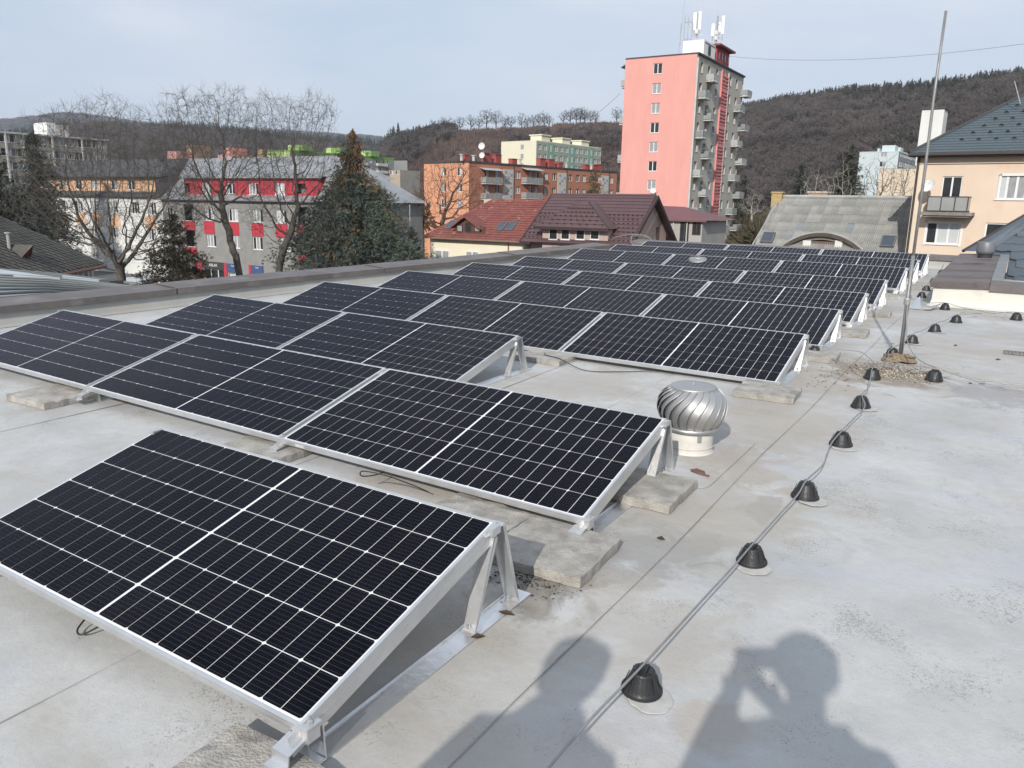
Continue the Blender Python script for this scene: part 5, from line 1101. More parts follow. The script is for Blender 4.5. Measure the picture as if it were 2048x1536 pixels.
mb = MB(); mb.box(xL-.1, -0.55, A_.H, xR+0.45, -0.30, A_.H+0.12); part('gutter', mb, mat('grey gutter', (0.22, 0.225, 0.23), 0.5, 0.3), A_.root)
# ledge roof, red attic storey, upper hipped roof
al, ar = xs_(357, 370)-0.4, xs_(619, 370); so_ = 1.3; zl = A_.H+0.75; zu = A_.uz('front', 480, 353, -so_)[1]
mb = MB(); mb.add([(xL, -.35, A_.H+.12), (xR+.3, -.35, A_.H+.12), (xR+.3, so_, zl), (xL, so_, zl)], [(0, 1, 2, 3)]); part('ledge_roof', mb, ZINC, A_.root)
ops = []; fw = []
for px in (413, 460, 507, 559): ops.append(px)
A_.op['attic'] = []
zwa = A_.uz('front', 413, 388, -so_)[1]
hs = []
for px in ops:
    u = A_.uz('front', px, 378, -so_)[0]; w, h = 1.75, 1.42; hs.append((u-w/2, zwa, u+w/2, zwa+h)); o = A_.window('front', u, zwa, w, h, 3, hole=False, off=-so_)
for px in (371, 601):
    u = A_.uz('front', px, 378, -so_)[0]; hs.append((u-.85, zl+.25, u+.85, zwa+1.35)); mb = MB(); mb.box(u-.85, so_+1.0, zl+.25, u+.85, so_+1.03, zwa+1.35); part('loggia_wall', mb, GREYR, A_.root)
A_.wall('front', RED, z0=zl-0.3, z1=zu, u0=al, u1=ar, off=-so_, ops=hs, th=0.2)
RIDGE = A_.uz('front', 480, 315, -6.5)[1]
e = 0.5
mb = MB(); mb.add([(ar+0.0, so_, zl-.1), (ar+3.0, 5.5, zl-.1), (ar+3.0, 5.5, zu), (ar, so_, zu)], [(0, 1, 2, 3)]); part('wall', mb, mat('red render side', (0.42, 0.035, 0.055), 0.85), A_.root)
rl, rr = A_.uz('front', 380, 317, -6.5)[0], A_.uz('front', 675, 317, -6.5)[0]
mb = MB()
mb.add([(al-e, so_-e, zu), (ar+1.1, so_-e, zu), (rr, 6.5, RIDGE), (rl, 6.5, RIDGE)], [(0, 1, 2, 3)]); mb.add([(ar+1.1, so_-e, zu), (ar+4, 7, zu-.3), (rr, 6.5, RIDGE)], [(0, 1, 2)])
mb.add([(al-e, 12, zu), (al-e, so_-e, zu), (rl, 6.5, RIDGE)], [(0, 1, 2)]); mb.add([(ar+4, 7, zu-.3), (ar+3, 12, zu), (rr, 6.5, RIDGE)], [(0, 1, 2)]); mb.add([(ar+3, 12, zu), (al-e, 12, zu), (rl, 6.5, RIDGE), (rr, 6.5, RIDGE)], [(0, 1, 2, 3)])
mb.box(al-e, so_-e-.02, zu-.22, ar+1.1, so_-e, zu-.01)
part('upper_roof', mb, ZINC, A_.root)
# right hand hip sweeping down to the main eave
hx = A_.uz('front', 800, 390, -2)[0]
mb = MB(); mb.add([(ar+.5, so_-.8, zl-.55), (xR+.5, -.3, A_.H+.14), (rr+2.5, 6.5, RIDGE-.6), (rr, 6.5, RIDGE-.02), (ar+1.8, so_-.3, zu-.02)], [(0, 1, 2, 3, 4)]); mb.add([(xR+.5, -.3, A_.H+.14), (xR+.5, SD+.4, A_.H+.14), (rr+2.5, 6.5, RIDGE-.6)], [(0, 1, 2)]); mb.add([(xR+.5, SD+.4, A_.H+.14), (xL, SD+.4, A_.H+.14), (rr+2.5, 6.5, RIDGE-.6)], [(0, 1, 2)]); part('lower_hip_roof', mb, ZINC, A_.root)
mb = MB(); mb.add([(xL, -.3, A_.H+.14), (al-.02, so_-.1, zl), (al-.02, so_-.1, zu), (rl-.4, 6.5, RIDGE-.1), (xL, 5.5, RIDGE-1.0)], [(0, 1, 2, 3, 4)]); part('lower_hip_roof', mb, ZINC, A_.root)
mb = MB()
for k in range(22): u = al-e+(ar+1.4-al)*k/21; mb.prism([(u, so_-e, zu+.01), (u+.05, so_-e, zu+.01), (u+.05, so_-e, zu+.07), (u, so_-e, zu+.07)], ((rl-al)*(1-k/21)*0.9+(rr-ar)*k/21*0.9, 5.9, (RIDGE-zu)*0.9))
part('roof_seams', mb, ZINC, A_.root)
mb = MB(); mb.tube([(xs_(821), -.1, 0), (xs_(821), -.1, A_.H)], .06, 6); mb.tube([(xs_(640), -.1, 0), (xs_(640), -.1, A_.H)], .06, 6); part('downpipe', mb, ZINC, A_.root)

P2 = Vector((A_.P.x+math.cos(A_.ang)*xL, A_.P.y+math.sin(A_.ang)*xL, 0))
Bw = Bld('street_house', 'white street house with orange patches between windows and dark slate roof behind bare tree', P2, 1.9, 32, 13, A_.H)
Bw.W = -Bw.uz('front', 48, 395)[0]; Bw.H = Bw.uz('front', 180, 392.5)[1]
WHT = mat('white render', (0.66, 0.66, 0.64), 0.9, 0, 0.05, 0.6); ORP = mat('orange render pale', (0.68, 0.42, 0.26), 0.9, 0, 0.07, 0.8)
bs = lambda px, py=410: Bw.uz('front', px, py)[0]; bz = lambda py, px=150: Bw.uz('front', px, py)[1]
zw1, zw2 = bz(424), bz(470)
for px in (70, 82, 100, 128, 157, 189, 227, 270, 303):
    w = 1.0 if px == 100 else 1.75
    Bw.window('front', bs(px), zw1, w, 1.6, 2 if w < 1.5 else 3); Bw.window('front', bs(px, 455), zw2-.1, w, 1.5, 2 if w < 1.5 else 3); Bw.window('front', bs(px, 500), zw2-3.2, w, 1.5, 2)
Bw.wall('front', WHT); plain(Bw, WHT, ('back', 'left', 'right'))
for px in (72, 130, 162, 195, 231, 301): mb = MB(); mb.box(bs(px, 440)-1.1, -.05, zw2+1.5, bs(px, 440)+1.1, -.004, zw1-.15); part('orange_panel', mb, ORP, Bw.root)
mb = MB(); mb.box(-Bw.W-.4, -.5, Bw.H, 0, -.28, Bw.H+.14); part('gutter', mb, SLATE, Bw.root)
za = Bw.H+.75; zat_ = Bw.uz('front', 180, 352, -1.3)[1]; ua0, ua1 = Bw.uz('front', 77, 370, -1.3)[0], Bw.uz('front', 310, 370, -1.3)[0]
mb = MB(); mb.add([(-Bw.W-.4, -.3, Bw.H+.14), (0, -.3, Bw.H+.14), (0, 1.3, za), (-Bw.W+1.5, 1.3, za)], [(0, 1, 2, 3)]); part('ledge_roof', mb, SLATE, Bw.root)
hs = []; zwa = Bw.uz('front', 95, 378, -1.3)[1]
for px in (95, 125, 157, 189, 228, 262): u = Bw.uz('front', px, 370, -1.3)[0]; hs.append((u-.8, zwa, u+.8, zwa+1.35)); Bw.window('front', u, zwa, 1.6, 1.35, 2, hole=False, off=-1.3)
Bw.wall('front', ORP, z0=za-.3, z1=zat_, u0=ua0, u1=ua1, off=-1.3, ops=hs)
mb = MB(); mb.box(ua0, 1.3+.01, za-.3, ua0+.05, 9, zat_); part('wall', mb, ORP, Bw.root)
zr2 = Bw.uz('front', 200, 320, -7)[1]; l0, r0 = Bw.uz('front', 135, 320, -7)[0], Bw.uz('front', 372, 320, -7)[0]
mb = MB(); mb.add([(ua0-.9, .6, zat_), (ua1+2.5, .6, zat_), (r0, 7, zr2), (l0, 7, zr2)], [(0, 1, 2, 3)]); mb.add([(ua0-.9, 12.5, zat_), (ua0-.9, .6, zat_), (l0, 7, zr2)], [(0, 1, 2)]); mb.add([(ua1+2.5, .6, zat_), (ua1+2.5, 12.5, zat_), (r0, 7, zr2)], [(0, 1, 2)]); mb.add([(ua1+2.5, 12.5, zat_), (ua0-.9, 12.5, zat_), (l0, 7, zr2), (r0, 7, zr2)], [(0, 1, 2, 3)]); mb.box(ua0-.9, .55, zat_-.2, ua1+2.5, .6, zat_); part('upper_roof', mb, SLATE, Bw.root)
mb = MB(); mb.add([(-Bw.W-.4, -.3, Bw.H+.14), (ua0-.02, 1.25, za-.1), (ua0-.02, 6.5, za+1.2), (-Bw.W-.4, 13, Bw.H+.14)], [(0, 1, 2, 3)]); part('lower_hip_roof', mb, SLATE, Bw.root); mb = MB(); mb.add([(ua1+.02, 1.2, za), (0, -.3, Bw.H+.14), (0, 6.5, zr2-.6), (ua1+2.2, .65, zat_)], [(0, 1, 2, 3)]); part('lower_hip_roof', mb, SLATE, Bw.root)

# ---- roof pieces: rows of profiled tiles as real ridges
def tile_plane(parent, name, quad, rows, cols, m, h=0.035, kind_stuff=True):
    """quad: lower-left, lower-right, upper-right, upper-left. Each row laps over the one below."""
    a, b, c, d = [Vector(p) for p in quad]; n = (b-a).cross(d-a).normalized(); mb = MB()
    for r in range(rows):
        t0, t1 = r/rows, (r+1)/rows; l0, r0_ = a.lerp(d, t0), b.lerp(c, t0); l1, r1 = a.lerp(d, t1), b.lerp(c, t1)
        nn = cols*2
        top, bot = [], []
        for q in range(nn+1):
            s = q/nn; wv = 0.018 if q % 2 else 0.0
            bot.append(l0.lerp(r0_, s)+n*(h+wv)); top.append(l1.lerp(r1, s)+n*(0.004+wv*.6))
        o = len(mb.v); mb.v += [tuple(p) for p in bot+top]+[tuple(l0.lerp(r0_, q/nn)) for q in range(nn+1)]
        k = nn+1
        for q in range(nn): mb.f.append((o+q, o+q+1, o+k+q+1, o+k+q)); mb.f.append((o+2*k+q, o+2*k+q+1, o+q+1, o+q))
    ob = part(name, mb, m, parent); 
    return ob
def cap_line(parent, p, q, r, m, name='ridge_cap'):
    mb = MB(); mb.tube([p, q], r, 7); return part(name, mb, m, parent)
def rplane(p0, n):      # ray-plane helper returning world points
    n = Vector(n).normalized(); p0 = Vector(p0)
    def f(px, py):
        d = ray(px, py); return EYE+d*((p0-EYE).dot(n)/d.dot(n))
    return f
BRT = mat('brown metal tile', (0.105, 0.062, 0.066), 0.5, 0.1, 0.10, 0.8); BRE = mat('brown eave trim', (0.055, 0.032, 0.033), 0.5, 0.1, 0.1, 2); TAUPE = mat('taupe render', (0.43, 0.33, 0.29), 0.9, 0, 0.04, 0.8)
RTL = mat('red clay tile', (0.195, 0.062, 0.052), 0.8, 0, 0.22, 1.6, dirt=((0.38, 0.26, 0.21), 2.2, 0.58))
# brown house: ridge along x, slope 38 degrees towards us
DB = 62.0
Rr = at(1312, 391, DB); ridge_y = Rr.y; s38 = math.tan(R_(38))
Fb = rplane(Rr, (0, -s38, 1))       # front roof plane
br = thing('brown_house', 'taupe house with dark brown tiled roof and a four window hipped dormer', 'house', (Rr.x, Rr.y, GROUND))
toL = lambda v, o: Vector((v.x-o.x, v.y-o.y, v.z-GROUND))
RL = Fb(1103, 391); EL = Fb(1038, 480); 
zE = EL.z-0.1; yE = Rr.y-(Rr.z-zE)/s38
xa, xb = RL.x, Rr.x; xe = Fb(1043, 478).x
lowL = Vector((xe, yE, zE)); lowR = Vector((Rr.x, yE, zE)); upL = Vector((xa, Rr.y, Rr.z)); upR = Vector((Rr.x, Rr.y, Rr.z))
tile_plane(br, 'front_roof', [toL(v, Rr) for v in (lowL, lowR, upR, upL)], 15, 42, BRT)
backR = Vector((Rr.x, 2*Rr.y-yE, zE)); backL = Vector((xe, 2*Rr.y-yE, zE))
mb = MB(); mb.add([toL(v, Rr) for v in (backR, backL, upL, upR)], [(0, 1, 2, 3)]); mb.add([toL(v, Rr) for v in (backL, lowL, upL)], [(0, 1, 2)]); part('back_roof', mb, BRT, br)
cap_line(br, toL(upL, Rr), toL(upR, Rr), 0.11, BRT); cap_line(br, toL(lowL, Rr), toL(upL, Rr), 0.09, BRE); 
for y_ in (yE, 2*Rr.y-yE):
    mb = MB(); a = toL(Vector((Rr.x+.02, y_, zE)), Rr); b = toL(upR, Rr)+Vector((.02, 0, 0)); mb.prism([a, b, b-Vector((0, 0, .28)), a-Vector((0, 0, .28))], (0.22, 0, 0)); part('verge_board', mb, BRE, br)
gx = Rr.x-0.40; gy = 1.5
mb = MB(); g0_, g1_ = yE+1.1, 2*Rr.y-yE-1.1; zt0 = Rr.z-.15; zs_ = zt0-(Rr.y-g0_)*s38
mb.prism([(gx-Rr.x, g0_-Rr.y, 0), (gx-Rr.x, g1_-Rr.y, 0), (gx-Rr.x, g1_-Rr.y, zs_-GROUND), (gx-Rr.x, 0, zt0-GROUND), (gx-Rr.x, g0_-Rr.y, zs_-GROUND)], (-(gx-xa)+0.3, 0, 0)); part('wall', mb, TAUPE, br); mb = MB(); mb.box(xe-Rr.x+.3, g0_-Rr.y+.02, 0, gx-Rr.x-.1, g1_-Rr.y-.02, zE-GROUND-.1); part('wall', mb, TAUPE, br)
# gable recess door
mb = MB(); wy = rplane((gx+.01, 0, 0), (1, 0, 0)); q1, q2 = wy(1311, 482), wy(1319, 454); mb.box(gx-Rr.x+.005, q1.y-Rr.y, q2.z-GROUND-2.4, gx-Rr.x+.03, q2.y-Rr.y, q2.z-GROUND); part('gable_door', mb, mat('door bronze', (0.13, 0.085, 0.06), 0.5), br)
cf = 0.0
# dormer
dy = yE+0.35; Fd = rplane((0, dy, 0), (0, 1, 0)); dl, dr_ = Fd(1085, 470).x, Fd(1216, 470).x; dtop = Fd(1150, 456).z; dbot = Fd(1150, 484).z
dm = thing
mb = MB(); mb.box(dl-Rr.x, dy-Rr.y, dbot-1.0-GROUND, dr_-Rr.x, dy+4.0-Rr.y, dtop-GROUND-0.02); part('dormer_wall', mb, TAUPE, br)
fr, pn, t_ = win_mesh(0.82, 0.95, 1, WHITEF, True, -0.02+0.05)
for px in (1107, 1131, 1161, 1190):
    u = Fd(px, 470).x; zb0 = Fd(px, 479).z; fr, pn, t_ = win_mesh(0.74, 0.88, 1, WHITEF, True, 0.03); o = bare('window', fr, br, (u-Rr.x, dy-Rr.y-.035, zb0-GROUND)); bare('pane', pn[0], o, (0, 0.005, t_))
e1, e2 = Fd(1073, 453), Fd(1223, 456); ze = dtop+.02; yf = dy-.45
ap1 = Fb(1177, 402.5); ap2 = Fb(1195.5, 402.5)
c0 = Vector((e1.x, yf, ze)); c1 = Vector((e2.x, yf, ze)); zr3 = ap1.z-.05
f0 = Vector((ap1.x, dy+2.2, zr3)); f1 = Vector((ap2.x, dy+2.2, zr3)); 
yb_ = Rr.y-(Rr.z-ze)/s38
tile_plane(br, 'dormer_roof', [toL(v, Rr) for v in (c0, c1, f1, f0)], 7, 16, BRT)
bk = Rr.y-(Rr.z-zr3)/s38
mb = MB(); mb.add([toL(v, Rr) for v in (c1, Vector((c1.x, yb_+.1, ze)), Vector((f1.x, bk+.1, zr3)), f1)], [(0, 1, 2, 3)]); mb.add([toL(v, Rr) for v in (Vector((c0.x, yb_+.1, ze)), c0, f0, Vector((f0.x, bk+.1, zr3)))], [(0, 1, 2, 3)]); mb.add([toL(v, Rr) for v in (f0, f1, Vector((f1.x, bk+.1, zr3)), Vector((f0.x, bk+.1, zr3)))], [(0, 1, 2, 3)]); part('dormer_side_roof', mb, BRT, br)
cap_line(br, toL(c0, Rr), toL(f0, Rr), .07, BRE); cap_line(br, toL(c1, Rr), toL(f1, Rr), .07, BRE)
mb = MB(); mb.box(c0.x-Rr.x, yf-Rr.y-.08, ze-GROUND-.18, c1.x-Rr.x, yf-Rr.y, ze-GROUND+.01); mb.box(lowL.x-Rr.x, yE-Rr.y-.1, zE-GROUND-.15, c0.x-Rr.x-.3, yE-Rr.y, zE-GROUND+.02); part('gutter', mb, BRE, br)
def guards(parent, quad, rows, cols, m, O_):
    a, b, c, d = [Vector(p) for p in quad]; n = (b-a).cross(d-a).normalized(); mb = MB(); ex = (b-a).normalized(); up_ = (d-a).normalized()
    for r in range(rows):
        for q in range(cols):
            s = (q+0.5+(0.5 if r % 2 else 0))/cols
            if s > .985: continue
            p = a.lerp(d, (r+.5)/rows).lerp(b.lerp(c, (r+.5)/rows), s)
            mb.add([p-ex*.10+n*.04, p+ex*.10+n*.04, p+n*.15-up_*.02, p-ex*.10+n*.04+up_*.05, p+ex*.10+n*.04+up_*.05], [(0, 1, 2), (3, 2, 4), (0, 2, 3), (1, 4, 2)])
    return part('snow_guards', mb, m, parent, kind='stuff')
q4 = [lowL.lerp(upL, .05), lowR.lerp(upR, .05), lowR.lerp(upR, .62), lowL.lerp(upL, .62)]
guards(br, [toL(v, Rr) for v in q4], 7, 24, BRE, Rr); guards(br, [toL(v, Rr) for v in (c0.lerp(f0, .05), c1.lerp(f1, .05), c1.lerp(f1, .8), c0.lerp(f0, .8))], 5, 9, BRE, Rr)

# red tiled house to its left
Fr_ = rplane(Rr+Vector((0, 0.6, -0.35)), (0, -math.tan(R_(33)), 1)); rt = thing('red_roof_house', 'cream house with old red tiled roof, skylights and a small wooden gable dormer', 'house', (RL.x, RL.y, GROUND)); 
t3 = math.tan(R_(33)); pR0 = Fr_(985, 401); zr5 = pR0.z; yr5 = pR0.y; xr1 = RL.x+2.6
eL = Fr_(849, 472); eR = Fr_(1042, 482); ze5 = min(eL.z, eR.z); ye5 = yr5-(zr5-ze5)/t3
Fe = rplane((0, ye5, 0), (0, 1, 0)); xl5 = Fe(849, 472).x; xr5 = Fe(1044, 482).x
tr = lambda v: Vector((v[0]-RL.x, v[1]-RL.y, v[2]-GROUND))
qd = [tr((xl5, ye5, ze5)), tr((xr5, ye5, ze5)), tr((xr1, yr5, zr5)), tr((pR0.x, yr5, zr5))]
tile_plane(rt, 'front_roof', qd, 17, 40, RTL, h=0.05)
mb = MB(); yb5 = 2*yr5-ye5; mb.add([tr((xl5, yb5, ze5)), qd[0], qd[3]], [(0, 1, 2)]); mb.add([tr((xr5, yb5, ze5)), tr((xl5, yb5, ze5)), qd[3], qd[2]], [(0, 1, 2, 3)]); part('back_roof', mb, RTL, rt)
cap_line(rt, qd[3], qd[2], .12, RTL); cap_line(rt, qd[0], qd[3], .12, RTL)
CRW = mat('cream yellow render', (0.74, 0.68, 0.53), 0.9, 0, 0.03, 0.8)
mb = MB(); mb.box(xl5-RL.x+.25, ye5-RL.y+.45, 0, xr5-RL.x-.1, yb5-RL.y-.4, ze5-GROUND-.05); part('wall', mb, CRW, rt)
Fw = rplane((0, ye5+.45, 0), (0, 1, 0))
for px, py, w in ((885, 499, 1.5), (945, 501, 1.3)):
    p = Fw(px, py); fr, pn, t_ = win_mesh(w, 1.4, 2, WHITEF, True, 0.03); o = bare('window', fr, rt, (p.x-RL.x, p.y-RL.y-.035, p.z-GROUND-1.45)); [bare('pane', pn[1], o, (-w/2+w*(k+.5)/2, 0.005, t_)) for k in range(2)]
mb = MB(); mb.box(xl5-RL.x, ye5-RL.y-.1, ze5-GROUND-.14, xr5-RL.x, ye5-RL.y, ze5-GROUND+.01); p = Fw(1018, 484); mb.tube([(p.x-RL.x, p.y-RL.y-.1, ze5-GROUND-.1), (p.x-RL.x, p.y-RL.y-.1, 3)], .05, 6); part('gutter', mb, mat('old gutter', (0.26, 0.15, 0.12), 0.6, 0.2), rt)
def skylight(parent, F, px, w, h, tl, O_, lab=None):
    n = Vector((0, -tl, 1)).normalized(); ey = Vector((0, 1, tl)).normalized(); p = F(*px); b = MB(); X = Vector((1, 0, 0))
    def bx(a0, a1, b0, b1, c0_, c1_, mb):
        mb.prism([p+X*a0+ey*b0+n*c0_-O_, p+X*a1+ey*b0+n*c0_-O_, p+X*a1+ey*b1+n*c0_-O_, p+X*a0+ey*b1+n*c0_-O_], n*(c1_-c0_))
    t = .08
    bx(-w/2, w/2, -h/2, -h/2+t, .0, .14, b); bx(-w/2, w/2, h/2-t, h/2, .0, .14, b); bx(-w/2, -w/2+t, -h/2+t, h/2-t, 0, .14, b); bx(w/2-t, w/2, -h/2+t, h/2-t, 0, .14, b)
    o = part('skylight', b, mat('skylight frame', (0.16, 0.16, 0.155), 0.5, 0.3), parent); g = MB(); bx(-w/2+t, w/2-t, -h/2+t, h/2-t, .05, .11, g); part('pane', g, mat('skylight glass', (0.05, 0.065, 0.09), 0.10, 0, 0.05, 1, spec=0.7), o); return o
O5 = Vector((RL.x, RL.y, GROUND))
for px in ((1004, 454), (1023, 454), (902, 451)): skylight(rt, Fr_, px, .72, 1.15, t3, O5)
# gabled timber dormer
WOOD = mat('dark timber', (0.10, 0.05, 0.035), 0.7, 0, 0.2, 3); b1_, b2_ = Fr_(911, 462), Fr_(973, 467); yd = b1_.y-.25; Fg = rplane((0, yd, 0), (0, 1, 0))
gl, gr, ga = Fg(905, 455), Fg(964, 459), Fg(932.5, 434.5); gb = Fg(930, 466)
mb = MB(); mb.prism([tr((Fg(911, 465).x, yd, gb.z)), tr((Fg(970, 466).x, yd, gb.z)), tr((Fg(962, 455).x, yd, gl.z+.1)), tr((ga.x, yd, ga.z-.2)), tr((Fg(912, 455).x, yd, gl.z+.05))], (0, 1.5, 0)); part('dormer_front', mb, WOOD, rt)
yk = lambda z: yr5-(zr5-z)/t3
mb = MB()
for s, g_ in ((-1, gl), (1, gr)):
    A = tr((ga.x, yd-.35, ga.z)); B = tr((g_.x, yd-.35, g_.z-.05)); C2 = tr((g_.x, yk(g_.z)+.1, g_.z-.05)); D2 = tr((ga.x, yk(ga.z)+.1, ga.z)); th = Vector((0, 0, .12))
    mb.add([A, B, C2, D2, A+th, B+th, C2+th, D2+th], [(0, 1, 2, 3), (4, 5, 6, 7), (0, 1, 5, 4), (1, 2, 6, 5), (3, 0, 4, 7)])
part('dormer_roof', mb, RTL, rt)
for px in (920, 936.5, 955): p = Fg(px, 463.5); fr, pn, t_ = win_mesh(.55, .55 if px != 936.5 else .75, 1, BROWNF, False, 0.03); o = bare('window', fr, rt, (p.x-RL.x, yd-RL.y-.04, p.z-GROUND)); bare('pane', pn[1 if px != 936.5 else 0], o, (0, .005, t_))
p = Fr_(975, 404); mb = MB(); mb.box(p.x-RL.x-.6, p.y-RL.y+.3, p.z-GROUND-.5, p.x-RL.x+.5, p.y-RL.y+1.0, p.z-GROUND+.25); part('chimney', mb, mat('cream chimney', (0.5, 0.42, 0.33), 0.9), rt)

# grey house with low maroon roof between brown house and tower
Pm = at(1416, 437, 84); gh = thing('grey_house', 'small grey rendered house with shallow maroon roof at the foot of the tower', 'house', (Pm.x, Pm.y, GROUND))
Fm = rplane((0, Pm.y, 0), (0, 1, 0)); MAR = mat('maroon tile', (0.16, 0.07, 0.072), 0.6, 0, 0.1, 1); LG = mat('light grey render', (0.36, 0.35, 0.33), 0.9, 0, 0.08, 0.7)
x0_ = Fm(1325, 440).x; lx = lambda px, py=460: Fm(px, py).x-Pm.x; lz = lambda px, py: Fm(px, py).z-GROUND; hE = lz(1400, 441)
mb = MB(); a0 = Vector((x0_-Pm.x-2, -.4, hE)); a1 = Vector((0, -.4, hE)); tp = Vector((x0_-Pm.x+.5, 5.0, lz(1330, 419)+.3)); mb.add([a0, a1, tp, a0+Vector((0, 4.5, 1.4))], [(0, 1, 2, 3)]); mb.add([a1, Vector((0, 10, hE)), tp], [(0, 1, 2)]); mb.add([a0-Vector((0, 0, .15)), a1-Vector((0, 0, .15)), a1, a0], [(0, 1, 2, 3)]); part('roof', mb, MAR, gh)
mb = MB(); mb.box(x0_-Pm.x-1.5, 0, 0, lx(1404), 8, hE-.1); part('wall', mb, LG, gh)
for px, w, h, py in ((1369, .95, 2.2, 483), (1393, .9, 1.4, 470)): fr, pn, t_ = win_mesh(w, h, 2, BROWNF, False, 0.04); o = bare('window', fr, gh, (lx(px), -.04, lz(px, py))); [bare('pane', pn[0], o, (-w/2+w*(k+.5)/2, .01, t_)) for k in range(2)]
mb = MB(); [mb.tube([(lx(px), -.1, 0), (lx(px), -.1, hE-.1)], .06, 6) for px in (1347, 1374)]; part('downpipe', mb, SLABM, gh)

# ---- long hall roof of corrugated sheets with an arched dormer
DH = 66.0
Hr = at(1684, 395.3, DH); sl = math.tan(R_(40)); ha = R_(-3.0)
hall = thing('hall', 'long low hall with grey corrugated sheet roof, arched dormer and two skylights', 'hall', (Hr.x, Hr.y, GROUND), (0, 0, ha))
nW = Vector((math.sin(ha)*sl, -math.cos(ha)*sl, 1)).normalized(); Fh = rplane(Hr, nW); Minv = Matrix.Rotation(-ha, 3, 'Z')
def hl(v): return Minv @ Vector((v.x-Hr.x, v.y-Hr.y, v.z-GROUND))
rl_, rr_ = hl(Fh(1562, 394)), hl(Fh(1900, 397)); zH = Hr.z-GROUND
ll_, lr_ = hl(Fh(1500, 500)), hl(Fh(1808, 505)); run = -min(ll_.y, lr_.y)+1.2
def hp_(x, y, off=0.0): return Vector((x, y, zH+y*sl))+Vector((0, -sl, 1)).normalized()*off
SHT = [mat('fibre sheet %d' % i, c, 0.95, 0, 0.16, 1.3, dirt=((0.22, 0.215, 0.20), 1.1, 0.58), bump=0.3, bscale=12) for i, c in enumerate(((0.335, 0.335, 0.322), (0.30, 0.30, 0.29), (0.365, 0.36, 0.345), (0.29, 0.31, 0.34)))]
nr, L_ = 8, run/8.0; xlo, xhi = ll_.x-.3, rr_.x+0.5; ncol = 26; cw = (xhi-xlo)/ncol
rg = random.Random(4)
def sheet_mesh(m, wv=8):
    mb = MB(); n = wv*2
    for e_, lift in ((0, .055), (1, .012)):
        for q in range(n+1): x = cw*1.03*q/n; z = 0.028*(1+math.cos(2*PI*q/4.0))*.5; y = (0 if e_ == 0 else 1)*L_*1.06
        
    vs = []
    for e_, lift in ((0, .040), (1, .006)):
        for q in range(n+1): x = cw*1.02*q/n; zz = lift+0.055*math.cos(2*PI*q/4.0); yy = e_*L_/math.cos(math.atan(sl))*1.05; vs.append(Vector((x, yy*math.cos(math.atan(sl))-zz*math.sin(math.atan(sl)), yy*math.sin(math.atan(sl))+zz*math.cos(math.atan(sl)))))
    k = n+1; fs = [(q, q+1, k+q+1, k+q) for q in range(n)]
    vs += [v-Vector((0, 0, .02)) for v in vs[:k]]; fs += [(2*k+q, 2*k+q+1, q+1, q) for q in range(n)]
    mb.add(vs, fs); return mb.mesh('roof_sheet', m)
SM = [sheet_mesh(m) for m in SHT]
c2_ = math.cos(math.atan(sl))
for r in range(nr):
    for c in range(ncol):
        x = xlo+c*cw; y = -run+(r+0.0)*L_*1.0
        # hipped left end: skip sheets left of the slanting gable edge
        t = (y+L_*.5)/-run; edge = rl_.x+(ll_.x-rl_.x)*(-(y+L_*.5))/(-ll_.y)
        if x < edge-cw*.5: continue
        k = rg.choices((0, 1, 2, 3), (6, 4, 4, .35))[0]
        o = bare('roof_sheet', SM[k], hall, hp_(x, y, rg.uniform(0, .02)), (rg.uniform(-.012, .012), rg.uniform(-.012, .012), rg.uniform(-.008, .008)))
        o.scale = (1, (L_/c2_)/(L_*1.0)/ (1.0), 1) if False else (1, 1, 1)
for me_ in SM: pass
cap_line(hall, hp_(rl_.x, 0, .06), hp_(xhi, 0, .06), .14, SHT[0]); cap_line(hall, hp_(rl_.x, 0, .06), hp_(ll_.x, ll_.y, .06), .07, SHT[1], 'verge')
mb = MB(); mb.prism([hp_(xlo+1.5, -run, -.15), hp_(xhi, -run, -.15), hp_(xhi, 0, -.15), hp_(rl_.x+.3, 0, -.15)], (0, 0, -.3)); mb.prism([(rl_.x+.3, 0.1, 0), (xhi, 0.1, 0), (xhi, 0.1, zH-.1), (rl_.x+.3, 0.1, zH-.1)], (0, 6, 0)); mb.add([(rl_.x+.3, 0, zH), (xhi, 0, zH), (xhi, 6.4, zH-5), (rl_.x+.3, 6.4, zH-5)], [(0, 1, 2, 3)]); part('roof_deck', mb, SHT[1], hall)
mb = MB(); mb.box(ll_.x+.8, -run+.5, 0, xhi-.3, 6, zH-run*sl-.3); part('wall', mb, TAUPE, hall)
for px in ((1536, 478), (1776, 486)):
    p = Fh(*px); o = skylight(hall, lambda a, b: Fh(a, b), px, .92, 1.1, sl, Vector((0, 0, 0)))
    o.parent = None; me_ = o.data; ch = o.children[0].data
    for mm_ in (me_, ch):
        for v in mm_.vertices: v.co = hl(v.co)+Vector((0, -.03, .07))
    o.parent = hall
pc = Fh(1556, 397); pl = hl(pc); mb = MB(); mb.box(pl.x-.40, pl.y-.4, pl.z-.7, pl.x+.40, pl.y+.15, pl.z+.40); mb.box(pl.x-.46, pl.y-.46, pl.z+.402, pl.x+.46, pl.y+.21, pl.z+.52)
for k in range(7): mb.box(pl.x-.41, pl.y-.41, pl.z-.9+k*.19, pl.x+.41, pl.y+.16, pl.z-.88+k*.19)
part('chimney', mb, mat('yellow brick', (0.42, 0.31, 0.15), 0.9, 0, 0.2, 8), hall)
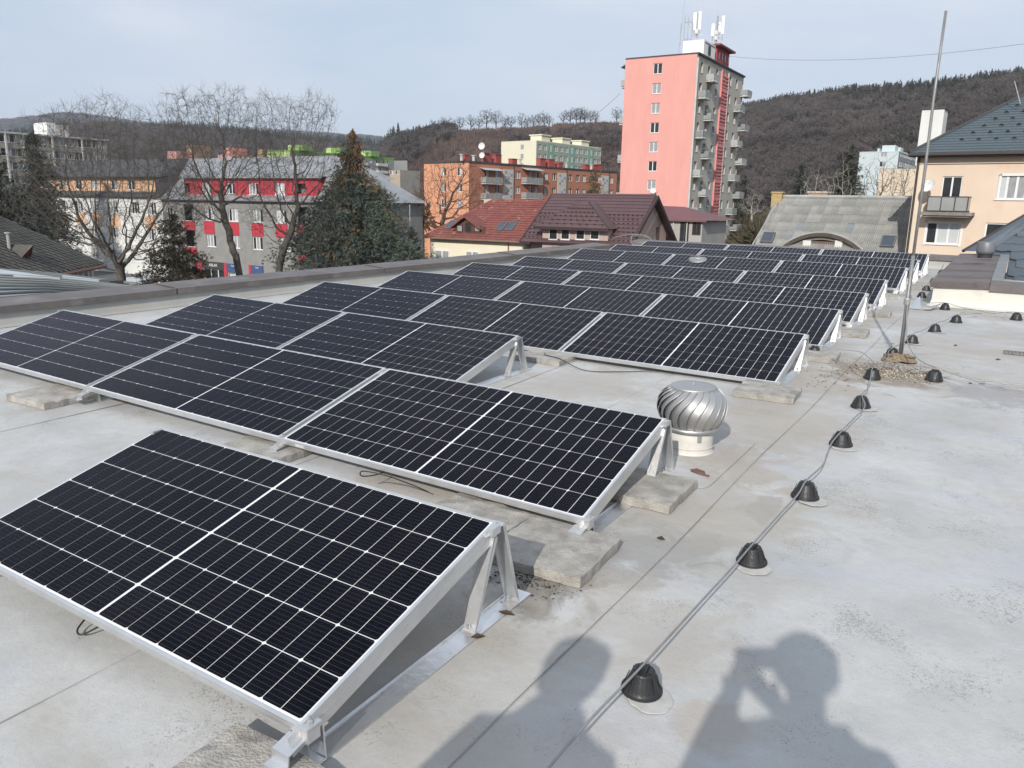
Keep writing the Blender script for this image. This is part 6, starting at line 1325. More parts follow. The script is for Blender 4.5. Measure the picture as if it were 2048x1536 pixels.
# arched dormer
ca, cb_, ct = hl(Fh(1570, 488)), hl(Fh(1722, 496)), hl(Fh(1650, 468))
xc = (ca.x+cb_.x)/2+.0; yfA = min(ca.y, cb_.y)+.15
FA = lambda px, py: hl(rplane(Hr+Vector((math.sin(-ha)*yfA*-1*-1, 0, 0))+Vector((0, yfA, 0)), (math.sin(ha), -math.cos(ha), 0))(px, py))
pa_, pb_, pt_ = FA(1570, 490), FA(1722, 496), FA(1646, 465.5)
hw = (pb_.x-pa_.x)/2; hh = pt_.z-(pa_.z+pb_.z)/2; xc = (pa_.x+pb_.x)/2; z0a = (pa_.z+pb_.z)/2
Rad = (hw*hw+hh*hh)/(2*hh); zc_ = z0a+hh-Rad; a_m = math.asin(min(1, hw/Rad))+.16
def arc(R, y, n=26, am=a_m): return [Vector((xc+R*math.sin(-am+2*am*k/n), y, zc_+R*math.cos(-am+2*am*k/n))) for k in range(n+1)]
def arcband(R0, R1, y0, y1, m, name, am=a_m):
    A, B = arc(R0, y0, am=am), arc(R1, y0, am=am); C3, D3 = arc(R0, y1, am=am), arc(R1, y1, am=am); mb = MB(); n = len(A)
    vs = A+B+C3+D3; fs = []
    for k in range(n-1): fs += [(k, k+1, n+k+1, n+k), (n+k, n+k+1, 3*n+k+1, 3*n+k), (2*n+k, 2*n+k+1, k+1, k)]
    fs += [(0, n, 3*n, 2*n), (n-1, 2*n-1, 4*n-1, 3*n-1)]; mb.add(vs, fs); return part(name, mb, m, hall)
arcband(Rad-.26, Rad, yfA-.35, yfA-.30, mat('arch board dark', (0.075, 0.06, 0.05), 0.8, 0, 0.25, 3), 'arch_board'); arcband(Rad-.02, Rad+.12, yfA-.32, yfA+5.5, SHT[0], 'arch_roof')
arcband(Rad-.50, Rad-.28, yfA-.12, yfA-.05, mat('arch inner band', (0.20, 0.18, 0.15), 0.9, 0, 0.2, 2), 'arch_band', a_m-.02)
mb = MB(); A = arc(Rad-.35, yfA+.1); mb.add(A+[Vector((xc, yfA+.1, zc_))], [(k, k+1, len(A)) for k in range(len(A)-1)]); part('arch_wall', mb, mat('arch dark inside', (0.10, 0.075, 0.06), 0.9), hall)
mb = MB(); wq = FA(1646, 480); mb.box(xc-1.0, yfA-.02, zc_, xc+1.0, yfA+.05, z0a+hh-.62); part('arch_shutter', mb, mat('brown planks', (0.15, 0.10, 0.08), 0.85, 0, 0.3, 6, stretch=(8, 1, 1)), hall)
for px0, px1 in ((1607, 1623), (1671, 1686)): q0, q1 = FA(px0, 485), FA(px1, 485); mb = MB(); mb.box(q0.x, yfA-.18, z0a-2, q1.x, yfA+.04, FA(px0, 480.5).z); part('white_pillar', mb, WHT, hall)

# ---- peach apartment house at the right
DP = 57.0
P = at(1833.5, 327, DP); Pz = P.z
Pw = 24.0; P0 = Vector((P.x+Pw*math.cos(R_(-4)), P.y+Pw*math.sin(R_(-4)), Pz))
PE = Bld('apartment_house', 'peach rendered apartment house with slate blue roof and glass balcony at the right edge', P0, -4, Pw, 13, 1.0)
PEA = mat('peach render', (0.67, 0.54, 0.43), 0.92, 0, 0.05, 0.5, dirt=((0.66, 0.42, 0.30), 0.35, 0.55)); PEB = mat('pale peach band', (0.70, 0.59, 0.47), 0.9, 0, 0.03, 0.5)
pu = lambda px, py=400: PE.uz('front', px, py)[0]; pz = lambda px, py: PE.uz('front', px, py)[1]
PE.H = pz(1900, 311.5)
wz1, wz2 = pz(1900, 394.5), pz(1870, 488)
z_u = pz(2010, 399); 
PE.window('front', (pu(1886, 352)+pu(1927, 352))/2, wz1-1.25, pu(1925, 360)-pu(1885, 360), pz(1905, 352.5)-wz1+1.25, 2, glass=0, sill=False, d=0.12)
PE.window('front', pu(2024, 370), z_u, pu(2057, 370)-pu(1997, 370), pz(2010, 350)-z_u, 3, glass=None, d=0.12)
o = PE.window('front', (pu(1853, 460)+pu(1922, 460))/2-.05, wz2, pu(1921, 460)-pu(1853, 460), pz(1885, 445)-wz2, 3, glass=2, d=0.12)
lft = o.children[0]; lft.data = WCACHE[[k for k in WCACHE if isinstance(k, tuple) and abs(k[0]-round(pu(1921, 460)-pu(1853, 460), 2)) < .011 and k[2] == 3][0]][1][0]
PE.window('front', pu(2014, 460), pz(2000, 489), 2.3, pz(2000, 446)-pz(2000, 489), 2, glass=0, d=0.12)
for q in range(3): PE.window('front', pu(2110+q*60, 400), z_u, 2.2, 1.6, 3); PE.window('front', pu(2110+q*60, 400), z_u-2.9, 2.2, 1.6, 3)
PE.wall('front', PEA, th=.14); plain(PE, PEA, ('back', 'left', 'right'))
mb = MB(); mb.box(-PE.W, -.06, pz(1900, 324.5), 0, -.004, PE.H-.1); mb.box(-PE.W, -.10, pz(1900, 327.5), 0, -.004, pz(1900, 324.5)); part('cornice', mb, PEB, PE.root)
mb = MB(); mb.box(-PE.W, -.05, 0, pu(1842, 400), -.004, pz(1900, 328)); part('corner_band', mb, PEB, PE.root)
mb = MB()
for a_, b_ in ((1878.5, 1883.5), (1929, 1933)): pass
# window surrounds
for (xa_, xb_, za_, zb_) in ((1992, 2062, 401.5, 347.5), (1849, 1925, 491, 442)):
    a0, a1 = pu(xa_, 400 if xa_ > 1900 else 465), pu(xb_, 400 if xa_ > 1900 else 465); c0_, c1_ = pz(xa_+8, za_), pz(xa_+8, zb_); t = .13
    mb.box(a0, -.03, c0_, a0+t, -.004, c1_); mb.box(a1-t, -.03, c0_, a1, -.004, c1_); mb.box(a0, -.03, c1_-t, a1, -.004, c1_)
part('window_surround', mb, WHITEF, PE.root)
bu0, bu1 = pu(1853, 425), pu(1937, 425); zb0 = pz(1890, 428); bd_ = 1.15
FAc = lambda px, py: PE.uz('front', px, py, bd_); a0, a1 = FAc(1853, 410)[0], FAc(1936, 410)[0]; ztop_ = FAc(1890, 392.5)[1]; zbot_ = FAc(1890, 423)[1]; zs0 = FAc(1890, 431)[1]
mb = MB(); mb.box(a0-.25, -bd_-.08, zs0, a1+.3, -.004, zs0+.2); mb.box(a0-.12, -bd_+.02, zs0-.10, a1+.15, -.004, zs0-.001); slab = part('balcony', mb, mat('weathered slab', (0.22, 0.20, 0.18), 0.9, 0, 0.3, 2), PE.root)
FRM = mat('dark balcony frame', (0.05, 0.04, 0.035), 0.6)
mb = MB(); t = .06
for x in (a0, a0+(a1-a0)/3, a0+(a1-a0)*2/3, a1-t): mb.box(x, -bd_, zbot_-.05, x+t, -bd_+t, ztop_)
for z_ in (zbot_, ztop_-t): mb.box(a0+.001, -bd_+.003, z_, a1-.001, -bd_+t-.003, z_+t)
for x in (a0, a1-t): mb.box(x, -bd_+t, ztop_-t, x+t, 0, ztop_); mb.box(x, -bd_+t, zbot_, x+t, 0, zbot_+t)
part('railing_frame', mb, FRM, slab)
mb = MB(); [mb.box(a0+t+(a1-a0)/3*k, -bd_+.02, zbot_+t, a0+(a1-a0)/3*(k+1)-.01, -bd_+.04, ztop_-t) for k in range(3)]; mb.box(a0+.02, -bd_+t, zbot_+t, a0+.04, 0, ztop_-t); mb.box(a1-.04, -bd_+t, zbot_+t, a1-.02, 0, ztop_-t); part('frosted_panel', mb, mat('frosted panel', (0.29, 0.30, 0.295), 0.3, 0, 0.10, 1.0), slab)
mb = MB(); oa, ob = pu(1849, 460), pu(1931, 460); mb.box(oa, -.9, 0, ob, -.004, zs0-.10) if False else mb.box(oa, -.012, 0, ob, -.004, zs0-.1); part('oriel_band', mb, PEB, PE.root) if False else None
up2, zp2 = PE.uz('front', 1858, 373, 1.0); loc, rot = PE.place('front', up2, zp2, -0.9); d_ = dish(None, PE.root.matrix_basis @ Vector(loc), (R_(62), 0, R_(-28)), 0.42, DISHW); tag(d_, 'white satellite dish above the left end of the glass balcony', 'satellite dish')
mb = MB(); p_ = PE.place('front', up2, zp2, -0.9)[0]; mb.tube([(p_[0], p_[1]+.05, p_[2]-.15), (p_[0]-.1, p_[1]+.3, ztop_-.0)], .02, 5); part('dish_arm', mb, STEEL, PE.root)
mb = MB(); mb.tube([(-PE.W+.12, -.12, 0), (-PE.W+.12, -.12, PE.H+.1)], .07, 7); part('downpipe', mb, FRM, PE.root)
# hipped roof
zE2 = pz(1900, 306); yo = -.7
SLB = mat('slate blue metal tile', (0.085, 0.11, 0.125), 0.5, 0.15, 0.08, 0.6); SLD = mat('slate ridge trim', (0.05, 0.055, 0.06), 0.5, 0.15)
TP = R_(29); tsl = math.tan(TP); nP = Matrix.Rotation(R_(-4), 3, 'Z') @ Vector((0, -tsl, 1)); org = PE.root.matrix_basis @ Vector((0, yo, zE2)); Fp = rplane(org, nP); Mi = Matrix.Rotation(R_(4), 3, 'Z')
def pl_(v): return Mi @ Vector((v.x-P0.x, v.y-P0.y, v.z-GROUND))
e0 = pl_(Fp(1820, 303)); h1 = pl_(Fp(2048, 190)); dirh = (h1-e0); ry = 7.5; tt = ry/dirh.y; ap = e0+dirh*tt
xr9 = 1.0
tile_plane(PE.root, 'front_roof', [(e0.x, yo, zE2), (xr9, yo, zE2), (xr9, ap.y, ap.z), tuple(ap)], 24, 60, SLB, h=.03)
mb = MB(); mb.add([(e0.x, 13.7, zE2), (e0.x, yo, zE2), tuple(ap)], [(0, 1, 2)]); mb.add([(xr9, 13.7, zE2), (e0.x, 13.7, zE2), tuple(ap), (xr9, ap.y, ap.z)], [(0, 1, 2, 3)]); mb.add([(xr9, yo, zE2), (xr9, 13.7, zE2), (xr9, ap.y, ap.z)], [(0, 1, 2)]); part('back_roof', mb, SLB, PE.root)
cap_line(PE.root, (e0.x, yo, zE2), ap, .13, SLD, 'hip_cap')
mb = MB(); mb.box(e0.x, yo-.12, zE2-.16, xr9, yo, zE2+.01); mb.box(e0.x, yo, zE2-.22, xr9, 0, zE2-.16); part('gutter', mb, FRM, PE.root)
qa = Vector((e0.x, yo, zE2)); 
def on(u, t): return Vector((u, yo+t*math.cos(TP), zE2+t*math.sin(TP)))
mb = MB(); nrm = Vector((0, -math.sin(TP), math.cos(TP)))
for r in range(6):
    t = 1.6+r*.95
    for k in range(30):
        u = e0.x+2.6+k*.92+(.46 if r % 2 else 0); ylim = (u-e0.x)/dirh.x*dirh.y
        if t*math.cos(TP) > ylim-.5 or u > xr9-.3: continue
        p = on(u, t); mb.add([p+Vector((-.15, 0, 0))+nrm*.03, p+Vector((.15, 0, 0))+nrm*.03, p+nrm*.17-Vector((0, .03, 0)), p+Vector((-.15, .05, .02))+nrm*.03, p+Vector((.15, .05, .02))+nrm*.03], [(0, 1, 2), (3, 2, 4), (0, 2, 3), (1, 4, 2)])
part('snow_guards', mb, SLD, PE.root, kind='stuff')
ch0 = pl_(at(1866, 240, DP+9)); ch1 = pl_(at(1909, 240, DP+9)); cht = pl_(at(1885, 232, DP+9)).z
mb = MB(); mb.box(ch0.x, 4.5+.0, zE2-.5, ch1.x, 6.0, cht); part('chimney', mb, WHT, PE.root); mb = MB(); mb.box(ch0.x-.08, 4.42, cht+.002, ch1.x+.08, 6.08, cht+.14); part('chimney_cap', mb, SLD, PE.root)
a_ = pl_(at(2044, 187, DP+3)); b_ = pl_(at(2029, 162, DP+3)); mb = MB(); mb.tube([a_-Vector((0, 0, .6)), b_], .03, 5); part('roof_aerial', mb, STEEL, PE.root)

# ---- blue scalloped roof rising inside the light well
Sr = thing('shingle_roof', 'slate blue scalloped shingle roof rising behind the brown curb cover at the right edge', 'roof', (0, 0, 0))
tsl = math.tan(R_(20)); pB = at(1968, 506, 19.75); Fs = rplane(pB, (0, -tsl, 1)); y9 = 13.9
SH = mat('slate blue shingle', (0.085, 0.105, 0.125), 0.55, 0.05, 0.10, 2, bump=0.15, bscale=30, coord='World', dirt=((0.12, 0.135, 0.15), 1.5, 0.55))
hipA, hipB = Fs(1968, 506), Fs(2048, 454); k_ = (hipB.x-hipA.x)/(hipB.y-hipA.y)
hx_ = lambda y: hipA.x+(y-hipA.y)*k_ if y > hipA.y else -0.055
y1_ = hipB.y+6; z_at = lambda y: pB.z+(y-pB.y)*tsl
mb = MB(); mb.add([(-.055, 13.9, z_at(13.9)-.03), (7, 13.9, z_at(13.9)-.03), (7, y1_, z_at(y1_)-.03), (hx_(y1_), y1_, z_at(y1_)-.03), (hipA.x, hipA.y, hipA.z-.03), (-.055, hipA.y, hipA.z-.03)], [(0, 1, 2, 3, 4, 5)]); part('deck', mb, SH, Sr)
rw, cwd = 0.42, 0.24
def scallop():
    mb = MB(); pts = []
    n = 10
    for k in range(n+1): t = k/n; pts.append((cwd*t, 0.045*(1-math.sin(PI*t))))
    vs = [(x, y, .016) for x, y in pts]+[(0, rw*1.12, .002), (cwd, rw*1.12, .002)]; m_ = n+1
    fs = [(k, k+1, m_+1 if k >= n//2 else m_) for k in range(n)]+[(n//2, m_+1, m_)]
    low = [(x, y, 0.0) for x, y in pts]; o = len(vs); vs += low; fs += [(o+k, o+k+1, k+1, k) for k in range(n)]
    mb.add(vs, fs); return mb.mesh('shingle', SH)
SCM = scallop(); ang_s = math.atan(tsl)
for r in range(28):
    yy = 13.95+r*rw*math.cos(ang_s); x = hx_(yy)+cwd*(0.5 if r % 2 else 0)+0.02
    while x < 2.2:
        bare('shingle', SCM, Sr, (x, yy, z_at(yy)-.006), (ang_s, 0, 0)); x += cwd
# left facing slope beyond the hip
h1_ = Vector((hx_(y1_), y1_, z_at(y1_)))
print('hip', hipA, hipB); oA, oB = at(1926, 502, 20.4), at(2052, 429, (hipB.x**2+hipB.y**2)**.5+.8); far1 = oA+(oB-oA)*1.6
mb = MB(); mb.add([hipA+Vector((0, 0, .03)), h1_, far1, oA], [(0, 1, 2, 3)]); part('side_slope', mb, SH, Sr)
mb = MB(); mb.tube([hipA, h1_], .05, 6); mb.add([hipA+Vector((-.17, 0, .03)), hipA+Vector((.02, 0, .05)), h1_+Vector((.02, 0, .05)), h1_+Vector((-.17, 0, .03))], [(0, 1, 2, 3)]); part('hip_cap', mb, mat('hip cap slate', (0.13, 0.15, 0.17), 0.5, 0.1), Sr)
mb = MB(); mb.tube([oA, far1], .035, 6); part('edge_trim', mb, FRM, Sr)
c_ = at(1971, 502, 19.0); pot = thing('chimney_cowl', 'round grey metal chimney cowl standing at the corner of the blue shingle roof', 'chimney cowl', c_)
m = MB(); m.lathe([(.13, -.5), (.13, -.06), (.160, -.055), (.168, .0), (.165, .17), (.155, .185), (.001, .19)], 24); part('cowl', m, mat('cowl grey', (0.17, 0.175, 0.19), 0.5, 0.2, 0.1, 6), pot, smooth=True)

# ---- left: old tiled house and grey metal roof just beyond the parapet
DT = 38.0
Ec = at(210, 527, DT); ot = thing('old_house', 'old tan house under a mossy dark diamond tiled roof at the lower left', 'house', (Ec.x, Ec.y, GROUND))
OLD = mat('old slate tiles', (0.085, 0.08, 0.07), 0.9, 0, 0.3, 1.3, dirt=((0.17, 0.16, 0.14), 2.5, 0.6))
f1, f2 = at(0, 431, DT*1.25), at(0, 548, DT*.80)
lo = lambda v: Vector((v.x-Ec.x, v.y-Ec.y, v.z-GROUND))
eD = (Vector((f2.x, f2.y, Ec.z))-Ec); eaveL = Ec+eD.normalized()*18; nrmh = Vector((eD.normalized().y, -eD.normalized().x, 0)); nrmh = nrmh if nrmh.dot(Ec) > 0 else -nrmh
tl_ = math.tan(R_(34)); pn_ = Vector((-nrmh.x*tl_, -nrmh.y*tl_, 1)); Ft = rplane(Ec, pn_); hpA = Ft(0, 431); hv = hpA-Ec; hipT = Ec+hv*1.25
ridgeL = hipT+eD.normalized()*12; 
A4 = [lo(Ec+Vector((0, 0, 0))), lo(eaveL), lo(ridgeL), lo(hipT)]
U = (A4[1]-A4[0]); V = Vector((nrmh.x, nrmh.y, tl_)); Un = U.normalized(); Vn = V.normalized(); nn_ = Un.cross(Vn); nn_ = nn_ if nn_.z > 0 else -nn_
mb = MB(); mb.add([p-nn_*.02 for p in A4], [(0, 1, 2, 3)]); bkp = lo(Ec+nrmh*14); mb.add([A4[0], A4[3], bkp], [(0, 1, 2)]); part('roof_deck', mb, OLD, ot)
tw_ = 0.40; hipdir = (A4[3]-A4[0]); hu, hv_ = hipdir.dot(Un), hipdir.dot(Vn); tiles = []
rg = random.Random(8); mt = MB(); cnt = 0
TMs = []
for q in range(3):
    mb = MB(); c = (0.085, 0.08, 0.07) if q == 0 else ((0.12, 0.115, 0.10) if q == 1 else (0.06, 0.06, 0.055))
    mm = mat('old tile %d' % q, c, 0.9, 0, 0.3, 2, dirt=((0.17, 0.16, 0.14), 3.5, 0.62))
    h_ = tw_/2; mb.add([(-h_, 0, .01), (0, -h_, .035), (h_, 0, .01), (0, h_, .0), (-h_, 0, -.01), (0, -h_, .01), (h_, 0, -.01)], [(0, 1, 2, 3), (4, 5, 1, 0), (5, 6, 2, 1)]); TMs.append(mb.mesh('roof_tile', mm))
Rt = Matrix((Un, Vn, nn_)).transposed(); Rt = Matrix((Un, nn_.cross(Un), nn_)).transposed(); rot_t = Rt.to_euler()
flip = 1 if (nn_.cross(Un)).dot(Vn) > 0 else -1
allp = []
for r in range(70):
    for c in range(90):
        u = c*tw_+(tw_/2 if r % 2 else 0)+.1; v = r*tw_/2+.1
        if u < v*hu/hv_+.1: continue
        p = A4[0]+Un*u+Vn*v
        if (p-A4[0]).dot(Vn) > hv_: continue
        wpt = p+Vector((Ec.x, Ec.y, GROUND)); allp.append((wpt.length, p))
allp.sort(key=lambda t: t[0])
for i, (dist, p) in enumerate(allp):
    if i < 300: o = bare('roof_tile', TMs[rg.choice((0, 0, 1, 2))], ot, p+nn_*rg.uniform(0, .012), rot_t)
    else:
        h_ = tw_/2; ux, vx = Un, Vn; mt.add([p-ux*h_+nn_*.01, p-vx*h_+nn_*.04, p+ux*h_+nn_*.01, p+vx*h_], [(0, 1, 2, 3)])
part('roof_tiles', mt, OLD, ot, kind='stuff')
TAN = mat('tan old render', (0.40, 0.28, 0.16), 0.95, 0, 0.15, 0.8, dirt=((0.25, 0.19, 0.13), 0.8, 0.55))
ww = Ec+eD.normalized()*.7+nrmh*.6; mb = MB(); a = lo(ww); b = lo(ww+eD.normalized()*16); c = b+Vector((nrmh.x, nrmh.y, 0))*10; d = a+Vector((nrmh.x, nrmh.y, 0))*10; ht = Ec.z-GROUND-.15
mb.prism([(v.x, v.y, 0) for v in (a, b, c, d)], (0, 0, ht)); part('wall', mb, TAN, ot)
Fw2 = rplane(ww-nrmh*.02, nrmh)
p = Fw2(172, 566); fr, pn, t_ = win_mesh(1.5, 1.2, 3, WHITEF, False, .03); yaw_ = math.atan2(-eD.y, -eD.x)
o = bare('window', fr, ot, lo(p)+Vector((0, 0, -.1)), (0, 0, yaw_)); [bare('pane', pn[1], o, (-.75+1.5*(k+.5)/3, 0, t_)) for k in range(3)]
mb = MB(); mb.tube([A4[0]-Vector((0, 0, .1)), A4[1]-Vector((0, 0, .1))], .09, 6); part('gutter', mb, mat('old gutter', (0.26, 0.15, 0.12), 0.6, 0.2), ot)
dv = Ft(34, 504); dl_ = lo(dv); mb = MB(); q = Un*.35; mb.add([dl_-q-Vn*.35+nn_*.03, dl_+q-Vn*.35+nn_*.03, dl_-Vn*.35+nn_*.55, dl_+Vn*.5+nn_*.02], [(1, 2, 3), (0, 3, 2)]); part('tiny_dormer', mb, OLD, ot)
mb = MB(); mb.add([dl_-q*.95-Vn*.34+nn_*.03, dl_+q*.95-Vn*.34+nn_*.03, dl_-Vn*.33+nn_*.5], [(0, 1, 2)]); part('dormer_opening', mb, mat('dark red timber', (0.12, 0.02, 0.02), 0.8), ot)
pv_ = lo(Ft(19, 498)); mb = MB(); mb.tube([pv_, pv_+Vector((0, 0, .55))], .06, 8); mb.tube([pv_+Vector((0, 0, .55)), pv_+Vector((0, 0, .6))], .11, 8); part('vent_pipe', mb, mat('old vent grey', (0.35, 0.34, 0.32), 0.7), ot)
# grey metal standing seam roof
nm = thing('metal_roof', 'pale grey standing seam metal roof with lighter verge sheets just beyond the left parapet', 'roof', (0, 0, 0))
MR = mat('pale metal roof', (0.27, 0.29, 0.29), 0.5, 0.35, 0.12, 0.9, dirt=((0.33, 0.34, 0.34), 0.7, 0.5)); MR2 = mat('pale blue verge sheet', (0.46, 0.50, 0.52), 0.5, 0.3, 0.06, 1)
p1, p2, p3, p4 = at(-60, 535, 23), at(280, 569, 19.5), at(200, 592, 13.5), at(-60, 606, 11.5)
mb = MB(); mb.add([p1, p2, p3, p4], [(3, 2, 1, 0)]); mb.add([p+Vector((0, 0, -.3)) for p in (p1, p2, p3, p4)], [(0, 1, 2, 3)]); part('deck', mb, MR, nm)
for k in range(11):
    t = k/10; a = p1.lerp(p2, t); b = p4.lerp(p3, t); a2 = p4.lerp(p1, t); b2 = p3.lerp(p2, t); mb = MB(); s_ = a2.lerp(b2, 0); mid = a2.lerp(b2, .5)+Vector((0, 0, .06)); mb.tube([a2+Vector((0, 0, .02)), mid, b2+Vector((0, 0, .02))], .022, 5); part('standing_seam', mb, mat('seam dark', (0.13, 0.14, 0.14), 0.5, 0.3), nm)
for (xa_, ya_, xb_, yb_, D1_, D2_, wd) in ((-30, 545, 122, 567, 20.5, 18.5, 9), (126, 561, 236, 575, 19.6, 18.6, 9)):
    a, b = at(xa_, ya_, D1_), at(xb_, yb_, D2_); c = at(xb_-2, yb_+wd-3, D2_-.7); d = at(xa_, ya_+wd, D1_-.7); mb = MB(); mb.prism([a+Vector((0, 0, .12)), b+Vector((0, 0, .12)), c+Vector((0, 0, .12)), d+Vector((0, 0, .12))], (0, 0, -.1)); part('verge_sheet', mb, MR2, nm)
mb = MB(); q = at(226, 570, 18.3); mb.box(q.x-.25, q.y-.15, q.z-.2, q.x+.15, q.y+.15, q.z+.1); part('roof_box', mb, SLATE, nm)
q = at(290, 562, 66); kb = thing('kiosk', 'plain pale grey box shaped kiosk roof between the left bare trees and the parapet', 'kiosk', (q.x, q.y, GROUND)); zt_ = at(290, 556, 66).z-GROUND; mb = MB(); mb.box(-1.4, -1, 0, 1.1, 1.5, zt_); part('body', mb, mat('kiosk grey', (0.44, 0.47, 0.48), 0.7), kb)
q = at(350, 562, 60); vn = thing('white_shelter', 'low white curved shelter roof right of the grey kiosk beyond the parapet', 'shelter', (q.x, q.y, GROUND)); zt_ = at(350, 558.5, 60).z-GROUND; mb = MB(); mb.lathe([(0.05, zt_), (1.0, zt_-.06), (1.6, zt_-.3), (1.62, zt_-.42)], 18, cap=False); mb.tube([(0, 0, 0), (0, 0, zt_)], .08, 6); part('canopy', mb, WHT, vn)

# ---- parked cars by the tower
def car(label, px, py, D, ang, col):
    p = at(px, py, D); p.z = GROUND; root = thing('parked_car', label, 'car', p, (0, 0, ang), 'cars parked beside the tower')
    prof = [(-2.1, .35), (-2.12, .75), (-1.9, .92), (-1.25, .98), (-.75, 1.42), (.85, 1.45), (1.5, 1.0), (2.08, .88), (2.12, .4)]
    pm = mat('car paint '+col[0], col[1], 0.3, 0.2, 0.03, 1, coat=0.5); mb = MB()
    L1 = [(x, -.82 if z < 1.2 else -.66, z) for x, z in prof]; R1 = [(x, .82 if z < 1.2 else .66, z) for x, z in prof]; n = len(prof)
    mb.add(L1+R1, [tuple(range(n)), tuple(range(n, 2*n))[::-1]]+[(i, n+i, n+(i+1) % n, (i+1) % n) for i in range(n)]); part('body', mb, pm, root)
    mb = MB()
    for s in (-1, 1): mb.add([(-1.1, s*.80, 1.02), (-.7, s*.70, 1.37), (.8, s*.70, 1.39), (1.3, s*.79, 1.03)], [(0, 1, 2, 3)])
    mb.add([(-1.24, -.72, 1.03), (-1.24, .72, 1.03), (-.80, .6, 1.41), (-.80, -.6, 1.41)], [(0, 1, 2, 3)]); mb.add([(1.46, -.72, 1.06), (1.46, .72, 1.06), (.92, .6, 1.43), (.92, -.6, 1.43)], [(0, 1, 2, 3)]); part('window', mb, DGLASS, root)
    for x in (-1.35, 1.35):
        for s in (-1, 1): mb = MB(); mb.tube([(x, s*.62, .32), (x, s*.85, .32)], .32, 12); part('wheel', mb, PLAST, root)
    return root
for i, (px, D, a, c) in enumerate(((1466, 236, .3, ('dark grey', (0.06, 0.065, 0.07))), (1472, 262, .2, ('blue', (0.07, 0.12, 0.22))), (1481, 240, .25, ('black', (0.02, 0.02, 0.022))), (1487, 266, .1, ('silver', (0.4, 0.41, 0.42))), (1496, 248, .3, ('dark blue', (0.03, 0.04, 0.07))), (1475, 300, .2, ('white', (0.6, 0.6, 0.6))), (1499, 330, 1.2, ('red', (0.35, 0.07, 0.05))))):
    car('%s car parked beside the tower foot, %s' % (c[0], ('nearest the tower in the front rank', 'in the second rank near the tower', 'in the middle of the front rank', 'at the right of the second rank', 'at the right end of the front rank', 'in the third rank', 'alone at the roadside farther back')[i]), px, 470, D, a, c)

# ------------------------------------------------------------------ terrain: valley floor and the wooded hills
def azel(px, py): d = ray(px, py); return math.atan2(d.x, d.y), d.z/math.hypot(d.x, d.y)
def layer(pts): return zip(*[azel(*p) for p in pts])
n_pts = [(-700, 285), (-300, 273), (0, 285), (140, 263), (220, 259), (330, 264), (420, 267), (520, 279), (640, 290), (700, 292), (760, 301), (800, 281), (830, 274), (880, 268), (960, 263), (1060, 262), (1130, 254), (1240, 249), (1330, 265), (1490, 231), (1560, 216), (1640, 205), (1700, 197), (1760, 194), (1850, 187), (1920, 178), (2048, 165), (2300, 142), (2800, 122)]
R_pts = [(-700, 1500), (0, 1500), (330, 1400), (640, 1500), (740, 1300), (800, 700), (900, 560), (1240, 600), (1490, 680), (2048, 640), (2800, 600)]
f_pts = [(-700, 261), (-200, 256), (0, 252), (80, 245), (125, 238), (160, 240), (230, 249), (400, 268), (560, 274), (640, 276), (720, 281), (800, 288), (900, 296), (2800, 296)]
nA, nE = map(np.array, layer(n_pts)); fA, fE = map(np.array, layer(f_pts)); rA = np.array([azel(p, 300)[0] for p, _ in R_pts]); rR = np.array([float(r) for _, r in R_pts])
nA = np.concatenate([[-math.pi], nA, [math.pi]]); nE = np.concatenate([[.09], nE, [.09]]); fA = np.concatenate([[-math.pi], fA, [math.pi]]); fE = np.concatenate([[.05], fE, [.05]]); rA = np.concatenate([[-math.pi], rA, [math.pi]]); rR = np.concatenate([[1200.], rR, [1200.]])
RF = 3600.0
def vnoise(x, y, s, seed=0):
    a = np.sin(x/s*1.7+seed)*np.cos(y/s*1.3+seed*2.1)+0.5*np.sin(x/s*3.1+y/s*2.3+seed)+0.35*np.cos(y/s*5.3-x/s*4.1+seed*3); return a/1.85
def hz_(az, r):
    az = np.asarray(az, float); r = np.asarray(r, float)
    R1 = np.interp(az, rA, rR); H1 = np.interp(az, nA, nE)*R1+CAMH-GROUND
    H2 = np.interp(az, fA, fE)*RF+CAMH-GROUND
    r0 = R1*0.42; t = np.clip((r-r0)/(R1-r0), 0, 1); up = t*t*(3-2*t)*.35+t*.65
    dn = np.clip((r-R1)/(R1*0.9), 0, 1); near = H1*up*(1-0.75*dn*dn)
    t2 = np.clip((r-RF*.45)/(RF*.55), 0, 1); far = H2*t2*t2*(3-2*t2); far = far*(1-.5*np.clip((r-RF)/2500, 0, 1))
    x, y = np.sin(az)*r, np.cos(az)*r
    bump = (vnoise(x, y, 120.0)*5+vnoise(x, y, 45., 3)*2)*np.clip((r-r0)/150, 0, 1)*(1-np.exp(-((r-R1)/60)**2)*.8)
    return GROUND+np.maximum(near, far)+np.where(r > r0, np.minimum(bump, 6), 0)*0.6-0.0
azs = np.radians(np.concatenate([np.arange(-180, -75, 5.), np.arange(-75, 15, .5), np.arange(15, 181, 5.)])); rr_g = np.concatenate([[3.0, 60, 120, 180, 230], np.linspace(260, 1600, 68), np.linspace(1700, 4200, 26), [5000, 7000, 9000]])
AZ, RRG = np.meshgrid(azs, rr_g); Zg = hz_(AZ, RRG); V = np.stack([np.sin(AZ)*RRG, np.cos(AZ)*RRG, Zg], -1).reshape(-1, 3); na = len(azs)
ii, jj = np.meshgrid(np.arange(len(rr_g)-1), np.arange(na-1), indexing='ij'); F4 = np.stack([ii*na+jj, (ii+1)*na+jj, (ii+1)*na+jj+1, ii*na+jj+1], -1).reshape(-1, 4)
cidx = len(V); V = np.vstack([V, [[0, 0, GROUND]]])
